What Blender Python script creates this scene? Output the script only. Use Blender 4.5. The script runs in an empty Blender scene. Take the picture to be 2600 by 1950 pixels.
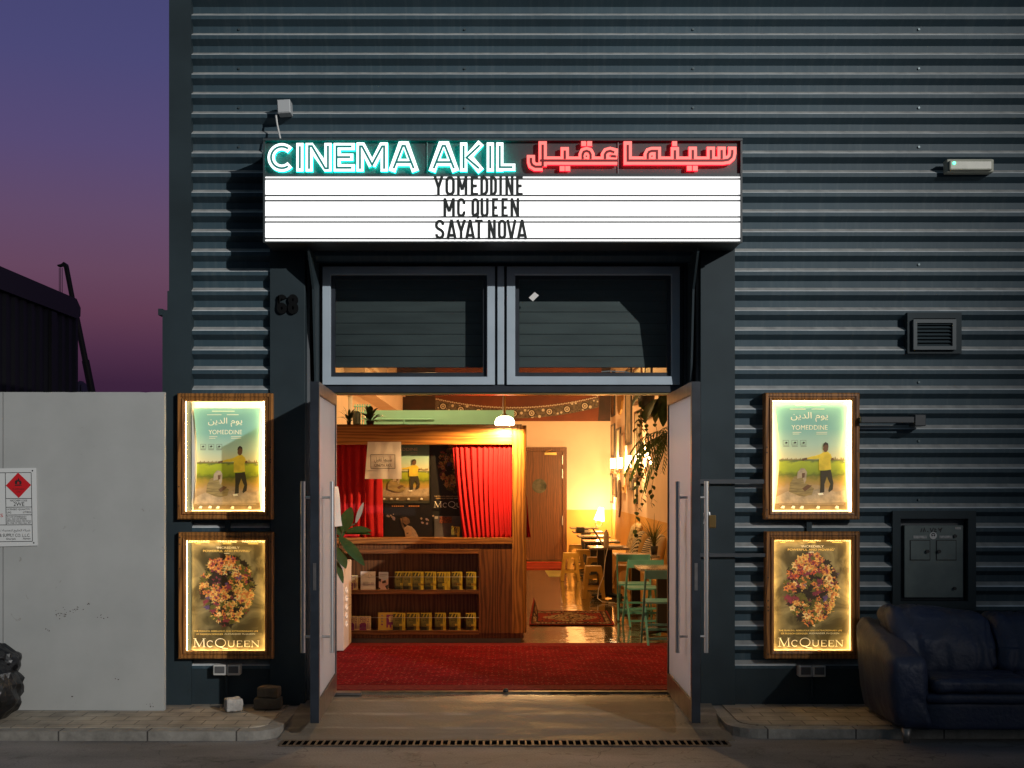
import bpy, bmesh, math, random
from mathutils import Vector, Matrix, noise
R = math.radians
SC = bpy.context.scene
COL = SC.collection
# ------------------------------------------------------------------ camera
FPX, CX, CY, EYE = 3170.0, 1278.0, 1222.0, 1.69
def PX(px, d): return (px - CX) / FPX * d            # a point at distance d in front of the lens
def PZ(py, d): return EYE - (py - CY) / FPX * d
cam_d = bpy.data.cameras.new('camera'); cam = bpy.data.objects.new('camera', cam_d); COL.objects.link(cam)
cam.location = (0, -10, EYE); cam.rotation_euler = (R(90), 0, 0)
cam_d.sensor_width = 36; cam_d.lens = FPX / 2600 * 36
cam_d.shift_x = 22 / 2600; cam_d.shift_y = 247 / 2600
cam_d.clip_start = .1; cam_d.clip_end = 5000
SC.camera = cam
# ------------------------------------------------------------------ sky, key light, exposure
def lin(c):
    return tuple(((v / 255) / 12.92 if v / 255 <= .04045 else ((v / 255 + .055) / 1.055) ** 2.4) for v in c[:3]) + (1,)
LDIR = Vector((-.75, 1, -.40)).normalized()
W = bpy.data.worlds.new('World'); SC.world = W; W.use_nodes = True
nt = W.node_tree; nt.nodes.clear()
wo = nt.nodes.new('ShaderNodeOutputWorld'); bg = nt.nodes.new('ShaderNodeBackground'); nt.links.new(bg.outputs[0], wo.inputs[0])
tc = nt.nodes.new('ShaderNodeTexCoord'); sx = nt.nodes.new('ShaderNodeSeparateXYZ'); nt.links.new(tc.outputs['Generated'], sx.inputs[0])
rp = nt.nodes.new('ShaderNodeValToRGB'); nt.links.new(sx.outputs[2], rp.inputs[0])
stops = [(0, (50, 30, 54)), (.075, (60, 35, 60)), (.10, (78, 47, 72)), (.128, (96, 60, 82)), (.16, (101, 70, 94)), (.20, (97, 74, 105)),
         (.25, (86, 74, 116)), (.31, (74, 72, 118)), (.38, (66, 68, 114)), (1, (46, 56, 96))]
el = rp.color_ramp.elements
el[0].position, el[0].color = stops[0][0], lin(stops[0][1]); el[1].position, el[1].color = 1, lin(stops[-1][1])
for p, c in stops[1:-1]:
    e = el.new(p); e.color = lin(c)
sk = nt.nodes.new('ShaderNodeTexSky'); sk.sky_type = 'NISHITA'; sk.sun_disc = False
sk.sun_elevation = R(-4); sk.sun_rotation = math.atan2(-LDIR.x, -LDIR.y)
sc_ = nt.nodes.new('ShaderNodeVectorMath'); sc_.operation = 'SCALE'; sc_.inputs['Scale'].default_value = .05
nt.links.new(sk.outputs[0], sc_.inputs[0])
ad = nt.nodes.new('ShaderNodeVectorMath'); ad.operation = 'ADD'
sd = nt.nodes.new('ShaderNodeMapRange'); sd.interpolation_type = 'SMOOTHSTEP'; sd.inputs[1].default_value = .45; sd.inputs[2].default_value = -.35; nt.links.new(sx.outputs[1], sd.inputs[0])
mxs = nt.nodes.new('ShaderNodeMixRGB'); mxs.inputs[2].default_value = (.036, .058, .078, 1)
nt.links.new(sd.outputs[0], mxs.inputs[0]); nt.links.new(rp.outputs[0], mxs.inputs[1]); nt.links.new(mxs.outputs[0], ad.inputs[0]); nt.links.new(sc_.outputs[0], ad.inputs[1]); nt.links.new(ad.outputs[0], bg.inputs[0])
bg.inputs[1].default_value = 1.0
# dusk glow of the sky's bright side, and the street floodlight across the road that throws the hard shadows
sun_d = bpy.data.lights.new('dusk_sun', 'SUN'); sun = bpy.data.objects.new('dusk_sun', sun_d); COL.objects.link(sun)
sun_d.energy = .10; sun_d.angle = R(25); sun_d.color = (1, .86, .80); sun.rotation_euler = LDIR.to_track_quat('-Z', 'Y').to_euler()
fl_d = bpy.data.lights.new('street_floodlight', 'SPOT'); fl_o = bpy.data.objects.new('street_floodlight', fl_d); COL.objects.link(fl_o)
fl_o.location = (17.1, -23.2, 11.8); fl_d.energy = 27000; fl_d.color = (1, .975, .94); fl_d.shadow_soft_size = .12
fl_d.spot_size = R(25.8); fl_d.spot_blend = .88
fl_o.rotation_euler = (Vector((-1.9, -.3, 4.6)) - fl_o.location).to_track_quat('-Z', 'Y').to_euler()
SC.view_settings.view_transform = 'Standard'; SC.view_settings.look = 'None'
SC.view_settings.exposure = 0; SC.view_settings.gamma = 1
SC.render.engine = 'CYCLES'
SC.cycles.max_bounces = 8; SC.cycles.transparent_max_bounces = 12
SC.cycles.use_denoising = True
SC.cycles.sample_clamp_indirect = 4
# ------------------------------------------------------------------ materials
MATS = {}
def nn(nt, t, **k):
    n = nt.nodes.new(t)
    for a, v in k.items(): setattr(n, a, v)
    return n
def mat(name, col, rough=.5, metal=0., spec=.5, var=0., vs=6., col2=None, bump=0., bs=60., stretch=(1, 1, 1), coat=0., rvar=0., detail=4.):
    """Principled paint whose colour wanders between col and col2 with a noise, and a fine bump."""
    if name in MATS: return MATS[name]
    m = bpy.data.materials.new(name); m.use_nodes = True; nt = m.node_tree
    b = nt.nodes['Principled BSDF']
    b.inputs['Roughness'].default_value = rough; b.inputs['Metallic'].default_value = metal
    b.inputs['Specular IOR Level'].default_value = spec; b.inputs['Coat Weight'].default_value = coat
    c = tuple(col[:3]) + (1,); b.inputs['Base Color'].default_value = c
    m.diffuse_color = c
    tc = nn(nt, 'ShaderNodeTexCoord'); mp = nn(nt, 'ShaderNodeMapping'); mp.inputs['Scale'].default_value = stretch
    nt.links.new(tc.outputs['Object'], mp.inputs[0])
    if var or col2 is not None:
        c2 = tuple(col2[:3]) + (1,) if col2 is not None else tuple(max(0, v * (1 - var)) for v in col[:3]) + (1,)
        nz = nn(nt, 'ShaderNodeTexNoise'); nz.inputs['Scale'].default_value = vs; nz.inputs['Detail'].default_value = detail
        nt.links.new(mp.outputs[0], nz.inputs[0])
        r = nn(nt, 'ShaderNodeValToRGB'); r.color_ramp.elements[0].position = .35; r.color_ramp.elements[1].position = .68
        r.color_ramp.elements[0].color = c; r.color_ramp.elements[1].color = c2
        nt.links.new(nz.outputs[0], r.inputs[0]); nt.links.new(r.outputs[0], b.inputs['Base Color'])
        if rvar:
            mr = nn(nt, 'ShaderNodeMapRange'); mr.inputs[3].default_value = rough; mr.inputs[4].default_value = rough + rvar
            nt.links.new(nz.outputs[0], mr.inputs[0]); nt.links.new(mr.outputs[0], b.inputs['Roughness'])
    if bump:
        n2 = nn(nt, 'ShaderNodeTexNoise'); n2.inputs['Scale'].default_value = bs; n2.inputs['Detail'].default_value = 6
        nt.links.new(mp.outputs[0], n2.inputs[0])
        bp = nn(nt, 'ShaderNodeBump'); bp.inputs['Strength'].default_value = bump; bp.inputs['Distance'].default_value = .01
        nt.links.new(n2.outputs[0], bp.inputs['Height']); nt.links.new(bp.outputs[0], b.inputs['Normal'])
    MATS[name] = m
    return m
def emit(name, col, s):
    if name in MATS: return MATS[name]
    m = bpy.data.materials.new(name); m.use_nodes = True; nt = m.node_tree
    b = nt.nodes['Principled BSDF']; b.inputs['Base Color'].default_value = tuple(col) + (1,)
    b.inputs['Emission Color'].default_value = tuple(col) + (1,); b.inputs['Emission Strength'].default_value = s
    MATS[name] = m; return m
def wood(name, c1, c2, axis='z', rough=.38, scale=9., dist=5.):
    if name in MATS: return MATS[name]
    m = bpy.data.materials.new(name); m.use_nodes = True; nt = m.node_tree
    b = nt.nodes['Principled BSDF']; b.inputs['Roughness'].default_value = rough
    tc = nn(nt, 'ShaderNodeTexCoord'); mp = nn(nt, 'ShaderNodeMapping')
    mp.inputs['Scale'].default_value = {'z': (1, 1, .12), 'x': (.10, 1, 1)}[axis]
    nt.links.new(tc.outputs['Object'], mp.inputs[0])
    nz = nn(nt, 'ShaderNodeTexNoise'); nz.inputs['Scale'].default_value = scale; nz.inputs['Detail'].default_value = 7; nz.inputs['Distortion'].default_value = .6
    nt.links.new(mp.outputs[0], nz.inputs[0])
    wv = nn(nt, 'ShaderNodeTexWave', wave_type='BANDS', bands_direction='X' if axis == 'z' else 'Z')
    wv.inputs['Scale'].default_value = scale * .9; wv.inputs['Distortion'].default_value = dist * 2.2; wv.inputs['Detail'].default_value = 3; wv.inputs['Detail Scale'].default_value = 1.2
    nt.links.new(mp.outputs[0], wv.inputs[0])
    mx = nn(nt, 'ShaderNodeMath', operation='MULTIPLY_ADD'); mx.inputs[1].default_value = .45
    nt.links.new(wv.outputs['Fac'], mx.inputs[0])
    ms = nn(nt, 'ShaderNodeMath', operation='MULTIPLY'); ms.inputs[1].default_value = .6
    nt.links.new(nz.outputs[0], ms.inputs[0]); nt.links.new(ms.outputs[0], mx.inputs[2])
    r = nn(nt, 'ShaderNodeValToRGB'); r.color_ramp.elements[0].position = .25; r.color_ramp.elements[1].position = .72
    r.color_ramp.elements[0].color = tuple(c2) + (1,); r.color_ramp.elements[1].color = tuple(c1) + (1,)
    nt.links.new(mx.outputs[0], r.inputs[0]); nt.links.new(r.outputs[0], b.inputs['Base Color'])
    bp = nn(nt, 'ShaderNodeBump'); bp.inputs['Strength'].default_value = .15; bp.inputs['Distance'].default_value = .004
    nt.links.new(mx.outputs[0], bp.inputs['Height']); nt.links.new(bp.outputs[0], b.inputs['Normal'])
    MATS[name] = m; return m
def custom(name, fn):
    if name in MATS: return MATS[name]
    m = bpy.data.materials.new(name); m.use_nodes = True
    fn(m.node_tree, m.node_tree.nodes['Principled BSDF'], m.node_tree.nodes['Material Output'])
    MATS[name] = m; return m
# ------------------------------------------------------------------ mesh builder
_txt = {}
def glyphs(s):
    """outline of a string as flat mesh data, cached"""
    if s in _txt: return _txt[s]
    c = bpy.data.curves.new('t', 'FONT'); c.body = s; c.size = 1; c.resolution_u = 3
    o = bpy.data.objects.new('t', c); COL.objects.link(o)
    dg = bpy.context.evaluated_depsgraph_get()
    me = bpy.data.meshes.new_from_object(o.evaluated_get(dg))
    vs = [(v.co.x, v.co.y) for v in me.vertices]; fs = [tuple(p.vertices) for p in me.polygons]
    bpy.data.objects.remove(o); bpy.data.curves.remove(c); bpy.data.meshes.remove(me)
    _txt[s] = (vs, fs); return _txt[s]
class MB:
    def __init__(s): s.v = []; s.f = []; s.m = []; s.sm = []
    def add(s, vs, fs, m=0, smooth=False):
        o = len(s.v); s.v += [tuple(v) for v in vs]
        for f in fs: s.f.append(tuple(i + o for i in f)); s.m.append(m); s.sm.append(smooth)
        return s
    def quad(s, a, b, c, d, m=0): return s.add([a, b, c, d], [(0, 1, 2, 3)], m)
    def box(s, x0, x1, y0, y1, z0, z1, m=0):
        v = [(x, y, z) for x in (x0, x1) for y in (y0, y1) for z in (z0, z1)]
        return s.add(v, [(0, 1, 3, 2), (4, 6, 7, 5), (0, 4, 5, 1), (2, 3, 7, 6), (0, 2, 6, 4), (1, 5, 7, 3)], m)
    def plate(s, pts, y, m=0, t=0.):
        """flat polygon (x, z) facing the street at depth y, optionally t thick"""
        n = len(pts)
        if not t: return s.add([(x, y, z) for x, z in pts], [tuple(range(n))], m)
        return s.add([(x, y, z) for x, z in pts] + [(x, y + t, z) for x, z in pts],
                     [tuple(range(n)), tuple(range(2 * n - 1, n - 1, -1))] + [(i, i + n, (i + 1) % n + n, (i + 1) % n) for i in range(n)], m)
    def prism_x(s, pts, x0, x1, m=0):
        """polygon (y, z) extruded along x"""
        n = len(pts)
        return s.add([(x0, y, z) for y, z in pts] + [(x1, y, z) for y, z in pts],
                     [tuple(range(n)), tuple(range(2 * n - 1, n - 1, -1))] + [(i, i + n, (i + 1) % n + n, (i + 1) % n) for i in range(n)], m)
    def prism_z(s, pts, z0, z1, m=0, m_top=None):
        n = len(pts)
        s.add([(x, y, z0) for x, y in pts] + [(x, y, z1) for x, y in pts], [(i, (i + 1) % n, (i + 1) % n + n, i + n) for i in range(n)], m)
        s.add([(x, y, z0) for x, y in pts], [tuple(range(n - 1, -1, -1))], m)
        return s.add([(x, y, z1) for x, y in pts], [tuple(range(n))], m if m_top is None else m_top)
    def tube(s, pts, r, m=0, n=10, cap=True):
        pts = [Vector(p) for p in pts]; rr = r if isinstance(r, (list, tuple)) else [r] * len(pts)
        vs = []; fs = []
        up = Vector((0, 0, 1))
        for i, p in enumerate(pts):
            t = (pts[min(i + 1, len(pts) - 1)] - pts[max(i - 1, 0)]).normalized()
            a = t.cross(up)
            if a.length < .05: a = t.cross(Vector((1, 0, 0)))
            a.normalize(); b = t.cross(a)
            for k in range(n):
                an = 2 * math.pi * k / n
                vs.append(p + (a * math.cos(an) + b * math.sin(an)) * rr[i])
        for i in range(len(pts) - 1):
            for k in range(n):
                fs.append((i * n + k, i * n + (k + 1) % n, (i + 1) * n + (k + 1) % n, (i + 1) * n + k))
        s.add(vs, fs, m, True)
        if cap:
            s.add(vs[:n], [tuple(range(n))], m); s.add(vs[-n:], [tuple(range(n - 1, -1, -1))], m)
        return s
    def lathe(s, prof, cx, cy, m=0, n=20, a0=0.):
        """(radius, z) profile turned about the upright through (cx, cy)"""
        vs = [(cx + r * math.cos(a0 + 2 * math.pi * k / n), cy + r * math.sin(a0 + 2 * math.pi * k / n), z) for r, z in prof for k in range(n)]
        fs = [(i * n + k, i * n + (k + 1) % n, (i + 1) * n + (k + 1) % n, (i + 1) * n + k) for i in range(len(prof) - 1) for k in range(n)]
        return s.add(vs, fs, m, True)
    def disc(s, cx, cz, r, y, m=0, n=20, rx=None, th=0.):
        rx = rx or r
        p = []
        for k in range(n):
            a = 2 * math.pi * k / n; u, w = rx * math.cos(a), r * math.sin(a)
            p.append((cx + u * math.cos(th) - w * math.sin(th), cz + u * math.sin(th) + w * math.cos(th)))
        return s.plate(p, y, m)
    def cyl_y(s, cx, cz, r, y0, y1, m=0, n=16):
        return s.plate([(cx + r * math.cos(2 * math.pi * k / n), cz + r * math.sin(2 * math.pi * k / n)) for k in range(n)], y0, m, y1 - y0)
    def text(s, t, x0, x1, z0, z1, y, m=0, th=0.):
        """string fitted to the box x0..x1, z0..z1 on the plane y"""
        vs, fs = glyphs(t)
        if not vs: return s
        ax, bx = min(v[0] for v in vs), max(v[0] for v in vs); az, bz = min(v[1] for v in vs), max(v[1] for v in vs)
        g = lambda v: (x0 + (v[0] - ax) / max(bx - ax, 1e-6) * (x1 - x0), z0 + (v[1] - az) / max(bz - az, 1e-6) * (z1 - z0))
        p = [g(v) for v in vs]
        s.add([(x, y, z) for x, z in p], fs, m)
        if th:
            cnt = {}
            for f in fs:
                for a, b in zip(f, f[1:] + f[:1]): cnt[(min(a, b), max(a, b))] = cnt.get((min(a, b), max(a, b)), 0) + 1
            ed = [e for e, c in cnt.items() if c == 1]
            q = [(x, y, z) for x, z in p] + [(x, y + th, z) for x, z in p]; n = len(p)
            s.add(q, [(a, b, b + n, a + n) for a, b in ed], m)
        return s
    def stroke(s, pts, hw, y, th=0., m=0, closed=False, ms=None):
        """constant width band along (x, z) points, mitred, th thick"""
        n = len(pts); P = [Vector(p) for p in pts]; L = []; Rr = []
        for i in range(n):
            a = P[i - 1] if (i or closed) else None; b = P[(i + 1) % n] if (i < n - 1 or closed) else None
            d1 = (P[i] - a).normalized() if a is not None else None; d2 = (b - P[i]).normalized() if b is not None else None
            if d1 is None: d1 = d2
            if d2 is None: d2 = d1
            n1 = Vector((-d1.y, d1.x)); n2 = Vector((-d2.y, d2.x)); q = n1 + n2
            q = q.normalized() if q.length > 1e-4 else n1
            k = min(1 / max(q.dot(n1), .35), 2.2)
            L.append(P[i] + q * hw * k); Rr.append(P[i] - q * hw * k)
        rng = range(n if closed else n - 1)
        v = [(p.x, y, p.y) for p in L] + [(p.x, y, p.y) for p in Rr]
        fs = [(i, (i + 1) % n, (i + 1) % n + n, i + n) for i in rng]
        nf = len(fs)
        if th:
            v += [(p.x, y + th, p.y) for p in L] + [(p.x, y + th, p.y) for p in Rr]
            for i in rng:
                j = (i + 1) % n
                fs += [(i, j, j + 2 * n, i + 2 * n), (i + n, j + n, j + 3 * n, i + 3 * n)]
            if not closed: fs += [(0, n, 3 * n, 2 * n), (n - 1, 2 * n - 1, 4 * n - 1, 3 * n - 1)]
        s.add(v, fs, m)
        if ms is not None:
            for i in range(len(s.m) - len(fs) + nf, len(s.m)): s.m[i] = ms
        return s
    def ring(s, x0, x1, z0, z1, prof, m=0):
        """picture-frame moulding: prof is a list of (inset, y)"""
        vs = []
        for i, y in prof: vs += [(x0 + i, y, z0 + i), (x1 - i, y, z0 + i), (x1 - i, y, z1 - i), (x0 + i, y, z1 - i)]
        fs = [(a * 4 + k, a * 4 + (k + 1) % 4, (a + 1) * 4 + (k + 1) % 4, (a + 1) * 4 + k) for a in range(len(prof) - 1) for k in range(4)]
        return s.add(vs, fs, m)
    def rot_y(s, deg, cx, cz, start=0):
        c, q = math.cos(R(deg)), math.sin(R(deg))
        for i in range(start, len(s.v)):
            x, y, z = s.v[i]; s.v[i] = (cx + (x - cx) * c + (z - cz) * q, y, cz - (x - cx) * q + (z - cz) * c)
        return s
    def warp(s, fn, start=0):
        for i in range(start, len(s.v)): s.v[i] = tuple(fn(*s.v[i]))
        return s
    def pillow(s, x0, x1, y0, y1, z0, z1, r, n=10, puff=0., m=0, wr=0., ws=6., seed=0., crease=0.):
        """soft rounded block: a cube grid pushed to rounded corners, its faces bulged and wrinkled"""
        c = Vector(((x0 + x1) / 2, (y0 + y1) / 2, (z0 + z1) / 2)); h = Vector(((x1 - x0) / 2, (y1 - y0) / 2, (z1 - z0) / 2))
        r = min(r, h.x, h.y, h.z) * .999
        idx = {}; vs = []; fs = []
        def vert(i, j, k):
            if (i, j, k) in idx: return idx[(i, j, k)]
            u = Vector((2 * i / n - 1, 2 * j / n - 1, 2 * k / n - 1))
            p = Vector((u.x * h.x, u.y * h.y, u.z * h.z))
            q = Vector((max(-h.x + r, min(h.x - r, p.x)), max(-h.y + r, min(h.y - r, p.y)), max(-h.z + r, min(h.z - r, p.z))))
            d = p - q
            nrm = d.normalized() if d.length > 1e-6 else Vector((0, 0, 0))
            p2 = q + nrm * min(r, max(abs(d.x), abs(d.y), abs(d.z)) if d.length else 0)
            if d.length <= 1e-6: p2 = p
            b = puff * (1 - u.x ** 2 if abs(u.x) < 1 else 0) * 1.0
            ax = [1 - u.x ** 2, 1 - u.y ** 2, 1 - u.z ** 2]
            for a in range(3):
                o = [t for t in range(3) if t != a]
                p2[a] += puff * (1 if u[a] > 0 else -1) * (abs(u[a]) ** 4) * ax[o[0]] * ax[o[1]]
            if wr:
                w = noise.noise((p2 + c) * ws + Vector((seed, seed * 2, 0))) + .5 * noise.noise((p2 + c) * ws * 2.3 + Vector((0, seed, 3)))
                if crease: w -= crease * max(0, .16 - abs(noise.noise(Vector(((p2 + c).x * 5.2, (p2 + c).y * 5.2, (p2 + c).z * 2.4)) + Vector((seed, 7, seed))))) / .16
                p2 += (nrm if nrm.length > .5 else Vector((0, -1, 0))) * w * wr
            idx[(i, j, k)] = len(vs); vs.append(p2 + c); return idx[(i, j, k)]
        for a in range(n):
            for b in range(n):
                fs.append((vert(a, b, 0), vert(a, b + 1, 0), vert(a + 1, b + 1, 0), vert(a + 1, b, 0)))
                fs.append((vert(a, b, n), vert(a + 1, b, n), vert(a + 1, b + 1, n), vert(a, b + 1, n)))
                fs.append((vert(a, 0, b), vert(a + 1, 0, b), vert(a + 1, 0, b + 1), vert(a, 0, b + 1)))
                fs.append((vert(a, n, b), vert(a, n, b + 1), vert(a + 1, n, b + 1), vert(a + 1, n, b)))
                fs.append((vert(0, a, b), vert(0, a, b + 1), vert(0, a + 1, b + 1), vert(0, a + 1, b)))
                fs.append((vert(n, a, b), vert(n, a + 1, b), vert(n, a + 1, b + 1), vert(n, a, b + 1)))
        return s.add(vs, fs, m, True)
    def leaf(s, base, d, length, width, droop=.3, m=0, n=5, up=None, fold=.15):
        """blade with a midrib, bending down towards its tip"""
        p = Vector(base); d = Vector(d).normalized(); vs = []; fs = []
        for i in range(n + 1):
            t = i / n
            side = d.cross(Vector((0, 0, 1)) if up is None else up)
            if side.length < .05: side = d.cross(Vector((0, 1, 0)))
            side.normalize(); nr = side.cross(d)
            w = width * math.sin(math.pi * (t * .93 + .05)) ** .8 / 2
            vs += [p - side * w + nr * w * fold, p.copy(), p + side * w + nr * w * fold]
            p = p + d * (length / n); d = (d + Vector((0, 0, -droop / n * 2))).normalized()
        for i in range(n):
            for k in range(2): fs.append((i * 3 + k, i * 3 + k + 1, i * 3 + k + 4, i * 3 + k + 3))
        return s.add(vs, fs, m, True)
    def build(s, name, mats, parent=None, loc=None, bevel=0., subsurf=0, solid=0.):
        me = bpy.data.meshes.new(name)
        L = Vector((0, 0, 0)); p = parent
        if loc is not None: L = Vector(loc)
        while p is not None: L = L + p.location; p = p.parent
        me.from_pydata([tuple(Vector(v) - L) for v in s.v], [], s.f)
        for m in (mats if isinstance(mats, (list, tuple)) else [mats]): me.materials.append(m)
        me.polygons.foreach_set('material_index', s.m); me.polygons.foreach_set('use_smooth', s.sm)
        me.update()
        o = bpy.data.objects.new(name, me); COL.objects.link(o)
        if parent is not None: o.parent = parent
        if loc is not None: o.location = loc
        if solid:
            k = o.modifiers.new('solid', 'SOLIDIFY'); k.thickness = solid; k.offset = 0
        if bevel:
            k = o.modifiers.new('bevel', 'BEVEL'); k.width = bevel; k.segments = 2; k.limit_method = 'ANGLE'; k.angle_limit = R(50)
        if subsurf:
            k = o.modifiers.new('sub', 'SUBSURF'); k.levels = k.render_levels = subsurf
        return o
def fix_normals(o):
    bm = bmesh.new(); bm.from_mesh(o.data); bmesh.ops.remove_doubles(bm, verts=bm.verts, dist=1e-5)
    bmesh.ops.recalc_face_normals(bm, faces=bm.faces); bm.to_mesh(o.data); bm.free(); return o
def tag(o, label=None, cat=None, group=None, kind=None):
    for k, v in (('label', label), ('category', cat), ('group', group), ('kind', kind)):
        if v: o[k] = v
    return o
def thing(name, label, cat, loc=(0, 0, 0), group=None):
    o = bpy.data.objects.new(name, None); COL.objects.link(o); o.location = loc; o.empty_display_size = .1
    return tag(o, label, cat, group)
def dup(root, loc, label=None, rz=None):
    r = root.copy(); COL.objects.link(r); r.location = loc
    if rz is not None: r.rotation_euler = (0, 0, rz)
    if label: r['label'] = label
    for ch in list(root.children):
        c = ch.copy(); COL.objects.link(c); c.parent = r
        for g in ch.children:
            k = g.copy(); COL.objects.link(k); k.parent = c
    return r
def lamp(name, loc, watt, col, size=.04, parent=None):
    l = bpy.data.lights.new(name, 'POINT'); l.energy = watt; l.color = col; l.shadow_soft_size = size
    o = bpy.data.objects.new(name, l); COL.objects.link(o); o.location = loc
    if parent is not None: o.parent = parent; o.location = Vector(loc) - parent.location
    return o
def arc(cx, cz, r, a0, a1, n=10, rz=None):
    return [(cx + r * math.cos(R(a0 + (a1 - a0) * i / n)), cz + (rz or r) * math.sin(R(a0 + (a1 - a0) * i / n))) for i in range(n + 1)]
# Arabic: joined letter forms, laid out left to right
_AR = {'ا': (0xFE8D, 2), 'ب': (0xFE8F, 4), 'ة': (0xFE93, 2), 'ت': (0xFE95, 4), 'ج': (0xFE9D, 4), 'خ': (0xFEA5, 4), 'د': (0xFEA9, 2), 'ر': (0xFEAD, 2),
       'س': (0xFEB1, 4), 'ش': (0xFEB5, 4), 'ع': (0xFEC9, 4), 'ق': (0xFED5, 4), 'ك': (0xFED9, 4), 'ل': (0xFEDD, 4), 'م': (0xFEE1, 4), 'ن': (0xFEE5, 4),
       'و': (0xFEED, 2), 'ي': (0xFEF1, 4), 'ز': (0xFEAF, 2), 'غ': (0xFECD, 4)}
def arabic(s):
    out = []
    for w in s.split(' '):
        r = []
        for i, ch in enumerate(w):
            b, n = _AR[ch]; prev = i > 0 and _AR[w[i - 1]][1] == 4; nxt = i < len(w) - 1 and n == 4
            r.append(chr(b + ((3 if nxt else 1) if prev else (2 if nxt else 0))))
        out.append(''.join(r))
    return ' '.join(out)[::-1]
# ------------------------------------------------------------------ shared paints
slate = mat('slate_paint', (.062, .090, .104), .42, spec=.5, var=.35, vs=3, stretch=(.6, 1, 2.5), bump=.05, bs=30)
def ribs_fn(nt, b, out):                    # slate sheet, rain streaks running down it and scuffs
    tc = nn(nt, 'ShaderNodeTexCoord'); mp = nn(nt, 'ShaderNodeMapping'); mp.inputs['Scale'].default_value = (14, 1, .9)
    nt.links.new(tc.outputs['Object'], mp.inputs[0])
    nz = nn(nt, 'ShaderNodeTexNoise'); nz.inputs['Scale'].default_value = 2.2; nz.inputs['Detail'].default_value = 6; nt.links.new(mp.outputs[0], nz.inputs[0])
    r = nn(nt, 'ShaderNodeValToRGB'); e = r.color_ramp.elements; e[0].position = .5; e[1].position = .8
    e[0].color = (.046, .086, .112, 1); e[1].color = (.082, .122, .144, 1); nt.links.new(nz.outputs[0], r.inputs[0])
    n2 = nn(nt, 'ShaderNodeTexNoise'); n2.inputs['Scale'].default_value = 1.1; n2.inputs['Detail'].default_value = 3; nt.links.new(tc.outputs['Object'], n2.inputs[0])
    mx = nn(nt, 'ShaderNodeMixRGB', blend_type='MULTIPLY'); mx.inputs[0].default_value = .5
    nt.links.new(r.outputs[0], mx.inputs[1]); nt.links.new(n2.outputs[0], mx.inputs[2]); nt.links.new(mx.outputs[0], b.inputs['Base Color'])
    b.inputs['Roughness'].default_value = .55; b.inputs['Specular IOR Level'].default_value = .3
    bp = nn(nt, 'ShaderNodeBump'); bp.inputs['Strength'].default_value = .12; bp.inputs['Distance'].default_value = .02
    n3 = nn(nt, 'ShaderNodeTexNoise'); n3.inputs['Scale'].default_value = 3; nt.links.new(tc.outputs['Object'], n3.inputs[0])
    nt.links.new(n3.outputs[0], bp.inputs['Height']); nt.links.new(bp.outputs[0], b.inputs['Normal'])
ribs = custom('slate_cladding', ribs_fn)
dust = mat('dusty_ledge', (.38, .39, .38), .7, var=.45, vs=5, col2=(.25, .26, .26), stretch=(2.5, 1, 1), detail=8)
worn = mat('rib_edge_highlight', (.70, .75, .77), .45, var=.35, vs=3, stretch=(1.5, 1, 1), detail=8)  # bright highlight line at the rib bend, painted as a pale strip
trimp = mat('slate_trim', (.025, .040, .048), .6, spec=.25, var=.3, vs=2, bump=.06, bs=8)
navy = mat('dark_navy_frame', (.020, .026, .036), .4, var=.4, vs=8)
alu = mat('grey_aluminium', (.40, .48, .55), .4, spec=.5, var=.12, vs=4)
black = mat('black_paint', (.012, .012, .013), .45)
steel = mat('brushed_steel', (.72, .71, .70), .36, metal=1, var=.15, vs=30, stretch=(1, 1, .05))
dsteel = mat('dull_steel', (.30, .275, .265), .38, metal=.9, var=.35, vs=9)
white = mat('white_paint', (.72, .72, .70), .5, var=.08, vs=8)
cream = mat('cream_wall', (.84, .63, .48), .7, var=.08, vs=2)
ochre = mat('ochre_dado', (.72, .40, .10), .65, var=.08, vs=2)
brass = mat('brass', (.75, .50, .18), .28, metal=1)
wd_o = wood('honey_oak', (.46, .20, .045), (.20, .075, .016), 'x', .36)
wd_v = wood('oak_upright', (.42, .18, .04), (.17, .065, .014), 'z', .36)
wd_d = wood('dark_oak_upright', (.20, .075, .022), (.085, .030, .009), 'z', .4)
wd_dh = wood('dark_oak_shelf', (.22, .085, .024), (.10, .036, .011), 'x', .4)
wd_f = wood('frame_wood_upright', (.36, .15, .035), (.14, .055, .012), 'z', .4, 11)
wd_door = wood('interior_door_oak', (.165, .056, .016), (.085, .028, .008), 'z', .38)
teal = mat('teal_paint', (.30, .72, .66), .5, var=.1, vs=3)
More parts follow.
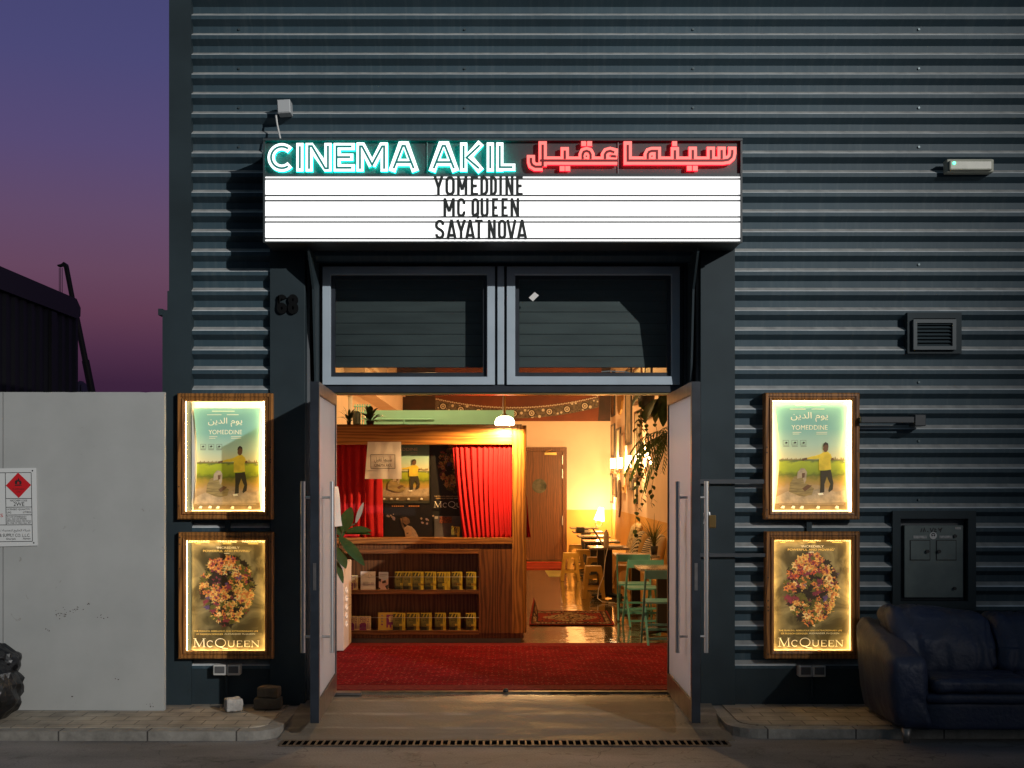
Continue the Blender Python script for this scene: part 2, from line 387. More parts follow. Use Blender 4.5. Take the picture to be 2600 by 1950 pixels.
# ------------------------------------------------------------------ ground
def asphalt_fn(nt, b, out):
    tc = nn(nt, 'ShaderNodeTexCoord')
    a = nn(nt, 'ShaderNodeTexNoise'); a.inputs['Scale'].default_value = 75; a.inputs['Detail'].default_value = 8; a.inputs['Roughness'].default_value = .75
    c = nn(nt, 'ShaderNodeTexNoise'); c.inputs['Scale'].default_value = 1.3; c.inputs['Detail'].default_value = 7
    mp = nn(nt, 'ShaderNodeMapping'); mp.inputs['Scale'].default_value = (.6, 1.6, 1)
    nt.links.new(tc.outputs['Object'], a.inputs[0]); nt.links.new(tc.outputs['Object'], mp.inputs[0]); nt.links.new(mp.outputs[0], c.inputs[0])
    r = nn(nt, 'ShaderNodeValToRGB'); e = r.color_ramp.elements; e[0].position = .36; e[1].position = .68; e[0].color = (.12, .108, .10, 1); e[1].color = (.23, .212, .196, 1)
    nt.links.new(c.outputs[0], r.inputs[0])
    mx = nn(nt, 'ShaderNodeMixRGB', blend_type='OVERLAY'); mx.inputs[0].default_value = .95
    nt.links.new(r.outputs[0], mx.inputs[1]); nt.links.new(a.outputs[0], mx.inputs[2])
    st = nn(nt, 'ShaderNodeTexNoise'); st.inputs['Scale'].default_value = 4.5; st.inputs['Detail'].default_value = 10; st.inputs['Roughness'].default_value = .7; st.inputs['Distortion'].default_value = .8; nt.links.new(tc.outputs['Object'], st.inputs[0])
    sr = nn(nt, 'ShaderNodeValToRGB'); q = sr.color_ramp.elements; q[0].position = .36; q[1].position = .46; q[0].color = (.50, .48, .46, 1); q[1].color = (1, 1, 1, 1); nt.links.new(st.outputs[0], sr.inputs[0])
    vo = nn(nt, 'ShaderNodeTexVoronoi'); vo.feature = 'DISTANCE_TO_EDGE'; vo.inputs['Scale'].default_value = .9; dv = nn(nt, 'ShaderNodeVectorMath', operation='ADD'); dn_ = nn(nt, 'ShaderNodeTexNoise'); dn_.inputs['Scale'].default_value = 3; nt.links.new(tc.outputs['Object'], dn_.inputs[0]); nt.links.new(tc.outputs['Object'], dv.inputs[0]); nt.links.new(dn_.outputs['Color'], dv.inputs[1]); nt.links.new(dv.outputs[0], vo.inputs[0])
    cr_ = nn(nt, 'ShaderNodeMapRange'); cr_.inputs[1].default_value = .002; cr_.inputs[2].default_value = .007; cr_.inputs[3].default_value = .45; cr_.inputs[4].default_value = 1; nt.links.new(vo.outputs['Distance'], cr_.inputs[0])
    m3 = nn(nt, 'ShaderNodeMixRGB', blend_type='MULTIPLY'); m3.inputs[0].default_value = .8; nt.links.new(mx.outputs[0], m3.inputs[1]); nt.links.new(sr.outputs[0], m3.inputs[2])
    m4 = nn(nt, 'ShaderNodeMixRGB', blend_type='MULTIPLY'); m4.inputs[0].default_value = 1; nt.links.new(m3.outputs[0], m4.inputs[1]); nt.links.new(cr_.outputs[0], m4.inputs[2])
    nt.links.new(m4.outputs[0], b.inputs['Base Color']); b.inputs['Roughness'].default_value = .75
    bp = nn(nt, 'ShaderNodeBump'); bp.inputs['Strength'].default_value = .5; bp.inputs['Distance'].default_value = .006
    nt.links.new(a.outputs[0], bp.inputs['Height']); nt.links.new(bp.outputs[0], b.inputs['Normal'])
asphalt = custom('asphalt', asphalt_fn)
ROAD = -.12
tag(MB().quad((-400, -300, ROAD), (400, -300, ROAD), (400, 900, ROAD), (-400, 900, ROAD)).build('road', asphalt), kind='structure')
def paver_fn(nt, b, out):
    tc = nn(nt, 'ShaderNodeTexCoord'); mp = nn(nt, 'ShaderNodeMapping'); mp.inputs['Rotation'].default_value = (0, 0, 0)
    nt.links.new(tc.outputs['Object'], mp.inputs[0])
    br = nn(nt, 'ShaderNodeTexBrick'); br.inputs['Scale'].default_value = 1; br.inputs['Brick Width'].default_value = .24; br.inputs['Row Height'].default_value = .155
    br.inputs['Mortar Size'].default_value = .005; br.inputs['Mortar Smooth'].default_value = .3; br.inputs['Bias'].default_value = 0
    br.inputs[1].default_value = (.32, .275, .21, 1); br.inputs[2].default_value = (.27, .235, .185, 1); br.inputs[3].default_value = (.12, .10, .08, 1)
    nt.links.new(mp.outputs[0], br.inputs[0])
    nz = nn(nt, 'ShaderNodeTexNoise'); nz.inputs['Scale'].default_value = 5; nz.inputs['Detail'].default_value = 8; nt.links.new(tc.outputs['Object'], nz.inputs[0])
    mx = nn(nt, 'ShaderNodeMixRGB', blend_type='OVERLAY'); mx.inputs[0].default_value = .8
    nt.links.new(br.outputs[0], mx.inputs[1]); nt.links.new(nz.outputs[0], mx.inputs[2]); nt.links.new(mx.outputs[0], b.inputs['Base Color'])
    b.inputs['Roughness'].default_value = .75
    bp = nn(nt, 'ShaderNodeBump'); bp.inputs['Strength'].default_value = .8; bp.inputs['Distance'].default_value = .008; bp.invert = True
    nt.links.new(br.outputs['Fac'], bp.inputs['Height']); nt.links.new(bp.outputs[0], b.inputs['Normal'])
pavers = custom('worn_pavers', paver_fn)
def kerb_fn(nt, b, out):
    tc = nn(nt, 'ShaderNodeTexCoord'); br = nn(nt, 'ShaderNodeTexBrick'); br.offset = 0; br.inputs['Scale'].default_value = 1; br.inputs['Brick Width'].default_value = .62; br.inputs['Row Height'].default_value = 40
    br.inputs['Mortar Size'].default_value = .006; br.inputs[1].default_value = (.27, .255, .225, 1); br.inputs[2].default_value = (.215, .20, .175, 1); br.inputs[3].default_value = (.05, .045, .04, 1)
    nt.links.new(tc.outputs['Object'], br.inputs[0]); nz = nn(nt, 'ShaderNodeTexNoise'); nz.inputs['Scale'].default_value = 7; nz.inputs['Detail'].default_value = 10; nz.inputs['Roughness'].default_value = .7; nt.links.new(tc.outputs['Object'], nz.inputs[0])
    mx = nn(nt, 'ShaderNodeMixRGB', blend_type='OVERLAY'); mx.inputs[0].default_value = .95; nt.links.new(br.outputs[0], mx.inputs[1]); nt.links.new(nz.outputs[0], mx.inputs[2]); nt.links.new(mx.outputs[0], b.inputs['Base Color']); b.inputs['Roughness'].default_value = .85
    bp = nn(nt, 'ShaderNodeBump'); bp.inputs['Strength'].default_value = .8; bp.inputs['Distance'].default_value = .012; nt.links.new(nz.outputs[0], bp.inputs['Height']); nt.links.new(bp.outputs[0], b.inputs['Normal'])
kerbm = custom('kerb_concrete', kerb_fn)
def pavement(pts, inner):
    m = MB(); m.prism_z(pts, ROAD - .05, -.054, 0)
    tag(m.build('kerb', kerbm, bevel=.012), kind='structure')
    tag(MB().prism_z(inner, -.06, -.047, 0).build('pavement', pavers), kind='structure')
cl = [(-8, -.2), (-8, -1.30)] + [(-1.80 + .22 * math.sin(R(a)), -1.08 - .22 * math.cos(R(a))) for a in range(0, 91, 15)] + [(-1.56, -.2)]
pavement(cl, [(-8, -.2), (-8, -1.18)] + [(-1.84 + .16 * math.sin(R(a)), -1.02 - .16 * math.cos(R(a))) for a in range(0, 91, 15)] + [(-1.66, -.2)])
cr = [(1.60, -.2), (1.60, -.9)] + [(1.86 - .26 * math.cos(R(a)), -1.0 - .22 * math.sin(R(a))) for a in range(0, 91, 15)] + [(9, -1.22), (9, -.2)]
pavement(cr, [(1.70, -.2), (1.70, -.9)] + [(1.92 - .22 * math.cos(R(a)), -.93 - .18 * math.sin(R(a))) for a in range(0, 91, 15)] + [(9, -1.11), (9, -.2)])
def ramp_fn(nt, b, out):
    tc = nn(nt, 'ShaderNodeTexCoord'); mp = nn(nt, 'ShaderNodeMapping'); mp.inputs['Scale'].default_value = (.7, 2.6, 1)
    nt.links.new(tc.outputs['Object'], mp.inputs[0])
    nz = nn(nt, 'ShaderNodeTexNoise'); nz.inputs['Scale'].default_value = 2.1; nz.inputs['Detail'].default_value = 9; nz.inputs['Roughness'].default_value = .62; nt.links.new(mp.outputs[0], nz.inputs[0])
    r = nn(nt, 'ShaderNodeValToRGB'); e = r.color_ramp.elements; e[0].position = .34; e[1].position = .72; e[0].color = (.105, .090, .070, 1); e[1].color = (.24, .21, .175, 1)
    x = e.new(.52); x.color = (.155, .135, .107, 1)
    nt.links.new(nz.outputs[0], r.inputs[0])
    sy = nn(nt, 'ShaderNodeSeparateXYZ'); nt.links.new(tc.outputs['Object'], sy.inputs[0]); prev = r.outputs[0]
    for yl, wl, amt in ((-.62, .05, .42), (-.98, .035, .34), (-.22, .03, .25)):        # pale scrubbed lines worn across the ramp
        wv = nn(nt, 'ShaderNodeMath', operation='MULTIPLY_ADD'); wv.inputs[1].default_value = .16; nt.links.new(nz.outputs[0], wv.inputs[0]); nt.links.new(sy.outputs[1], wv.inputs[2])
        sb = nn(nt, 'ShaderNodeMath', operation='SUBTRACT'); sb.inputs[1].default_value = yl + .08; nt.links.new(wv.outputs[0], sb.inputs[0]); ab = nn(nt, 'ShaderNodeMath', operation='ABSOLUTE'); nt.links.new(sb.outputs[0], ab.inputs[0])
        mr = nn(nt, 'ShaderNodeMapRange'); mr.inputs[1].default_value = wl; mr.inputs[2].default_value = 0; mr.inputs[3].default_value = 0; mr.inputs[4].default_value = amt; nt.links.new(ab.outputs[0], mr.inputs[0])
        n5 = nn(nt, 'ShaderNodeTexNoise'); n5.inputs['Scale'].default_value = 3.3; n5.inputs['Detail'].default_value = 6; nt.links.new(tc.outputs['Object'], n5.inputs[0])
        mm = nn(nt, 'ShaderNodeMath', operation='MULTIPLY'); nt.links.new(mr.outputs[0], mm.inputs[0]); g5 = nn(nt, 'ShaderNodeMapRange'); g5.inputs[1].default_value = .42; g5.inputs[2].default_value = .6; nt.links.new(n5.outputs[0], g5.inputs[0]); nt.links.new(g5.outputs[0], mm.inputs[1])
        mx = nn(nt, 'ShaderNodeMixRGB'); mx.inputs[2].default_value = (.46, .42, .37, 1); nt.links.new(mm.outputs[0], mx.inputs[0]); nt.links.new(prev, mx.inputs[1]); prev = mx.outputs[0]
    nt.links.new(prev, b.inputs['Base Color'])
    m = nn(nt, 'ShaderNodeMapRange'); m.inputs[1].default_value = .38; m.inputs[2].default_value = .62; m.inputs[3].default_value = .58; m.inputs[4].default_value = .92
    nt.links.new(nz.outputs[0], m.inputs[0])
    wt = nn(nt, 'ShaderNodeMapRange'); wt.inputs[1].default_value = -.28; wt.inputs[2].default_value = -.04; wt.inputs[3].default_value = 0; wt.inputs[4].default_value = .55; nt.links.new(sy.outputs[1], wt.inputs[0])   # damp by the sill
    dr = nn(nt, 'ShaderNodeMath', operation='SUBTRACT'); nt.links.new(m.outputs[0], dr.inputs[0]); nt.links.new(wt.outputs[0], dr.inputs[1]); cl_ = nn(nt, 'ShaderNodeMath', operation='MAXIMUM'); cl_.inputs[1].default_value = .12; nt.links.new(dr.outputs[0], cl_.inputs[0]); nt.links.new(cl_.outputs[0], b.inputs['Roughness'])
    n2 = nn(nt, 'ShaderNodeTexNoise'); n2.inputs['Scale'].default_value = 45; n2.inputs['Detail'].default_value = 8; nt.links.new(tc.outputs['Object'], n2.inputs[0])
    bp = nn(nt, 'ShaderNodeBump'); bp.inputs['Strength'].default_value = .7; bp.inputs['Distance'].default_value = .006
    nt.links.new(n2.outputs[0], bp.inputs['Height']); nt.links.new(bp.outputs[0], b.inputs['Normal'])
rampm = custom('damp_concrete', ramp_fn)
m = MB(); m.prism_x([(.02, -.2), (.02, -.012), (-.12, -.022), (-.6, -.055), (-1.18, ROAD + .012), (-1.295, ROAD + .006), (-1.295, -.2)], -1.575, 1.615)
tag(m.build('entrance_ramp', rampm), kind='structure')
tag(MB().box(-1.37, 1.36, .012, .065, -.02, .004).build('door_sill', mat('sill_metal', (.30, .24, .16), .35, metal=.8, var=.5, vs=9)), 'worn metal sill strip along the doorway foot', 'door sill')
tag(MB().box(PX(778, 9.97), PX(918, 9.97), -.07, .005, -.012, .008).build('metal_plate', dsteel), 'loose metal plate lying at the left end of the door sill', 'plate')
tag(MB().lathe([(0, .004), (.022, .004), (.022, .02), (.014, .03), (0, .032)], PX(1284, 9.97), .0, 0, 12).build('door_stop', black), 'small black door stop in the middle of the sill', 'door stop')
m = MB(); gx0, gx1, gy0, gy1 = -1.53, 1.55, -1.485, -1.297
m.box(gx0, gx1, gy0, gy0 + .013, ROAD, ROAD + .010); m.box(gx0, gx1, gy1 - .013, gy1, ROAD, ROAD + .010)
nb = 64
for i in range(nb + 1):
    x = gx0 + (gx1 - gx0) * i / nb; w = .0065 if i % 4 else .009
    m.box(x - w, x + w, gy0 + .013, gy1 - .013, ROAD, ROAD + .009)
m.box(gx0, gx1, gy0, gy1, ROAD + .001, ROAD + .003, 1)
tag(m.build('drain_grate', [mat('rusty_iron', (.17, .12, .08), .65, metal=.2, var=.5, vs=20), mat('drain_dark', (.003, .003, .003), .9, spec=0)]), 'long rusty slotted drain grate across the foot of the entrance ramp', 'drain grate')
def floor_fn(nt, b, out):
    tc = nn(nt, 'ShaderNodeTexCoord'); mp = nn(nt, 'ShaderNodeMapping'); mp.inputs['Scale'].default_value = (1, 1.2, 1)
    nt.links.new(tc.outputs['Object'], mp.inputs[0])
    nz = nn(nt, 'ShaderNodeTexNoise'); nz.inputs['Scale'].default_value = 1.6; nz.inputs['Detail'].default_value = 7; nt.links.new(mp.outputs[0], nz.inputs[0])
    r = nn(nt, 'ShaderNodeValToRGB'); e = r.color_ramp.elements; e[0].position = .35; e[1].position = .7; e[0].color = (.10, .062, .024, 1); e[1].color = (.22, .145, .06, 1)
    nt.links.new(nz.outputs[0], r.inputs[0]); nt.links.new(r.outputs[0], b.inputs['Base Color']); b.inputs['Roughness'].default_value = .09
    b.inputs['Coat Weight'].default_value = .6; b.inputs['Coat Roughness'].default_value = .05
    n2 = nn(nt, 'ShaderNodeTexNoise'); n2.inputs['Scale'].default_value = 3.2; n2.inputs['Detail'].default_value = 3; nt.links.new(mp.outputs[0], n2.inputs[0])
    bp = nn(nt, 'ShaderNodeBump'); bp.inputs['Strength'].default_value = .22; bp.inputs['Distance'].default_value = .03
    nt.links.new(n2.outputs[0], bp.inputs['Height']); nt.links.new(bp.outputs[0], b.inputs['Normal']); nt.links.new(bp.outputs[0], b.inputs['Coat Normal'])
tag(MB().prism_z([(-2.5, .02), (2.35, .02), (2.35, 16.85), (-2.5, 16.85)], -.15, -.008).build('interior_floor', custom('polished_floor', floor_fn)), kind='structure')
# ------------------------------------------------------------------ the building
B = thing('warehouse_building', 'dark slate corrugated warehouse with wide double doors standing open under the lit sign', 'building', (0, -.2, 0))
PIT, ZC = .1535, 4.552                      # rib pitch, height of one crest's upper edge
YV, YC = -.215, -.275                       # valley and crest depth
def cladding(x0, x1, z0, z1):
    """trapezoid ribs running along x: dusty ledge, crest, underside, valley"""
    m = MB(); pts = []
    k = math.floor((z0 - ZC) / PIT) - 1
    while ZC + k * PIT < z1 + PIT:
        t = ZC + k * PIT
        pts += [(YV, t - .096, 0), (YV, t - .062 + .0, 0)] if False else []
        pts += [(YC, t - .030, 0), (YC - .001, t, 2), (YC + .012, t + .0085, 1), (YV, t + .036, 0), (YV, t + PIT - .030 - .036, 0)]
        k += 1
    # walk upwards, clipping to z0..z1 ; flag 1 marks the ledge above a crest
    seg = []
    for a, b in zip(pts, pts[1:]):
        lo, hi = max(a[1], z0), min(b[1], z1)
        if hi - lo < 1e-4: continue
        f = lambda z: a[0] + (b[0] - a[0]) * (z - a[1]) / (b[1] - a[1])
        seg.append(((f(lo), lo), (f(hi), hi), a[2]))
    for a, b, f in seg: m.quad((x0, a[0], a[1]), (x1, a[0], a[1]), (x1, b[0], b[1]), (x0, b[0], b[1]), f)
    return m.build('wall_cladding', [ribs, dust, worn], B)  # last material is the painted highlight strip above each crest
XR = 7.5; ZT = 6.6; XL = -2.44; PL0, PL1, PR0, PR1 = -1.815, -1.54, 1.532, 1.80
ZS = 3.40
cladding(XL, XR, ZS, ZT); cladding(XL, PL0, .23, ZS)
MX0, MX1, MZ0, MZ1 = PX(2268, 9.7), PX(2480, 9.7), PZ(1547, 9.7), PZ(1297, 9.7)
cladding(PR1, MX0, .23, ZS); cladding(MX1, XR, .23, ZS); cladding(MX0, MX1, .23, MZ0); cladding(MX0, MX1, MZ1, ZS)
m = MB(); m.box(XL, PL0, -.268, -.2, -.05, .232); m.build('base_skirt', trimp, B)
m = MB(); m.box(PR1, XR, -.268, -.2, -.05, .232); m.build('base_skirt', trimp, B)
# backing wall and shell of the hall
shell = mat('shell_grey', (.10, .11, .12), .7)
m = MB(); m.box(XL - .1, PL1 + .02, -.2, -.05, -.1, ZT); m.box(PR0 - .02, XR, -.2, -.05, -.1, ZT); m.box(PL1 + .02, PR0 - .02, -.2, -.05, 3.46, ZT)
m.build('backing_wall', shell, B)
m = MB(); m.box(-2.60, XR, -.2, 17.2, ZT, ZT + .12); m.build('roof', shell, B)
m = MB(); m.box(-2.62, -2.50, -.2, 17.2, -.1, ZT); m.build('outer_side_wall', trimp, B)
m = MB(); m.box(-2.600, -2.430, -.29, -.2, 3.15, ZT); m.box(-2.613, -2.425, -.292, -.2, 3.02, 3.17); m.build('corner_trim', trimp, B)
m = MB(); m.box(-2.648, -2.425, -.302, -.2, -.05, 3.02); m.build('corner_trim', trimp, B)
m = MB(); m.box(-2.68, -2.648, -.31, -.2, 2.98, 3.03); m.build('trim_cap', trimp, B)
# screws along the cladding
sm_ = mat('screw_head', (.10, .13, .14), .35, metal=.6); first = None
for px in (607, 1180, 1760, 2333):
    for j in range(12):
        z = ZC + PIT * (5 - j * (2 if j < 4 else 3)) - .09
        if z < 1 or (px in (1180, 1760) and z < 4.6) or (px == 607 and z < 3.5): continue
        x = PX(px, 9.78)
        if first is None:
            first = MB().cyl_y(x, z, .009, YV - .012, YV, 0, 8).build('screw', sm_, B); f0 = (x, z)
        else:
            c = first.copy(); COL.objects.link(c); c.location = (x - f0[0], 0, z - f0[1])
# door posts
for x0, x1 in ((PL0, PL1), (PR0, PR1)):
    m = MB(); m.box(x0, x1, -.30, .12, -.05, 3.60); m.build('door_post', trimp, B, bevel=.004)
m = MB(); m.box(PL1, PR0, -.06, .05, 3.435, 3.80); m.build('fascia', trimp, B)
# triangular gussets holding the sign
for s in (-1, 1):
    m = MB(); x = 1.475 * s
    m.prism_x([(-.05, 3.46), (-.56, 3.46), (-.54, 3.42), (-.32, 3.18), (-.19, 2.40), (-.03, 2.40)], x - .008, x + .008); m.build('gusset', trimp, B)
# dark frame round the glazing, with the mullion and the header over the doors
m = MB(); m.box(PL1, -1.478, -.02, .12, 2.40, 3.435); m.box(1.445, PR0, -.02, .12, 2.40, 3.435)
m.box(-1.478, 1.445, -.015, .12, 2.40, 2.460); m.box(-1.478, 1.445, -.01, .12, 3.412, 3.436)
m.box(PL1, -1.372, -.02, .12, -.012, 2.40); m.box(1.365, PR0, -.02, .12, -.012, 2.40); m.build('door_frame', navy, B, bevel=.003)
m = MB(); m.box(PX(1263, 10), PX(1280, 10), -.03, .05, 2.462, 3.41); m.build('mullion', alu, B, bevel=.003)
wx = [PX(v, 9.96) for v in (819, 1256.5, 1287, 1726)]; m = MB()
for a, b_ in ((-1.478, wx[0] + .015), (wx[1] - .015, wx[2] + .015), (wx[3] - .015, 1.445)): MB().box(a, b_, .025, .1, 2.46, 3.412).build('frame_backing', navy, B)
m = MB(); m.box(-1.372, 1.365, .0, .11, 2.385, 2.399); m.build('door_head_strip', brass, B)
# transom windows
def glass_fn(nt, b, out):
    nt.nodes.remove(b); g = nn(nt, 'ShaderNodeBsdfGlossy'); g.inputs['Roughness'].default_value = .02; t = nn(nt, 'ShaderNodeBsdfTransparent')
    t.inputs[0].default_value = (.80, .86, .86, 1)
    fr = nn(nt, 'ShaderNodeFresnel'); fr.inputs[0].default_value = 1.5; mx = nn(nt, 'ShaderNodeMixShader')
    nt.links.new(fr.outputs[0], mx.inputs[0]); nt.links.new(t.outputs[0], mx.inputs[1]); nt.links.new(g.outputs[0], mx.inputs[2]); nt.links.new(mx.outputs[0], out.inputs[0])
glass = custom('window_glass', glass_fn)
plank = mat('grey_plank', (.080, .098, .098), .55, var=.3, vs=2, stretch=(1, 1, 6))
gap = mat('plank_gap', (.01, .012, .014), .6)
for (ox0, ox1, ix0, ix1) in ((819, 1256.5, 839, 1236), (1287, 1726, 1308, 1705.5)):
    x0, x1, gx_0, gx_1 = (PX(v, 9.96) for v in (ox0, ox1, ix0, ix1)); z0, z1, q0, q1 = (PZ(v, 9.96) for v in (976.5, 676.5, 955, 698))
    w = MB().ring(x0, x1, z0, z1, [(0, .06), (0, -.040), (gx_0 - x0 - .004, -.040), (gx_0 - x0, -.036), (gx_0 - x0, .05)]).build('window', alu, B)
    MB().ring(gx_0, gx_1, q0, q1, [(.0, .0), (.030, .0), (.034, .02)]).build('gasket', navy, w)
    MB().quad((gx_0 + .02, .012, q0 + .02), (gx_1 - .02, .012, q0 + .02), (gx_1 - .02, .012, q1 - .02), (gx_0 + .02, .012, q1 - .02)).build('pane', glass, w)
    m = MB(); n = 9; zb = q0 + .09
    for i in range(n):
        a = zb + (q1 + .10 - zb) * i / n; b_ = zb + (q1 + .10 - zb) * (i + 1) / n
        m.box(gx_0 - .05, gx_1 + .05, .20, .215, a + .0025, b_ - .0025)
    m.box(gx_0 - .05, gx_1 + .05, .208, .22, zb, q1 + .1, 1); m.build('shutter_panel', [plank, gap], w)
    MB().box(gx_0 - .04, gx_1 + .04, .06, .2, q0 - .02, q0 + .018).build('sill', alu, w)
    if ox0 > 1200:
        c_, r_ = (PX(1355.5, 10), PZ(753, 10)), .030
        MB().plate([(c_[0] + r_ * u, c_[1] + r_ * v) for u, v in ((-1.35, -.25), (-.25, -1.2), (1.35, .35), (.25, 1.25))], .009, 0).build('sticker', white, w)
        MB().tube([(PX(1530, 10), .13, q0 + .05), (PX(1550, 10), .13, q0 + .055), (PX(1590, 10), .13, q0 + .05), (PX(1620, 10), .13, q0 + .03), (PX(1658, 10), .13, q0 + .025)], .005, 0, 6).build('cable', mat('cable_grey', (.3, .33, .35), .5), w)
# the two door leaves, standing open at right angles to the wall
def frost_fn(nt, b, out):
    b.inputs['Base Color'].default_value = (.92, .90, .91, 1); b.inputs['Roughness'].default_value = .35
    tr = nn(nt, 'ShaderNodeBsdfTranslucent'); tr.inputs[0].default_value = (.93, .90, .94, 1)
    mx = nn(nt, 'ShaderNodeMixShader'); mx.inputs[0].default_value = .60
    nt.links.new(b.outputs[0], mx.inputs[1]); nt.links.new(tr.outputs[0], mx.inputs[2]); nt.links.new(mx.outputs[0], out.inputs[0])
frost = custom('frosted_glass', frost_fn)
for s, hx, ex in ((-1, -1.334, -1.284), (1, 1.312, 1.312)):
    L = math.hypot(1.3, ex - hx); ux = Vector(((ex - hx) / L, -1.3 / L, 0)); un = Vector((s, 0, 0)) if False else Vector((-ux.y * s * -1, ux.x * s * -1, 0)) * -1
    un = Vector((ux.y, -ux.x, 0)) * (-s); un = un if un.x * s > 0 else -un        # away from the opening
    O = Vector((hx, 0, 0)); T = .062
    g = lambda a, t, z: tuple(O + ux * a + un * t + Vector((0, 0, z)))
    def slab(mb, a0, a1, t0, t1, z0, z1, mi=0):
        v = [g(a, t, z) for a in (a0, a1) for t in (t0, t1) for z in (z0, z1)]
        mb.add(v, [(0, 1, 3, 2), (4, 6, 7, 5), (0, 4, 5, 1), (2, 3, 7, 6), (0, 2, 6, 4), (1, 5, 7, 3)], mi)
    m = MB()
    slab(m, 0, L - .004, 0, T, .004, .155); slab(m, 0, L - .004, 0, T, 2.30, 2.385); slab(m, 0, .034, 0, T, .155, 2.30); slab(m, L - .050, L - .004, 0, T, .155, 2.30)
    slab(m, L - .004, L, .001, T - .001, .004, 2.385, 1)
    d = m.build('door', [dsteel, navy], B); fix_normals(d)
    m = MB(); slab(m, .034, L - .050, .010, .034, .155, 2.30); fix_normals(m.build('glass_panel', frost, d))
    m = MB()
    for a0, a1, z0, z1 in ((.034, .042, .155, 2.30), (L - .058, L - .050, .155, 2.30), (.042, L - .058, .155, .163), (.042, L - .058, 2.292, 2.30)): slab(m, a0, a1, .004, .010, z0, z1)
    fix_normals(m.build('glazing_bead', navy, d))
    for t in (-.072, T + .072):
        m = MB(); a = L - .19
        m.tube([g(a, t, .47), g(a, t, 1.69)], .0165, 0, 14)
        for z in (.585, 1.575): m.tube([g(a, t, z), g(a, 0 if t < 0 else T, z)], .010, 0, 10)
        m.build('handle', steel, d)
    m = MB(); slab(m, L, L + .003, .02, .042, .93, 1.12); m.build('lock_plate', dsteel, d)
# ------------------------------------------------------------------ interior shell
m = MB(); m.box(-2.5, -2.48, .12, 16.85, -.01, 4.4); m.build('interior_side_wall', cream, B)
m = MB(); m.box(2.32, 2.35, .12, 16.85, 1.10, 4.4); m.box(2.318, 2.35, .12, 16.85, -.01, 1.10, 1); m.build('interior_side_wall', [cream, ochre], B)
m = MB(); m.box(-2.48, 2.32, 16.8, 16.85, 1.08, 4.4); m.box(-2.48, 2.32, 16.798, 16.85, -.01, 1.08, 1); m.build('interior_back_wall', [cream, ochre], B)
m = MB(); m.box(-2.5, 2.35, .12, 16.85, 4.4, 4.45); m.build('ceiling', white, B)
m = MB(); m.box(-2.48, 2.32, .125, .16, 3.44, 4.4); m.box(-2.48, -1.54, .125, .16, 0, 3.44); m.box(1.53, 2.32, .125, .16, 0, 3.44); m.build('interior_front_wall', white, B)
m = MB(); m.box(-2.48, -2.16, 9.5, 16.8, 3.14, 3.5); m.box(-2.48, -2.1, 9.5, 16.8, 3.5, 3.56); m.build('duct', cream, B)
m = MB(); m.tube([(PX(887, 20), 10, 0), (PX(887, 20), 10, 4.4)], .05, 0, 12); m.build('pipe', white, B)
m = MB(); m.box(-2.0, .155, 7.95, 8.1, -.005, 2.712); m.build('partition', teal, B)
m = MB(); m.tube([(-1.95, 7.93, 2.58), (PX(1103, 17.9), 7.93, 2.58)], .012, 0, 8); m.tube([(PX(1026, 17.9), 7.93, 2.52), (PX(1026, 17.9), 7.93, 2.58)], .012); m.build('pipe', teal, B)
m = MB()
for i in range(7): m.box(-2.14 + .035 * i, -2.125 + .035 * i, 7.96, 7.98, 2.36, 2.80)
for i in range(5): m.box(-2.15, -1.90, 7.94, 7.96, 2.40 + .09 * i, 2.415 + .09 * i)
m.build('grille', teal, B)
# the oak door at the back of the hall
x0, x1, zt = PX(1326, 26.78), PX(1439, 26.78), PZ(1136, 26.78)
m = MB(); m.ring(x0, x1, -.2, zt, [(0, 16.8), (0, 16.74), (.085, 16.74), (.095, 16.78)]); dr = m.build('interior_door', wd_door, B)
m = MB(); m.box(x0 + .09, x1 - .09, 16.76, 16.79, 0, zt - .09); m.build('door_leaf', wd_door, dr)
m = MB(); m.disc(PX(1369.6, 26.75), PZ(1234, 26.75), .155, 16.752, 0, 28); m.build('porthole', mat('dim_glass', (.05, .055, .04), .08, spec=.8, col2=(.15, .14, .10), vs=7), dr)
m = MB(); m.ring(PX(1369.6, 26.75) - .16, PX(1369.6, 26.75) + .16, 0, .1, [(0, 0)]) if False else None
m = MB(); m.box(PX(1383, 26.7), PX(1413, 26.7), 16.68, 16.755, PZ(1155, 26.7), PZ(1149, 26.7)); m.tube([(PX(1385, 26.7), 16.66, PZ(1147, 26.7)), (PX(1398, 26.7), 16.64, PZ(1144, 26.7))], .012); m.build('door_closer', brass, dr)
for z in (.75, 1.75, 2.05): MB().box(x1 - .10, x1 - .085, 16.73, 16.745, z, z + .2).build('hinge', steel, dr)
# the wide dark red print high on the back wall
m = MB(); y = 16.79; a, b_ = PX(1008, 26.79), PX(1550, 26.79)
m.quad((a, y, 2.98), (b_, y, 2.98), (b_, y, 4.36), (a, y, 4.36), 0)
m.plate([(a, 2.98), (PX(1105, 26.79), 2.98), (PX(1105, 26.79), 4.36), (a, 4.36)], y - .004, 1)
m.plate([(PX(1518, 26.79), 2.981), (b_ - .001, 2.981), (b_ - .001, 4.35), (PX(1530, 26.79), 4.35)], y - .004, 1)
random.seed(4)
cz = lambda x: 3.14 + .07 * (x - .2) ** 2
top, bot = [], []
for i in range(41):
    x = PX(1105, 26.79) + (PX(1520, 26.79) - PX(1105, 26.79)) * i / 40; top.append((x, cz(x) + .10)); bot.append((x, cz(x) - .10))
for i in range(40): m.plate([bot[i], bot[i + 1], top[i + 1], top[i]], y - .006, 2)
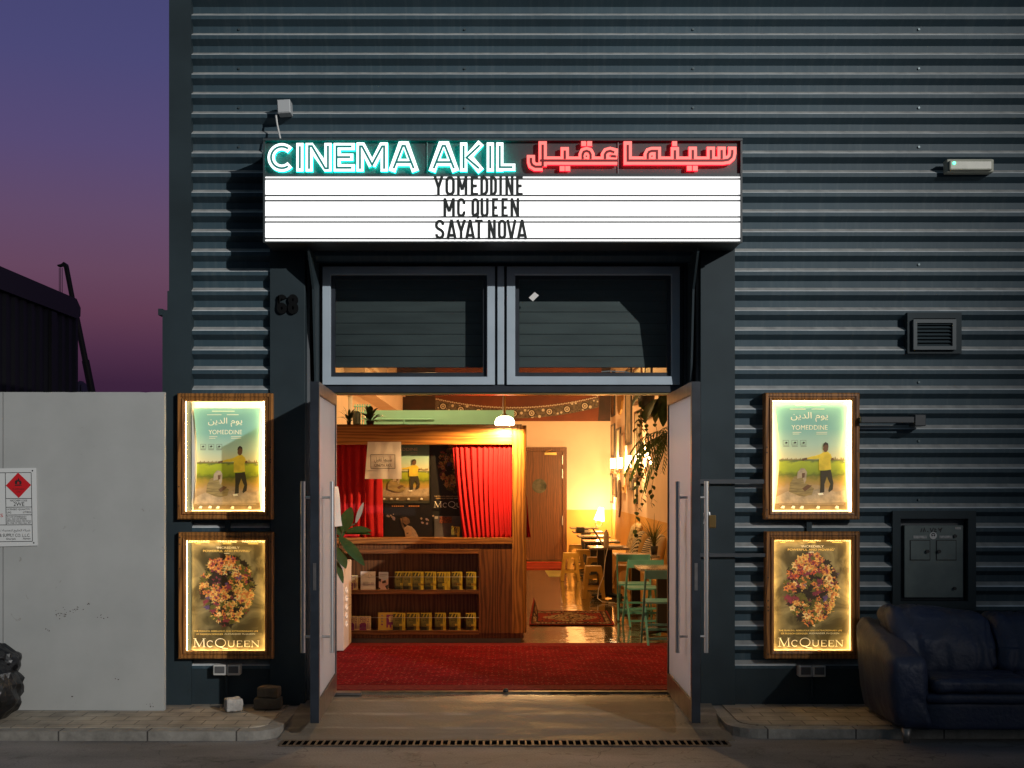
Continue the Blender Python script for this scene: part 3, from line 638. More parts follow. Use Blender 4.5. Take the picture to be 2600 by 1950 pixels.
for i in range(90):
    x = PX(1108, 26.79) + (PX(1517, 26.79) - PX(1108, 26.79)) * i / 89
    m.disc(x, cz(x) + .125 + .006 * (i % 2), .017, y - .010, 3, 6)
    if i % 2: m.disc(x, cz(x) + random.uniform(-.1, .1), random.uniform(.015, .034), y - .011, random.choice((3, 3, 1)), 7)
for i in range(9):
    x = PX(1125, 26.79) + i * .38; m.disc(x, cz(x), .085, y - .012, 1, 12); m.disc(x, cz(x), .062, y - .014, 3, 12); m.disc(x, cz(x), .04, y - .016, 2, 10); m.disc(x, cz(x), .02, y - .018, 3, 8)
tag(m.build('mural', [mat('mural_rust', (.20, .042, .010), .6, col2=(.11, .022, .008), vs=1.6), mat('mural_dark', (.028, .013, .009), .6, col2=(.06, .02, .012), vs=4), mat('mural_band', (.17, .125, .09), .6, col2=(.05, .035, .025), vs=26, detail=8), mat('mural_stud', (.62, .54, .44), .5)]),
    'wide rust red print with a grey studded band high on the back wall', 'mural')
# ------------------------------------------------------------------ the lit sign over the doors
S = thing('marquee_sign', 'wide box sign with neon script above three bright rows of black letters', 'sign', (0, -.65, 3.48))
D = 9.35; yf = -.65
sx0, sx1, sz0, sz1 = PX(670, D), PX(1883, D), PZ(615, D), PZ(355, D); zm = PZ(447.5, D)
MB().box(sx0, sx1, yf + .02, -.28, sz0, sz1).build('sign_box', mat('sign_black', (.045, .052, .056), .45, var=.3, vs=3), S, bevel=.004)
m = MB(); t = .012
m.box(sx0 - .004, sx1 + .004, yf - .02, yf + .02, sz1 - .010, sz1 + .006); m.box(sx0 - .004, sx1 + .004, yf - .012, yf + .02, sz0 - .004, sz0 + .006)
m.box(sx0 - .004, sx0 + .010, yf - .012, yf + .02, sz0 + .006, sz1 - .01); m.box(sx1 - .010, sx1 + .004, yf - .012, yf + .02, sz0 + .006, sz1 - .01)
m.box(sx0 + .01, sx1 - .01, yf - .004, yf + .02, zm, zm + .02); m.build('sign_frame', mat('sign_trim', (.045, .055, .06), .4), S)
for px in (1084.6, 1569.8): MB().box(PX(px, D) - .003, PX(px, D) + .003, yf + .006, yf + .019, zm + .02, sz1 - .01).build('seam', mat('sign_seam', (.18, .22, .22), .4), S)
m = MB(); m.quad((sx0 + .010, yf + .012, sz0 + .006), (sx1 - .010, yf + .012, sz0 + .006), (sx1 - .010, yf + .012, zm), (sx0 + .010, yf + .012, zm))
m.build('lightbox_panel', emit('lightbox_white', (1, 1, .985), 1.18), S)
trk = mat('letter_track', (.05, .055, .06), .4)
for py in (454.2, 496, 509.3, 550.6, 563.4, 605.4):
    z = PZ(py, D); MB().box(sx0 + .010, sx1 - .010, yf - .002, yf + .010, z - .0050, z + .0050).build('track', trk, S)
lb = mat('letter_black', (.014, .018, .018), .5)
rows = [('YOMEDDINE', [(1102.6, 1124.5), (1131, 1155), (1160.5, 1187), (1195, 1214), (1219.5, 1240), (1244, 1262), (1267.5, 1275), (1283, 1304), (1310, 1327.5)], 448.4, 497.6),
        ('MC QUEEN', [(1126, 1155), (1160.5, 1182), None, (1197, 1217), (1220, 1241), (1249, 1265), (1273, 1289.5), (1296, 1318.5)], 504, 552.4),
        ('SAYAT NOVA', [(1104.5, 1129), (1135, 1158.5), (1160, 1182), (1182.5, 1205), (1206, 1226), None, (1238.5, 1259), (1264, 1285.5), (1287, 1310), (1313.5, 1337.5)], 558.6, 608.4)]
for s_, spans, pa, pb in rows:
    for ch, sp in zip(s_, spans):
        if sp is None: continue
        m = MB(); x0, x1 = PX(sp[0], D), PX(sp[1], D); z0, z1 = PZ(pb, D), PZ(pa, D); w = .0105; y = yf - .016
        xc = (x0 + x1) / 2; V = lambda *p, dy=0.: m.stroke([(x0 + u * (x1 - x0), z0 + v * (z1 - z0)) for u, v in p], w, y - dy, .012)
        e = w / (x1 - x0); q = w / (z1 - z0)
        if ch == 'Y': V((.08, 1), (.5, .42)); V((.92, 1), (.5, .42), dy=.0006); V((.5, .48), (.5, 0), dy=.0012)
        elif ch in 'OQ':
            r_ = (x1 - x0) / 2 - w; rz = r_ * 1.1
            p = arc(xc, z1 - w - rz, r_, 0, 180, 10, rz) + arc(xc, z0 + w + rz, r_, 180, 360, 10, rz); m.stroke(p, w, y, .012, closed=True)
            if ch == 'Q': V((.5, .2), (.95, -.04), dy=.0008)
        elif ch == 'M': V((e, 0), (e, 1)); V((1 - e, 0), (1 - e, 1)); V((e, .97), (.5, .3), dy=.0006); V((1 - e, .97), (.5, .3), dy=.0012)
        elif ch == 'E': V((e, 0), (e, 1)); V((0, q), (1, q), dy=.0006); V((0, .5), (.85, .5), dy=.0006); V((0, 1 - q), (1, 1 - q), dy=.0006)
        elif ch == 'D':
            r_ = (x1 - x0) * .62; m.stroke([(x0 + w, z0 + w), (x0 + w, z1 - w), (x1 - r_, z1 - w)] + arc(x1 - r_, z1 - w - r_ * .9, r_ - w, 90, 0, 6, r_ * .9) + arc(x1 - r_, z0 + w + r_ * .9, r_ - w, 0, -90, 6, r_ * .9), w, y, .012, closed=True)
        elif ch == 'I': V((.5, 0), (.5, 1))
        elif ch == 'N': V((e, 0), (e, 1)); V((1 - e, 0), (1 - e, 1)); V((e, .96), (1 - e, .04), dy=.0006)
        elif ch == 'C':
            r_ = (x1 - x0) / 2 - w; rz = r_ * 1.1
            m.stroke(arc(xc, z1 - w - rz, r_, -25, 180, 12, rz) + arc(xc, z0 + w + rz, r_, 180, 385, 12, rz), w, y, .012)
        elif ch == 'U':
            r_ = (x1 - x0) / 2 - w; m.stroke([(x0 + w, z1)] + arc(xc, z0 + w + r_ * 1.1, r_, 180, 360, 12, r_ * 1.1) + [(x1 - w, z1)], w, y, .012)
        elif ch == 'S':
            r_ = (x1 - x0) / 2 - w; rz = (z1 - z0) * .25 - w * .5; h = (z1 - z0)
            m.stroke(arc(xc, z1 - w - rz, r_, 5, 200, 12, rz) + [(x0 + .3 * (x1 - x0), z0 + .56 * h), (x0 + .68 * (x1 - x0), z0 + .45 * h)] + arc(xc, z0 + w + rz, r_, 20, -175, 12, rz), w, y, .012)
        elif ch == 'A': V((.08, 0), (.5, 1)); V((.92, 0), (.5, 1), dy=.0006); V((.25, .2), (.75, .2), dy=.0012)
        elif ch == 'T': V((.5, 0), (.5, .97)); V((0, 1 - q), (1, 1 - q), dy=.0006)
        elif ch == 'V': V((.08, 1), (.5, 0)); V((.92, 1), (.5, 0), dy=.0006)
        fix_normals(m.build('letter', lb, S))
# neon: each letter a thick glowing outline with a dark channel along its middle
tealg = emit('neon_teal', (.88, 1.0, 1.0), 1.25); redg = emit('neon_red', (1.0, .165, .145), 1.05)
tealg2 = emit('neon_teal_return', (0, .85, .70), 4.5); redg2 = emit('neon_red_return', (1.0, .010, .03), 2.2)
tealc = mat('channel_teal', (.01, .30, .27), .5); redc = mat('channel_red', (.22, .004, .010), .5)
def C2(x, y): return (PX(650 + x * .3165, D), PZ(330 + y * .3165, D))
def C3(x, y): return (PX(1300 + x * .2939, D), PZ(330 + y * .2939, D))
def neon(strokes, slots, conv, hw, sw, g, c, sc):
    m = MB()
    for i, p in enumerate(strokes): m.stroke([conv(*q) for q in p], hw * sc, yf - .034 - .0006 * i, .030, 0, False, 1)
    o = fix_normals(m.build('neon_letter', [g, tealg2 if g is tealg else redg2], S))
    m = MB()
    for i, p in enumerate(slots): m.stroke([conv(*q) for q in p], sw * sc, yf - .034 - .0006 * len(strokes) - .0022 - .0005 * i, .0015)
    m.build('channel', c, o)
k2 = .3165 / FPX * D; k3 = .2939 / FPX * D
def cn(st, sl): neon(st, sl, C2, 28.5, 8.2, tealg, tealc, k2)
A_ = arc(214, 230, 86, 42, 318, 22)
cn([[(x, 460 - y) for x, y in A_]], [[(x, 460 - y) for x, y in A_[1:-1]]])
cn([[(358, 114), (358, 342)]], [[(358, 140), (358, 318)]])
def nletter(x0, x1):
    cn([[(x0 + 29, 114), (x0 + 29, 342)], [(x1 - 29, 114), (x1 - 29, 342)], [(x0 + 32, 128), (x1 - 32, 328)]],
       [[(x0 + 29, 322), (x0 + 29, 140), (x0 + 52, 140), (x1 - 52, 318), (x1 - 29, 318), (x1 - 29, 136)]])
nletter(403, 612)
cn([[(656, 114), (656, 342)], [(628, 143), (797, 143)], [(628, 228), (785, 228)], [(628, 313), (797, 313)]],
   [[(772, 143), (652, 143), (652, 313), (772, 313)], [(652, 228), (762, 228)]])
cn([[(839, 110), (839, 342)], [(1032, 110), (1032, 342)], [(848, 124), (936, 296)], [(1024, 124), (936, 296)]],
   [[(839, 322), (839, 142), (856, 142), (936, 290), (1016, 142), (1032, 142), (1032, 322)]])
def aletter(x0, x1):
    c = (x0 + x1) / 2
    cn([[(c - 12, 110), (x0 + 28, 342)], [(c + 12, 110), (x1 - 28, 342)], [(c - 62, 270), (c + 62, 270)], [(c - 30, 130), (c + 30, 130)]],
       [[(x0 + 42, 318), (c - 10, 138), (c + 10, 138), (x1 - 42, 318)], [(c - 62, 268), (c + 62, 268)]])
aletter(1066, 1310); aletter(1386, 1632)
cn([[(1667, 110), (1667, 342)], [(1806, 112), (1700, 232)], [(1700, 214), (1806, 340)]], [[(1667, 136), (1667, 318)], [(1796, 132), (1690, 232), (1790, 318)]])
cn([[(1880, 110), (1880, 342)]], [[(1880, 136), (1880, 318)]])
cn([[(1956, 110), (1956, 342)], [(1930, 308), (2080, 308)]], [[(1956, 136), (1956, 308), (2058, 308)]])
def rn(st, sl=None): neon(st, sl if sl is not None else st, C3, 35.5, 10.0, redg, redc, k3)
base = 275
rn([[(996, 108), (996, 311)], [(962, base), (1140, base)]], [[(996, 140), (996, base), (1140, base)]])                      # alef
rn([[(1140, base), (1280, base)], [(1168, 262), (1168, 222), (1180, 200), (1204, 192), (1247, 192), (1247, 262)]],
   [[(1140, base), (1280, base)], [(1168, 262), (1168, 222), (1180, 200), (1204, 192), (1247, 192), (1247, 262)]])             # meem
rn([[(1280, base), (1470, base)], [(1402, 158), (1402, 262)]], [[(1280, base), (1470, base)], [(1402, 186), (1402, 262)]])     # noon
rn([[(1470, base), (1640, base)], [(1556, 155), (1556, 262)]], [[(1470, base), (1640, base)], [(1556, 184), (1556, 262)]])     # yeh
rn([[(1640, base), (1815, base), (1862, 268), (1888, 245), (1896, 210), (1896, 155)], [(1712, 155), (1712, 262)], [(1804, 155), (1804, 262)]],
   [[(1640, base), (1815, base), (1862, 268), (1888, 245), (1896, 210), (1896, 184)], [(1712, 184), (1712, 262)], [(1804, 184), (1804, 262)]])
rn([[(264, 108), (264, 325)], [(163, 226), (163, 285), (172, 312), (200, 328), (264, 328)], [(300, base), (440, base)]],
   [[(264, 138), (264, 326)], [(163, 252), (163, 285), (172, 312), (200, 328), (264, 328)], [(240, base), (440, base)]])        # lam
rn([[(440, base), (570, base)], [(454, 158), (454, 262)]], [[(440, base), (570, base)], [(454, 188), (454, 262)]])
rn([[(570, base), (760, base)], [(608, 262), (608, 222), (618, 200), (642, 192), (664, 200), (676, 222), (676, 262)]])            # qaf
rn([[(760, base), (905, base)], [(800, 262), (800, 222), (815, 200), (845, 192), (875, 200), (872, 232)]],
   [[(760, base), (905, base)], [(800, 262), (800, 222), (815, 200), (845, 192), (880, 205)], [(850, 236), (896, 240)]])         # ain
for x, y in ((617, 128), (668, 128), (432, 342), (480, 342), (1400, 128), (1527, 340), (1578, 340)):
    m = MB(); a = C3(x - 21, y); b_ = C3(x + 21, y); m.stroke([a, b_], 21 * k3, yf - .033, .028, 0, False, 1); fix_normals(m.build('neon_dot', [redg, redg2], S))
for x, y in ((640, 238), (1204, 238)):
    c = C3(x, y); m = MB(); m.cyl_y(c[0], c[1], 25 * k3, yf - .0385, yf - .012, 0, 14); o = m.build('neon_dot', redg, S)
    MB().cyl_y(c[0], c[1], 7 * k3, yf - .041, yf - .039, 0, 8).build('channel', redc, o)
# ------------------------------------------------------------------ things fixed to the facade
m = MB(); m.box(PX(703.5, 9.6), PX(737, 9.6), -.40, -.285, PZ(287, 9.6), PZ(252, 9.6)); m.rot_y(-3, PX(720, 9.6), PZ(270, 9.6))
jb = thing('junction_box', 'small tilted grey junction box high on the ribs above the sign', 'junction box', (PX(720, 9.6), -.3, PZ(270, 9.6)))
m.build('box', mat('grey_plastic', (.36, .38, .39), .5), jb, bevel=.006)
m = MB(); m.box(PX(703, 9.6) + .008, PX(737, 9.6) - .006, -.404, -.40, PZ(287, 9.6) + .008, PZ(252, 9.6) - .008); m.rot_y(-3, PX(720, 9.6), PZ(270, 9.6)); m.build('lid', mat('grey_plastic_lid', (.42, .44, .45), .45), jb)
tag(MB().tube([(PX(700, 9.6), -.34, PZ(280, 9.6)), (PX(699, 9.6), -.37, PZ(292, 9.6)), (PX(701, 9.55), -.40, PZ(312, 9.55)), (PX(706, 9.5), -.45, PZ(335, 9.5)), (PX(711, 9.45), -.50, PZ(357, 9.45))], .0075, 0, 8)
    .build('cable', mat('white_cable', (.62, .62, .60), .5)), 'short white cable hanging from the junction box to the sign top', 'cable')
e_ = thing('emergency_light', 'slim grey emergency light with a green dot, high on the right', 'emergency light', (PX(2463, 9.65), -.28, PZ(421, 9.65)))
MB().box(PX(2403, 9.65), PX(2523, 9.65), -.36, -.272, PZ(438, 9.65), PZ(404, 9.65)).build('body', mat('emergency_body', (.33, .34, .28), .5), e_, bevel=.01)
MB().box(PX(2408, 9.64), PX(2518, 9.64), -.385, -.36, PZ(434, 9.64), PZ(408, 9.64)).build('diffuser', mat('emergency_diffuser', (.40, .41, .33), .3, var=.2, vs=12), e_, bevel=.012)
MB().cyl_y(PX(2424, 9.6), PZ(413, 9.6), .012, -.392, -.384, 0, 10).build('indicator', emit('green_led', (.1, 1, .45), 3), e_)
v_ = thing('wall_vent', 'square slate louvred vent standing out of the ribs at right', 'vent', (PX(2373, 9.7), -.28, PZ(850, 9.7)))
X = [PX(v, 9.7) for v in (2303, 2443, 2316, 2424)]; Z = [PZ(v, 9.7) for v in (899, 792, 889, 812)]
MB().ring(X[0], X[1], Z[0], Z[1], [(0, -.22), (.004, -.30), (.05, -.30), (.05, -.25)]).build('back_plate', trimp, v_)
MB().ring(X[2], X[3], Z[2], Z[3], [(0, -.28), (0, -.335), (.028, -.335), (.028, -.29)]).build('frame', mat('vent_slate', (.045, .064, .074), .5), v_)
MB().quad((X[2], -.285, Z[2]), (X[3], -.285, Z[2]), (X[3], -.285, Z[3]), (X[2], -.285, Z[3])).build('duct_opening', black, v_)
for i in range(7):
    z = Z[2] + .03 + (Z[3] - Z[2] - .07) * i / 6
    MB().prism_x([(-.325, z), (-.322, z - .002), (-.29, z + .022), (-.293, z + .024)], X[2] + .028, X[3] - .028).build('slat', MATS['vent_slate'], v_)
# meter cabinet sunk in a raised surround
c_ = thing('meter_cabinet', 'dull green metal meter cabinet with two small hatches set in the wall above the sofa', 'meter cabinet', (PX(2370, 9.7), -.28, PZ(1425, 9.7)))
r0, r1, q0, q1 = PX(2288, 9.7), PX(2459, 9.7), PZ(1524, 9.7), PZ(1322, 9.7)
MB().ring(MX0, MX1, MZ0, MZ1, [(0, -.2), (0, -.288), (r0 - MX0, -.288), (r0 - MX0 + .002, -.18), (r0 - MX0 + .3, -.178)]).build('surround', trimp, c_)
cabm = mat('cabinet_green', (.12, .155, .15), .5, col2=(.085, .115, .115), vs=7, detail=8)
d0, d1, e0, e1 = PX(2295, 9.75), PX(2444, 9.75), PZ(1517, 9.75), PZ(1334, 9.75)
MB().box(r0 + .02, r1 - .02, -.19, -.178, q0 + .01, q1 - .01).build('back_panel', black, c_)
MB().box(d0, d1, -.262, -.19, e0, e1).build('cabinet_door', cabm, c_, bevel=.004)
for a, b_, hx in ((2309.6, 2361.7, 2354), (2376, 2428, 2384)):
    x0, x1, z0, z1 = PX(a, 9.74), PX(b_, 9.74), PZ(1423, 9.74), PZ(1371, 9.74)
    h = MB().box(x0 + .006, x1 - .006, -.268, -.262, z0 + .006, z1 - .006).build('hatch', cabm, c_, bevel=.002)
    MB().ring(x0, x1, z0, z1, [(0, -.2625), (0, -.264), (.006, -.264), (.006, -.2625)]).build('hatch_gap', black, h)
    MB().cyl_y(PX(hx, 9.73), PZ(1400, 9.73), .014, -.285, -.268, 0, 12).build('knob', black, h)
    MB().box(PX((a + b_) / 2 - 17, 9.74) , PX((a + b_) / 2 + 17, 9.74), -.2655, -.262, PZ(1367, 9.74), PZ(1360, 9.74)).build('label_plate', mat('label_grey', (.42, .43, .42), .6, col2=(.2, .2, .2), vs=60), h)
k_ = MB().cyl_y(PX(2369, 9.74), PZ(1360, 9.74), .028, -.266, -.262, 0, 20); k_.disc(PX(2369, 9.74), PZ(1358, 9.74), .016, -.2665, 1, 12); k_.disc(PX(2369, 9.74), PZ(1363, 9.74), .011, -.267, 0, 10, rx=.008); k_.disc(PX(2369, 9.74), PZ(1357, 9.74), .004, -.2672, 0, 8, rx=.010)
k_.build('round_sticker', [mat('sticker_white', (.55, .55, .54), .6), black], c_)
m = MB(); g_ = lambda pts: m.stroke([(PX(1900 + x * .3857, 9.74), PZ(1300 + y * .3857, 9.74)) for x, y in pts], .004, -.2630, 0)
for pts in ([(1135, 132), (1142, 108)], [(1150, 132), (1158, 106), (1165, 130)], [(1178, 126), (1185, 132)], [(1196, 106), (1206, 132), (1218, 104)], [(1228, 106), (1226, 130), (1240, 128)], [(1228, 118), (1238, 116)], [(1252, 104), (1256, 120), (1276, 104)], [(1270, 110), (1262, 134)]): g_(pts)
m.build('marker_scrawl', black, c_)
MB().box(PX(2425, 9.74), PX(2440, 9.74), -.264, -.262, PZ(1344, 9.74), PZ(1338, 9.74)).build('label_plate', MATS['label_grey'], c_)
for px, py in ((2425, 1361), (2424, 1494)): MB().cyl_y(PX(px, 9.73), PZ(py, 9.73), .013, -.28, -.262, 0, 12).build('lock', black, c_)
tag(MB().box(PX(2184, 9.6), PX(2335, 9.6), -.42, -.36, PZ(1074, 9.6), PZ(1058, 9.6)).box(PX(2320, 9.6), PX(2348, 9.6), -.43, -.28, PZ(1082, 9.6), PZ(1053, 9.6)).build('bracket_arm', mat('bracket_paint', (.03, .036, .042), .4), bevel=.005), 'dark stub bracket arm jutting right of the upper poster case', 'bracket')
for py0, py1, lab in ((1217, 1228, 'upper thin dark flat bar crossing the right door post'), (1405, 1414, 'lower thin dark flat bar crossing the right door post')):
    tag(MB().box(PX(1775, 9.66), PX(1945, 9.66), -.345, -.301, PZ(py1, 9.66), PZ(py0, 9.66)).build('flat_bar', mat('bar_paint', (.045, .052, .06), .45)), lab, 'bar', 'dark bars across the right door post')
# house number on the left post
m = MB(); z0, z1 = PZ(797, 9.68), PZ(748, 9.68); w = .0155
def D6(x0, x1, mirror):
    r_ = (x1 - x0) / 2 - w; xc = (x0 + x1) / 2; h = z1 - z0; rz = h * .29 - w
    m.stroke(arc(xc, z0 + w + rz, r_, 0, 360, 22, rz)[:-1], w, -.328, .026, closed=True)
    m.stroke([(x0 + w, z0 + h * .32), (x0 + w, z1 - h * .25)] + arc(xc, z1 - w - h * .19, r_, 170, 20, 9, h * .19), w, -.3286, .026)
D6(PX(703, 9.68), PX(728.5, 9.68), 0)
xa, xb = PX(731, 9.68), PX(757, 9.68); xc = (xa + xb) / 2; r_ = (xb - xa) / 2 - w; h = z1 - z0
m.stroke(arc(xc, z0 + w + h * .26 - w * .6, r_, 0, 360, 22, h * .26 - w * .5)[:-1], w, -.328, .026, closed=True)
m.stroke(arc(xc, z1 - w - h * .24 + w * .6, r_ * .92, 0, 360, 22, h * .24 - w * .5)[:-1], w, -.3286, .026, closed=True)
hn = thing('house_number', 'black raised numerals 68 on the left door post', 'house number', (PX(730, 9.7), -.30, z0)); fix_normals(m.build('numerals', mat('matt_black', (.004, .0045, .005), .8, spec=.1), hn))
# twin sockets under the poster cases
for px0, px1, py0, py1, lab in ((541, 609, 1688, 1715, 'pale twin weatherproof sockets on the wall above the white block'), (2029, 2097, 1690, 1719, 'pale twin weatherproof sockets on the wall beside the sofa')):
    r_ = thing('socket_pair', lab, 'socket', (PX((px0 + px1) / 2, 9.65), -.27, PZ(py1, 9.65)), 'twin sockets under the poster cases')
    pm = (px0 + px1) / 2
    for a, b_ in ((px0, pm - .6), (pm + .6, px1)):
        x0, x1, z0, z1 = PX(a, 9.65), PX(b_, 9.65), PZ(py1, 9.65), PZ(py0, 9.65)
        s_ = MB().box(x0, x1, -.35, -.265, z0, z1).build('socket_box', mat('socket_grey', (.50, .50, .47), .5), r_, bevel=.006)
        MB().box(x0 + .014, x1 - .012, -.357, -.35, z0 + .018, z1 - .012).build('cover', mat('socket_cover', (.10, .10, .10), .25), s_, bevel=.003)
    MB().tube([(PX(pm, 9.7), -.30, PZ(py1, 9.7)), (PX(pm, 9.7), -.30, .02)], .012).build('conduit', trimp, r_)
# ------------------------------------------------------------------ film posters (each print is one flat sheet)
cream_ink = mat('ink_cream', (.85, .80, .66), .6); dark_ink = mat('ink_dark', (.03, .03, .02), .6); gold_ink = mat('ink_gold', (.72, .50, .16), .6)
def field_fn(nt, b, out):
    tc = nn(nt, 'ShaderNodeTexCoord'); sx = nn(nt, 'ShaderNodeSeparateXYZ'); nt.links.new(tc.outputs['Generated'], sx.inputs[0])
    nz = nn(nt, 'ShaderNodeTexNoise'); nz.inputs['Scale'].default_value = 9; nz.inputs['Detail'].default_value = 8
    mp = nn(nt, 'ShaderNodeMapping'); mp.inputs['Scale'].default_value = (1, 1, 2.2); nt.links.new(tc.outputs['Generated'], mp.inputs[0]); nt.links.new(mp.outputs[0], nz.inputs[0])
    ma = nn(nt, 'ShaderNodeMath', operation='MULTIPLY_ADD'); ma.inputs[1].default_value = .11; ma.inputs[2].default_value = -.055; nt.links.new(nz.outputs[0], ma.inputs[0])
    ad = nn(nt, 'ShaderNodeMath', operation='ADD'); nt.links.new(sx.outputs[2], ad.inputs[0]); nt.links.new(ma.outputs[0], ad.inputs[1])
    r = nn(nt, 'ShaderNodeValToRGB'); e = r.color_ramp.elements
    st = [(0, (.07, .05, .02)), (.10, (.20, .14, .07)), (.20, (.42, .29, .16)), (.235, (.40, .25, .07)), (.28, (.34, .24, .04)), (.325, (.12, .15, .015)), (.36, (.26, .32, .02)), (.44, (.36, .42, .03)), (.463, (.08, .11, .05)), (.474, (.62, .60, .36)), (.60, (.40, .56, .45)), (.75, (.19, .42, .39)), (1, (.14, .35, .34))]
    e[0].position = 0; e[0].color = st[0][1] + (1,); e[1].position = 1; e[1].color = st[-1][1] + (1,)
    for p, c in st[1:-1]: q = e.new(p); q.color = c + (1,)
    # the noise moves only the land, not the sky
    gt = nn(nt, 'ShaderNodeMath', operation='LESS_THAN'); gt.inputs[1].default_value = .455; nt.links.new(sx.outputs[2], gt.inputs[0])
    mu = nn(nt, 'ShaderNodeMath', operation='MULTIPLY'); nt.links.new(ma.outputs[0], mu.inputs[0]); nt.links.new(gt.outputs[0], mu.inputs[1]); nt.links.new(mu.outputs[0], ad.inputs[1])
    nt.links.new(ad.outputs[0], r.inputs[0]); nt.links.new(r.outputs[0], b.inputs['Base Color']); b.inputs['Roughness'].default_value = .45
field = custom('print_field', field_fn)
pm_yel = [field, cream_ink, dark_ink, mat('print_yellow', (.74, .56, .05), .6, var=.3, vs=14), mat('print_trousers', (.035, .03, .016), .6), mat('print_skin', (.13, .065, .03), .6),
          mat('print_cloth', (.46, .36, .24), .6, var=.4, vs=24), mat('print_robe', (.34, .25, .10), .6, var=.5, vs=30, stretch=(.4, 1, 3))]
def wob(pts, k, n=3):
    out = []
    for i in range(len(pts)):
        a, b = pts[i], pts[(i + 1) % len(pts)]
        for t in range(n):
            u = t / n; p = (a[0] + (b[0] - a[0]) * u, a[1] + (b[1] - a[1]) * u)
            o = noise.noise_vector(Vector((p[0] * 17, p[1] * 17, 1))); out.append((p[0] + o.x * k, p[1] + o.y * k))
    return out
def film_field(m, x0, x1, z0, z1, y, pinch=0., full=True):
    """sky over a field, a standing and a sitting figure, titles"""
    def P(u, v):
        q = pinch * math.sin(math.pi * v)
        return (x0 + (q + u * (1 - 1.5 * q)) * (x1 - x0), z0 + v * (z1 - z0))
    n = 8
    for i in range(n):
        a, b = i / n, (i + 1) / n; m.plate([P(0, a), P(1, a), P(1, b), P(0, b)], y, 0)
    k = [0]
    def pl(pts, mi, w=.006):
        k[0] += 1; m.plate([P(*q) for q in wob(pts, w)], y - .0008 - .0003 * k[0], mi)
    def tx(s, u0, u1, v0, v1, mi=1):
        a, b = P(u0, v0), P(u1, v1); m.text(s, a[0], b[0], a[1], b[1], y - .0045, mi)
    pl([(.0, .12), (.18, .18), (.4, .16), (.62, .20), (.85, .17), (1, .19), (1, .07), (.0, .06)], 6, .012)
    for u in range(14): pl([(.02 + u * .022, .462), (.035 + u * .022, .478 + .008 * math.sin(u * 2.1)), (.05 + u * .022, .462)], 7, .003)
    for u in range(6): pl([(.80 + u * .03, .462), (.815 + u * .03, .485 + .012 * math.sin(u * 1.7)), (.835 + u * .03, .462)], 7, .003)
    # standing figure: trousers, shirt, outstretched arm, head
    pl([(.62, .36), (.78, .37), (.815, .25), (.80, .19), (.745, .165), (.735, .18), (.765, .24), (.72, .31), (.685, .24), (.68, .165), (.615, .155), (.625, .25)], 4)
    pl([(.585, .155), (.655, .160), (.67, .142), (.60, .136)], 1, .002)
    pl([(.60, .365), (.79, .372), (.775, .46), (.80, .475), (.815, .46), (.78, .52), (.73, .543), (.66, .535), (.61, .515), (.42, .483), (.42, .468), (.60, .478)], 3)
    pl([(.34, .475), (.42, .484), (.42, .466), (.38, .463), (.36, .452)], 5, .003); pl([(.78, .475), (.82, .482), (.825, .46), (.79, .455)], 5, .003)
    pl([(.66, .56), (.665, .60), (.69, .622), (.725, .62), (.745, .59), (.735, .555), (.71, .535), (.685, .535)], 5, .004)
    pl([(.657, .585), (.668, .615), (.70, .63), (.735, .618), (.745, .595), (.70, .607)], 4, .003)
    # sitting figure in a hood and striped robe
    pl([(.17, .17), (.18, .25), (.24, .31), (.33, .32), (.40, .25), (.53, .20), (.50, .14), (.40, .125), (.28, .14)], 7)
    pl([(.28, .29), (.28, .355), (.33, .39), (.39, .385), (.42, .35), (.41, .27), (.385, .24), (.36, .30)], 6, .008)
    pl([(.345, .34), (.39, .345), (.385, .30), (.35, .295)], 5, .003); pl([(.36, .2), (.44, .235), (.50, .225), (.40, .17)], 5, .005)
    if full:
        tx(arabic('يوم الدين'), .20, .73, .815, .905); tx('YOMEDDINE', .20, .73, .742, .785)
        for a, b, v in ((.21, .34, .715), (.21, .31, .700), (.56, .72, .715), (.56, .72, .700), (.20, .42, .93), (.50, .68, .93), (.28, .62, .965)): pl([(a, v), (b, v), (b, v + .005), (a, v + .005)], 1, 0)
        for i in range(3):
            u = .06 + i * .13; a, b = P(u, .60), P(u + .09, .645); m.ring(a[0], b[0], a[1], b[1], [(0, y - .004), (.0018, y - .004)], 2)
            pl([(u + .02, .618), (u + .05, .632), (u + .07, .622), (u + .05, .612)], 2, .002); pl([(u, .588), (u + .09, .588), (u + .09, .592), (u, .592)], 2, 0)
    for i in range(3): pl([(.05, .072 - i * .010), (.95, .072 - i * .010), (.95, .076 - i * .010), (.05, .076 - i * .010)], 6, 0)
    for u in (.08, .22, .34, .56, .82): pl([(u, .018), (u + .05, .014), (u + .055, .036), (u + .02, .04)], 1, .003)
    return m
def glaze_fn(nt, b, out):
    tc = nn(nt, 'ShaderNodeTexCoord'); nz = nn(nt, 'ShaderNodeTexNoise'); nz.inputs['Scale'].default_value = 5; nz.inputs['Detail'].default_value = 8; nz.inputs['Distortion'].default_value = 1.2
    nt.links.new(tc.outputs['Object'], nz.inputs[0]); r = nn(nt, 'ShaderNodeValToRGB'); e = r.color_ramp.elements; e[0].position = .42; e[1].position = .8
    e[0].color = (.050, .040, .018, 1); e[1].color = (.26, .22, .12, 1); nt.links.new(nz.outputs[0], r.inputs[0]); nt.links.new(r.outputs[0], b.inputs['Base Color']); b.inputs['Roughness'].default_value = .4
umber = custom('print_umber', glaze_fn)
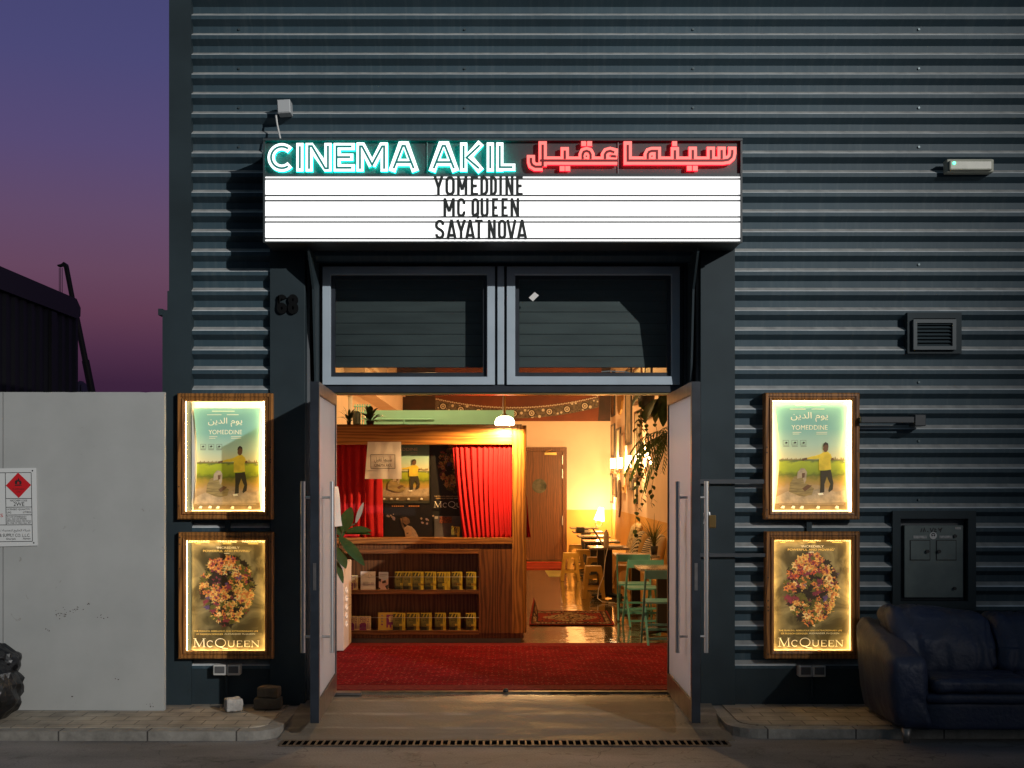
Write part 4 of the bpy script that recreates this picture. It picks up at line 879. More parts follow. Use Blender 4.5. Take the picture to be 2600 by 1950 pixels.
flower = [('rose', (.42, .07, .03)), ('coral', (.52, .18, .05)), ('straw', (.58, .36, .11)), ('pale', (.62, .46, .22)), ('plum', (.18, .03, .05)), ('violet', (.10, .06, .16)), ('olive', (.10, .09, .02)), ('shade', (.025, .016, .010))]
pm_flo = [umber, cream_ink, gold_ink] + [mat('petal_' + n, c, .55, var=.45, vs=40) for n, c in flower]
def serif(m, s, x0, x1, z0, z1, y, mi):
    """roman capitals drawn as thick and thin strokes with serifs; lower-case letters are small capitals"""
    adv = {'M': 1.12, 'C': .86, 'Q': 1.05, 'U': .95, 'E': .78, 'N': 1.0}
    W_ = sum(adv[c.upper()] * (1 if c.isupper() else .74) + .12 for c in s) - .12
    k = (x1 - x0) / W_; h = z1 - z0; x = x0
    for i, c in enumerate(s):
        sc = 1 if c.isupper() else .74; C = c.upper(); w = adv[C] * k * sc; hh = h * sc; q = y - .0004 * (i % 3)
        T, t = .055 * h, .022 * h
        V = lambda a, b, hw, dy=0: m.stroke([(x + a[0] * w, z0 + a[1] * hh), (x + b[0] * w, z0 + b[1] * hh)], hw, q - dy, 0, mi)
        F = lambda u, v: V((u - .14, v), (u + .14, v), t * .8, .0003)
        if C == 'M': V((.10, 0), (.14, 1), t); V((.14, 1), (.5, 0), T, .0002); V((.5, .05), (.86, 1), t, .0004); V((.88, 0), (.86, 1), T); F(.10, 0); F(.88, 0); F(.12, 1); F(.88, 1)
        elif C == 'N': V((.12, 0), (.12, 1), t); V((.10, 1), (.88, 0), T, .0002); V((.88, 0), (.88, 1), t); F(.12, 0); F(.10, 1); F(.88, 1)
        elif C == 'U': m.stroke([(x + .14 * w, z0 + hh)] + arc(x + .5 * w, z0 + .36 * hh, .36 * w, 180, 360, 10, .34 * hh) + [(x + .86 * w, z0 + hh)], T * .8, q, 0, mi); F(.14, 1); F(.86, 1)
        elif C == 'E': V((.18, 0), (.18, 1), T); V((.1, .02), (.95, .02), t); V((.2, .5), (.75, .5), t, .0002); V((.1, .98), (.9, .98), t); V((.95, 0), (.95, .22), t, .0004); V((.9, 1), (.9, .8), t, .0004)
        elif C == 'C': m.stroke(arc(x + .5 * w, z0 + .5 * hh, .45 * w, 48, 312, 16, .5 * hh), T * .75, q, 0, mi); V((.82, .72), (.82, .98), t, .0004)
        elif C == 'Q': m.stroke(arc(x + .5 * w, z0 + .5 * hh, .45 * w, 0, 360, 20, .5 * hh)[:-1], T * .75, q, 0, mi, True); m.stroke([(x + .45 * w, z0), (x + .75 * w, z0 - .16 * hh), (x + 1.15 * w, z0 - .22 * hh)], T * .6, q - .0004, 0, mi)
        x += w + .12 * k
def film_flower(m, x0, x1, z0, z1, y, seed=1, lines=True, crop=0.):
    """umber ground, an upright oval of massed flowers, serif title (a plain floral stand-in)"""
    P = lambda u, v: (x0 + u * (x1 - x0), z0 + v * (z1 - z0))
    m.quad((x0, y, z0), (x1, y, z0), (x1, y, z1), (x0, y, z1), 0)
    rnd = random.Random(seed); k = 0
    cands = []
    for i in range(620):
        a = rnd.uniform(0, 6.283); r_ = math.sqrt(rnd.random()); v = .555 + .325 * r_ * math.sin(a) * (1 if math.sin(a) < 0 else .95)
        wd = .335 * (1 if v > .48 else .80 + .2 * (v - .23) / .25)
        cands.append((.5 + wd * r_ * math.cos(a), v, r_))
    for i, (u, v, r_) in enumerate(cands):
        k += 1; c = P(u, v)
        g = noise.noise(Vector((u * 7, v * 7, seed))) + rnd.uniform(-.22, .22)
        top = v > .66
        pal = [3, 4, 4, 5, 10, 5, 9, 6] if top else [6, 5, 9, 4, 9, 5, 10, 5]
        mi = pal[rnd.randrange(8)] if g > -.12 else (10 if g < -.30 else 9 if rnd.random() < .6 else 7)
        if rnd.random() < .03: mi = 8
        rr = rnd.uniform(.008, .021) * (x1 - x0) / .45 * 1.15
        n = rnd.choice((5, 6, 7)); th = rnd.uniform(0, 6)
        pts = []
        for t in range(n * 2): q = rr * (1.25 if t % 2 == 0 else .7) * rnd.uniform(.7, 1.25); pts.append((c[0] + q * math.cos(th + math.pi * t / n), c[1] + q * math.sin(th + math.pi * t / n) * .9))
        m.plate(pts, y - .0005 - .000006 * k, mi)
        if mi in (3, 4, 5, 6) and rr > .011: m.disc(c[0], c[1], rr * .35, y - .0036 - .000004 * k, 7 if mi < 5 else 4, 6)
    tz = y - .007
    def tx(s, u0, u1, v0, v1, mi=1): a, b = P(u0, v0), P(u1, v1); m.text(s, a[0], b[0], a[1], b[1], tz, mi)
    serif(m, 'McQUeen' if False else 'McQueen', P(.065, 0)[0], P(.915, 0)[0], P(0, .03)[1], P(0, .105)[1], tz, 1)
    tx('THE FEARLESS, REBELLIOUS AND EXTRAORDINARY LIFE', .07, .90, .165, .180, 2); tx('OF FASHION DESIGNER', .10, .45, .138, .153, 2); tx('ALEXANDER McQUEEN', .465, .86, .138, .154, 1)
    if lines:
        tx('‘INCREDIBLY', .36, .66, .925, .944); tx('POWERFUL AND MOVING’', .19, .80, .895, .914, 2)
        tx('OMPELLING', 0.005, .27, .980, .999); tx('‘THRILLING’', .37, .63, .980, .999); tx('‘FASCINATING', .69, .995, .980, .999)
        for a, b in ((.09, .16), (.45, .55), (.77, .9)): m.plate([P(a, .968), P(b, .968), P(b, .972), P(a, .972)], tz, 2)
        m.plate([P(.46, .88), P(.53, .88), P(.53, .885), P(.46, .885)], tz, 1)
    return m
# ------------------------------------------------------------------ lit poster cases
led = emit('led_strip', (1.0, .62, .20), 34)
led_w = emit('led_strip_bright', (1.0, .66, .25), 46)
backing = mat('case_backing', (.82, .78, .68), .6, var=.08, vs=6)
def add_glow(mats, k):
    """the same inks with an added glow of their own, brightening the poster centres"""
    out = []
    for m in mats:
        n = 'added_glow_' + m.name
        if n in MATS: out.append(MATS[n]); continue
        c = m.copy(); c.name = n; t = c.node_tree; b = t.nodes['Principled BSDF']; src = b.inputs['Base Color']
        g = nn(t, 'ShaderNodeMixRGB', blend_type='MULTIPLY'); g.inputs[0].default_value = 1; g.inputs[2].default_value = (1, .84, .50, 1)
        if src.is_linked: t.links.new(src.links[0].from_socket, g.inputs[1])
        else: g.inputs[1].default_value = src.default_value
        t.links.new(g.outputs[0], b.inputs['Emission Color']); b.inputs['Emission Strength'].default_value = k  # emission in the print colours lifts centres the strips leave dark
        MATS[n] = c; out.append(c)
    return out
def poster_case(lab, o, i, kind, seed, tilt=0.):
    df = 9.63; x0, x1, z0, z1 = PX(o[0], df), PX(o[1], df), PZ(o[3], df), PZ(o[2], df)
    u0, u1, w0, w1 = PX(i[0], df), PX(i[1], df), PZ(i[3], df), PZ(i[2], df)
    T = thing('poster_case', lab, 'poster case', ((x0 + x1) / 2, -.28, z0), 'lit poster cases beside the entrance')
    b = u0 - x0
    fr = MB().ring(x0, x1, z0, z1, [(0, -.275), (0, -.352), (.008, -.362), (b * .42, -.362), (b * .46, -.352), (b * .60, -.352), (b * .66, -.366), (b * .92, -.362), (b, -.350), (b, -.335)]).build('frame', wd_f, T)
    MB().quad((x0 + .005, -.280, z0 + .005), (x1 - .005, -.280, z0 + .005), (x1 - .005, -.280, z1 - .005), (x0 + .005, -.280, z1 - .005)).build('backing', backing, T)
    g = b - .012
    MB().ring(x0 + g - .02, x1 - g + .02, z0 + g - .02, z1 - g + .02, [(0, -.352), (0, -.281)]).build('case_side', white, T)
    for a0, a1, c0, c1 in ((u0 - .010, u0 + .001, w0, w1), (u1 - .001, u1 + .010, w0, w1), (u0, u1, w1 - .001, w1 + .010), (u0, u1, w0 - .010, w0 + .001)):
        MB().box(a0, a1, -.333, -.326, c0, c1).build('light_strip', led_w if kind == 'field' else led, T)
    m = MB()
    if kind == 'field': film_field(m, u0 + (.05 if seed == 1 else .022), u1 - (.028 if seed == 1 else .010), w0 + .014, w1 - (.05 if seed == 1 else .006), -.300, .055 if seed == 1 else .07).build('poster', add_glow(pm_yel, .34), T)
    else: film_flower(m, u0 + .004, u1 - .004, w0 + .004, w1 - .004, -.296, seed).build('poster', add_glow(pm_flo, .75), T)
    for k in range(5):
        rr = random.Random(seed * 10 + k); zz = rr.uniform(z0, z1); MB().disc(rr.choice((x0 + b * .25, x1 - b * .25)), zz, .007, -.3632, 0, 8).build('knot', mat('wood_knot', (.05, .02, .006), .5), fr)
    return T
poster_case('wooden lit case left of the doors, yellow-shirt film poster, above the floral one', (448, 691, 998, 1319), (469, 666, 1018, 1300), 'field', 1)
poster_case('wooden lit case left of the doors, dark floral poster, above the sockets and white block', (450.5, 692, 1351.6, 1674), (471.5, 672, 1372, 1655), 'flower', 2)
poster_case('wooden lit case right of the doors, yellow-shirt film poster, beside the bracket arm', (1943, 2184, 997, 1319), (1963, 2162, 1017, 1300), 'field', 3)
poster_case('wooden lit case right of the doors, dark floral poster, beside the sofa', (1945.5, 2184.6, 1350, 1674), (1967, 2165, 1368.6, 1653.7), 'flower', 4)
for px in (577, 2055): tag(MB().box(PX(px, 9.7) - .02, PX(px, 9.7) + .02, -.30, -.272, PZ(1352, 9.63) + .002, PZ(1319, 9.63) - .002).build('conduit', trimp), 'short dark conduit between the two poster cases ' + ('left' if px < 1000 else 'right') + ' of the doors', 'conduit', 'conduits between poster cases')
# ------------------------------------------------------------------ white hoarding on the left, with its gas notice
def hoard_fn(nt, b, out):
    tc = nn(nt, 'ShaderNodeTexCoord'); nz = nn(nt, 'ShaderNodeTexNoise'); nz.inputs['Scale'].default_value = 2.2; nz.inputs['Detail'].default_value = 9; nz.inputs['Roughness'].default_value = .6
    nt.links.new(tc.outputs['Object'], nz.inputs[0]); r = nn(nt, 'ShaderNodeValToRGB'); e = r.color_ramp.elements; e[0].position = .32; e[1].position = .62
    e[0].color = (.345, .353, .342, 1); e[1].color = (.39, .398, .386, 1); nt.links.new(nz.outputs[0], r.inputs[0])
    n2 = nn(nt, 'ShaderNodeTexNoise'); n2.inputs['Scale'].default_value = 13; n2.inputs['Detail'].default_value = 6; n2.inputs['Distortion'].default_value = 1.5; nt.links.new(tc.outputs['Object'], n2.inputs[0])
    r2 = nn(nt, 'ShaderNodeValToRGB'); q = r2.color_ramp.elements; q[0].position = .70; q[1].position = .78; q[0].color = (1, 1, 1, 1); q[1].color = (.62, .58, .52, 1); nt.links.new(n2.outputs[0], r2.inputs[0])
    mx = nn(nt, 'ShaderNodeMixRGB', blend_type='MULTIPLY'); mx.inputs[0].default_value = .8; nt.links.new(r.outputs[0], mx.inputs[1]); nt.links.new(r2.outputs[0], mx.inputs[2])
    nt.links.new(mx.outputs[0], b.inputs['Base Color']); b.inputs['Roughness'].default_value = .55
hoard = custom('scuffed_white_board', hoard_fn)
H = thing('hoarding', 'tall scuffed off white board hoarding left of the building', 'hoarding', (-3.5, -.55, -.05))
hx1 = PX(417, 9.45); seam = PX(7.4, 9.45); hz0, hz1 = -.046, PZ(995.5, 9.45)
for x0, x1 in ((seam + .003, hx1), (seam - 1.22, seam - .003), (seam - 2.44, seam - 1.226)):
    m = MB(); pts = [(x0, hz0 + .003), (x1, hz0)] + [(x1 - (x1 - x0) * i / 26, hz1 + (.0 if i in (0, 26) else -.006 * max(0, noise.noise(Vector((i * .9, x0, 0))) * 2 - .5))) for i in range(27)]
    m.plate(pts, -.55, 0, .05); m.build('panel', hoard, H)
m = MB(); m.box(seam - .01, seam + .01, -.54, -.50, hz0, hz1 - .02); m.build('joint', mat('joint_dark', (.10, .10, .09), .7), H)
scm = mat('scuff', (.07, .055, .045), .8); rnd = random.Random(8); m = MB()
for cx_, cz_, n, sp in ((PX(160, 9.45), PZ(1560, 9.45), 22, .035), (PX(195, 9.45), PZ(1546, 9.45), 10, .03), (PX(255, 9.45), PZ(1565, 9.45), 6, .03), (PX(123, 9.45), PZ(1600, 9.45), 5, .012), (PX(222, 9.45), PZ(1533, 9.45), 3, .01), (PX(180, 9.45), PZ(1769, 9.45), 2, .006), (PX(383, 9.45), PZ(1790, 9.45), 7, .02), (PX(300, 9.45), PZ(1725, 9.45), 3, .01)):
    for i in range(n): m.disc(cx_ + rnd.gauss(0, sp), cz_ + rnd.gauss(0, sp * .4), rnd.uniform(.0015, .0045), -.5505 - .00005 * i, 0, 6, rx=rnd.uniform(.002, .007), th=rnd.uniform(0, 3))
H.children[0].data.materials.append(scm)
me_ = H.children[0].data; bm = bmesh.new(); bm.from_mesh(me_)
for f in m.f:
    q = bm.faces.new([bm.verts.new(Vector(m.v[i]) - H.location) for i in f]); q.material_index = 1
bm.to_mesh(me_); bm.free()
N = thing('gas_notice', 'white safety notice with a red flame diamond on the hoarding', 'notice', (-3.75, -.56, PZ(1386, 9.44)))
nw, nr, nb, nk = mat('notice_white', (.62, .63, .62), .35), mat('notice_red', (.55, .015, .02), .4), mat('notice_black', (.02, .02, .02), .5), mat('notice_red_ink', (.5, .03, .03), .5)
NX = lambda x: PX(x * .4218, 9.44); NZ = lambda y: PZ(1150 + y * .4218, 9.44)
m = MB(); m.plate([(NX(-330), NZ(572)), (NX(225), NZ(558)), (NX(216), NZ(90)), (NX(-330), NZ(98))], -.560, 0, .006); m.build('board', nw, N)
m = MB(); L = lambda x0, y0, x1, y1, w=.0022: m.stroke([(NX(x0), NZ(y0)), (NX(x1), NZ(y1))], w, -.5612, 0, 0)
for a in ((-300, 122, 188, 118), (32, 118, 38, 432), (188, 118, 196, 532), (34, 275, 190, 274), (35, 327, 190, 325), (36, 374, 191, 372), (-300, 436, 192, 432), (-300, 538, 196, 532)): L(*a)
m.text('HAZCHEM CODE', NX(62), NX(164), NZ(292), NZ(281), -.5615); m.text('2WE', NX(82), NX(147), NZ(319), NZ(296), -.5615)
m.text('LICENSED QUANTITY', NX(42), NX(184), NZ(346), NZ(334), -.5615); m.text('LPG', NX(42), NX(68), NZ(364), NZ(353), -.5615); m.text('LITRES', NX(140), NX(186), NZ(362), NZ(351), -.5615)
for i, s in enumerate(('IN CASE OF EMERGENCY', 'CALL : GULF GAS PIPELINES', 'SERVICE 050-7626262 / 050-7251234', 'IN CASE OF FIRE CALL 997')): m.text(s, NX(43), NX(186 if i > 1 else 160), NZ(389 + i * 12.5), NZ(380 + i * 12.5), -.5615)
m.text(arabic('شركة الخليج لتمديدات شبكات الغاز'), NX(-110), NX(182), NZ(478), NZ(458), -.5615); m.text('INSTALLATIONS & SUPPLY CO. L.L.C.', NX(-160), NX(182), NZ(505), NZ(486), -.5615)
m.text('Sharjah', NX(38), NX(95), NZ(526), NZ(511), -.5615); m.text('Ajman', NX(138), NX(184), NZ(524), NZ(509), -.5615)
m.text('GAS CYLINDERS', NX(-280), NX(19), NZ(386), NZ(366), -.5615, 1)
for x, y in ((196, 107), (204, 541)): m.disc(NX(x), NZ(y), .006, -.5618, 0, 10)
m.build('lettering', [nb, nk], N)
m = MB(); m.plate([(NX(36), NZ(196)), (NX(114), NZ(271)), (NX(188), NZ(193)), (NX(109), NZ(118))], -.5620, 0)
m.plate([(NX(x), NZ(y)) for x, y in ((92, 190), (128, 190), (131, 178), (126, 163), (122, 172), (118, 160), (110, 148), (108, 166), (102, 158), (97, 168), (92, 166), (90, 178))], -.5626, 1)
m.plate([(NX(103), NZ(188)), (NX(117), NZ(188)), (NX(118), NZ(178)), (NX(110), NZ(170)), (NX(104), NZ(178))], -.5630, 0); m.stroke([(NX(90), NZ(196)), (NX(130), NZ(195))], .003, -.5626, 0, 1)
m.text('FLAMMABLE', NX(77), NX(148), NZ(222), NZ(213), -.5626, 1); m.text('GAS', NX(100), NX(124), NZ(238), NZ(229), -.5626, 1); m.build('diamond', [nr, nb], N)
# ------------------------------------------------------------------ rubbish bag, bricks
def crumple(cx, cy, z0, rx, ry, h, seed, m, neck=True):
    bm = bmesh.new(); bmesh.ops.create_icosphere(bm, subdivisions=4, radius=1)
    vs = []
    for v in bm.verts:
        p = v.co; q = Vector((p.x, p.y, max(-.82, p.z)))
        c = noise.cell_vector(p * 3.0 + Vector((seed, 0, 0))); d = noise.voronoi(p * 2.3 + Vector((seed, 0, 0)))[0]
        f = 1 + .17 * (d[1] - d[0]) - .10 + .10 * noise.noise(p * 2.1 + Vector((seed, 1, 0))) + .05 * noise.noise(p * 7) + .035 * noise.noise(p * 15)
        if neck and p.z > .35: k = (p.z - .35) / .65; f *= 1 - .62 * k
        zz = (q.z + .82) / 1.82
        vs.append((cx + q.x * f * rx, cy + q.y * f * ry, z0 + zz * h * (1.0 + .08 * noise.noise(p * 3))))
    m.add(vs, [tuple(v.index for v in f.verts) for f in bm.faces], 0, False); bm.free()
bagm = mat('black_plastic_bag', (.005, .005, .006), .38, spec=.6, bump=.5, bs=18)
m = MB(); crumple(PX(-40, 9.15), -.86, -.05, .29, .26, .50, 2.3, m); crumple(PX(-22, 9.2), -.72, .23, .20, .17, .27, 5.1, m)
tag(m.build('rubbish_bag', bagm, loc=(PX(-40, 9.15), -.86, -.05)), 'crumpled black plastic rubbish bag against the hoarding at far left', 'rubbish bag')
def block(lab, px0, px1, py0, py1, d, mt, y0, dep, seed, rot):
    x0, x1, z0, z1 = PX(px0, d), PX(px1, d), PZ(py1, d), PZ(py0, d)
    m = MB(); m.pillow(x0, x1, y0, y0 + dep, z0, z1, .012, 8, 0, 0, .006, 18, seed)
    cx_, cy_ = (x0 + x1) / 2, y0 + dep / 2; c, s = math.cos(R(rot)), math.sin(R(rot))
    m.warp(lambda x, y, z: (cx_ + (x - cx_) * c - (y - cy_) * s, cy_ + (x - cx_) * s + (y - cy_) * c, z))
    for i in range(len(m.sm)): m.sm[i] = False
    return tag(m.build('concrete_block', mt, loc=(cx_, cy_, z0)), lab, 'block', 'loose blocks by the wall')
bw = mat('pale_block', (.42, .40, .37), .85, var=.4, vs=14, bump=.6, bs=50); bb = mat('brown_block', (.15, .115, .075), .9, var=.4, vs=10, bump=.6, bs=50)
block('pale chipped block lying alone on the pavement below the sockets', 566, 607, 1777, 1809, 9.35, bw, -.63, .12, 1, 24)
block('lower brown block of the pair beside the left door', 643, 711, 1774, 1803, 9.45, bb, -.55, .14, 2, 4)
block('upper brown block resting on another beside the left door', 652, 706, 1746, 1773.4, 9.45, bb, -.54, .12, 3, -5)
# ------------------------------------------------------------------ sofa
lea = mat('navy_leather', (.015, .025, .062), .44, spec=.5, var=.5, vs=5, col2=(.026, .034, .060), bump=.5, bs=34, rvar=.2, detail=8)
F = thing('sofa', 'worn navy leather sofa with slumped back cushions outside the wall on the right', 'sofa', (3.9, -1.0, -.05))
SX0, SX1, SY0, SY1 = 2.69, 5.32, -1.42, -.52
m = MB(); m.pillow(SX0 + .20, SX1 - .20, SY0 + .03, SY1, -.035, .165, .03, 12, .0, 0, .006, 5); m.build('base', lea, F)
m = MB(); m.pillow(SX0 + .22, SX1 - .22, SY0 + .0, SY1 - .1, .150, .232, .04, 14, .0, 0, .006, 6); m.build('base_roll', lea, F)
def armw(x, y, z):
    t = (y - SY0) / (SY1 - SY0); zt = z + (z > .1) * (.0 + .20 * min(1, max(0, t))) * (z - .1) / .36
    return (x, y, zt)
for a, b_ in ((SX0, SX0 + .27), (SX1 - .27, SX1)):
    m = MB(); m.pillow(a, b_, SY0 + .02, SY1, -.03, .46, .065, 26, .008, 0, .010, 5, a, .8)
    sgn = -1 if a == SX0 else 1
    m.warp(lambda x, y, z: (x + sgn * .035 * max(0, z) / .5 - sgn * .03 * max(0, .12 - z) / .12, y, z + max(0, min(1, (y - SY0) / (SY1 - SY0))) * .22 * max(0, z - .0) / .46)); m.build('armrest', lea, F)
for i in range(3):
    a = SX0 + .26 + i * .703
    m = MB(); m.pillow(a + .004, a + .70, SY0 - .005, SY1 - .26, .225, .330, .04, 30, .008, 0, .008, 6, i * 3.1, 1.0); m.build('seat_cushion', lea, F)
for i in range(3):
    a = SX0 + .10 + i * .80 if i == 0 else SX0 + .10 + .77 + (i - 1) * .75
    b_ = SX0 + .10 + .77 + i * .75 if i < 2 else SX1 - .1
    a += .003; b_ -= .003
    m = MB(); m.pillow(a, b_, SY1 - .36, SY1 - .04, (.30), .735, .085, 34, .012, 0, .017, 4.6, i * 2.7 + 1, 1.1)
    m.warp(lambda x, y, z, a=a, b_=b_, i=i: (x, y - .16 * (1 - (z - .32) / .46) - .05 * math.sin(math.pi * min(1, max(0, (z - .30) / .36))), z + ((.035 if i == 0 else 0) * (1 - (x - a) / (b_ - a)) - .045 * max(0, (x - SX0 - .5) / 1.2)) * (z > .5) - (.05 * math.sin(math.pi * (x - a) / (b_ - a)) * (z < .45))))
    m.build('back_cushion', lea, F)
MB().pillow(SX0 + .24, SX1 - .24, SY1 - .12, SY1 + .02, .0, .66, .05, 8).build('back_frame', lea, F)
ftm = mat('foot_metal', (.30, .27, .24), .4, metal=.7)
for x, y, z in ((SX0 + .10, SY0 + .06, ROAD), (SX1 - .10, SY0 + .06, ROAD), (SX0 + .10, SY1 - .06, -.046), (SX1 - .10, SY1 - .06, -.046)):
    MB().lathe([(0, z), (.022, z), (.034, -.02), (0, -.02)], x, y, 0, 12).build('foot', ftm, F)
# ------------------------------------------------------------------ far things
dk = mat('dark_cladding', (.007, .007, .009), .7, var=.4, vs=1)
Q = thing('neighbour_warehouse', 'black silhouetted warehouse with an overhanging roof beyond the hoarding', 'building', (-14, 20, ROAD))
m = MB(); wx = -12.62; y0, y1 = 4, PX(0, 1) * 0 + (12.62 * 3170 / (1278 - 193)) - 10; n = 80
for i in range(n):
    a, b_ = y0 + (y1 - y0) * i / n, y0 + (y1 - y0) * (i + 1) / n; o = .06 if i % 2 else 0; c = a + (b_ - a) * .35
    m.quad((wx + o, c, ROAD), (wx + o, b_, ROAD), (wx + o, b_, 6.6), (wx + o, c, 6.6)); m.quad((wx + .06 - o, a, ROAD), (wx + o, c, ROAD), (wx + o, c, 6.6), (wx + .06 - o, a, 6.6))
m.box(-26, wx - .02, y0, y1, ROAD, 6.6); m.build('wall', dk, Q)
m = MB(); m.box(wx + .0, wx + .12, y0, y1 - .02, 2.9, 3.0); m.box(wx, wx + .14, 24.5, 24.9, ROAD, 6.4); m.build('rail', dk, Q)
m = MB(); yr = 12.46 * 3170 / (1278 - 205) - 10
m.prism_x([(y0, 6.45), (yr - .25, 6.45), (yr - .02, 6.55), (yr, 6.80), (yr - .35, 7.02), (y0, 7.02)], -26, -12.46); m.build('roof', mat('dark_roof', (.011, .010, .012), .6), Q)
K = thing('mobile_crane', 'thin telescopic crane boom rising behind the dark warehouse', 'crane', (PX(250, 82), 72, ROAD))
d = 82; cr_ = mat('crane_dark', (.03, .016, .013), .6)
def boom(a, b_, w, nm):
    A, Bv = Vector((PX(a[0], d), d - 10, PZ(a[1], d))), Vector((PX(b_[0], d), d - 10, PZ(b_[1], d)))
    MB().tube([A, Bv], w, 0, 4).build(nm, cr_, K)
boom((168, 676), (190, 790), .17, 'boom_tip'); boom((190, 785), (218, 922), .20, 'boom'); boom((217, 915), (250, 1080), .25, 'boom'); boom((250, 1080), (268, 1170), .30, 'boom')
m = MB(); m.plate([(PX(x, d), PZ(y, d)) for x, y in ((147, 674), (150, 678), (158, 676), (172, 684), (171, 671), (164, 666), (158, 671))], d - 10.2, 0, .4); m.build('head', cr_, K)
for x, ye in ((150.5, 745), (154, 745), (158, 745)): MB().tube([(PX(x, d), d - 10, PZ(680, d)), (PX(x, d), d - 10, PZ(ye, d))], .022, 0, 5).build('cable', black, K)
m = MB(); m.box(PX(268, d) - 4, PX(268, d) + 4, d - 11.2, d - 8.8, .5, 2.4); m.box(PX(268, d) - .5, PX(268, d) + 2, d - 11, d - 9, 2.4, 3.6)
for i in range(4): m.cyl_y(PX(268, d) - 3.2 + 2 * i, ROAD + .6, .6, d - 11.4, d - 8.6)
m.build('truck', cr_, K)
for px, w, py, lab in ((199, 7, 969, 'tallest tiny far tower over the hoarding edge, right of the dark warehouse'), (207.5, 4, 976, 'slim tiny far tower just right of the tallest one'), (191, 5, 985, 'lowest tiny far tower, against the dark warehouse corner')):
    d = 420; tag(MB().box(PX(px - w / 2, d), PX(px + w / 2, d), 410, 416, ROAD, PZ(py, d)).box(PX(px - w / 5, d), PX(px + w / 5, d), 411, 415, PZ(py, d), PZ(py - 3, d)).build('distant_tower', mat('far_tower', (.10, .07, .13), .8)), lab, 'tower', 'far towers on the skyline')
# ------------------------------------------------------------------ the ticket kiosk inside the doors
DK = 13.07; YK = DK - 10
kx1 = PX(1337, DK); kxi = PX(1301, DK); kx0 = -2.05; zt, zo, zc = PZ(1080, DK), PZ(1128.5, DK), PZ(1365.5, DK)
T = thing('ticket_kiosk', 'oak ticket kiosk with red curtains and two shelves of leaflets', 'kiosk', (-.9, YK, 0))
MB().box(kx0, kxi - .002, YK + .004, YK + 1.1, zo, zt).build('header', wd_o, T, bevel=.004)
m = MB(); rr = .055
m.prism_z([(kxi, YK), (kx1 - rr, YK)] + [(kx1 - rr + rr * math.sin(R(a)), YK + rr - rr * math.cos(R(a))) for a in range(15, 91, 15)] + [(kx1, YK + 1.1), (kxi, YK + 1.1)], .10, zt); m.build('post', wd_v, T)
zb0 = .045; zsb = PZ(1612, DK); sxr = PX(1215.6, DK)
m = MB(); m.box(sxr, kxi, YK + .004, YK + .9, .10, PZ(1394, DK)); m.build('side_panel', wd_d, T)
m = MB(); m.box(kx0, kx1 - .03, YK + .02, YK + 1.05, zb0, .10); m.build('base_board', wd_d, T)
m = MB(); m.box(kx0, kx1 - .06, YK + .05, YK + .9, -.006, zb0); m.build('plinth', mat('plinth_grey', (.20, .17, .15), .5), T)
m = MB(); m.box(kx0, sxr, YK + .20, YK + .24, .10, PZ(1406, DK)); m.build('back_panel', wd_d, T)
m = MB(); m.box(kx0, kxi - .001, YK - .012, YK + .55, PZ(1381, DK), zc); m.build('counter_top', wood('oak_counter', (.34, .14, .035), (.15, .055, .014), 'x', .35), T, bevel=.004)
m = MB(); m.box(kx0, kxi - .003, YK + .035, YK + .5, PZ(1394, DK), PZ(1381, DK)); m.build('apron', wd_d, T)
m = MB(); m.box(kx0, sxr, YK + .002, YK + .2, PZ(1406, DK), PZ(1394, DK)); m.build('trim', wd_dh, T, bevel=.003)
zs = []
for a, b_ in ((1498, 1509), (1601, 1612)):
    MB().box(kx0, sxr, YK + .003, YK + .2, PZ(b_, DK), PZ(a, DK)).build('shelf', wd_dh, T, bevel=.003); zs.append(PZ(a, DK))
for py in (1465, 1568.5): MB().tube([(kx0, YK + .01, PZ(py, DK)), (sxr + .005, YK + .01, PZ(py, DK))], .0022, 0, 6).build('wire', steel, T)
m = MB(); m.box(kx0, kxi, YK + .235, YK + .26, zc, zo); m.box(kx0, kx0 + .04, YK, YK + 1.1, .1, zo); m.build('inner_wall', mat('kiosk_black', (.012, .011, .010), .5), T)
m = MB(); m.box(kx0, kx1 - .05, YK + .02, YK + 1.08, zt + .001, zt + .012); m.build('top', wd_d, T)
# red curtains
def curtain(lab, xt0, xt1, xb0, xb1, z0, z1, y, folds, amp, seed, mt, sag=0., name='curtain'):
    m = MB(); nu, nv = folds * 8, 14; vs = []
    for j in range(nv + 1):
        t = j / nv
        for i in range(nu + 1):
            u = i / nu; e = t ** 1.3
            x = (xt0 + (xt1 - xt0) * u) * (1 - e) + (xb0 + (xb1 - xb0) * u) * e
            w = amp * (.45 + .55 * t) * (math.sin(2 * math.pi * folds * u + 3.4 * noise.noise(Vector((u * 2.6, seed, t * .9)))) + .5 * noise.noise(Vector((u * folds * 1.7, t * 1.5, seed))))
            z = z1 + (z0 - z1) * t + (sag * .014 * math.sin(2 * math.pi * folds * u + 1) * t)
            vs.append((x + .3 * w, y + w, z))
    m.add(vs, [(j * (nu + 1) + i, j * (nu + 1) + i + 1, (j + 1) * (nu + 1) + i + 1, (j + 1) * (nu + 1) + i) for j in range(nv) for i in range(nu)], 0, True)
    return tag(m.build(name, mt, loc=((xt0 + xt1) / 2, y, z1), solid=.003), lab, 'curtain')
redc_ = mat('red_velvet', (.50, .012, .018), .75, var=.2, vs=3, spec=.25)
d = 13.2
curtain('gathered red curtain hanging at the right side of the kiosk opening', PX(1150, d), PX(1300, d), PX(1176, d), PX(1300, d), PZ(1373, d), zo + .03, 3.14, 11, .024, 1, redc_, 1)
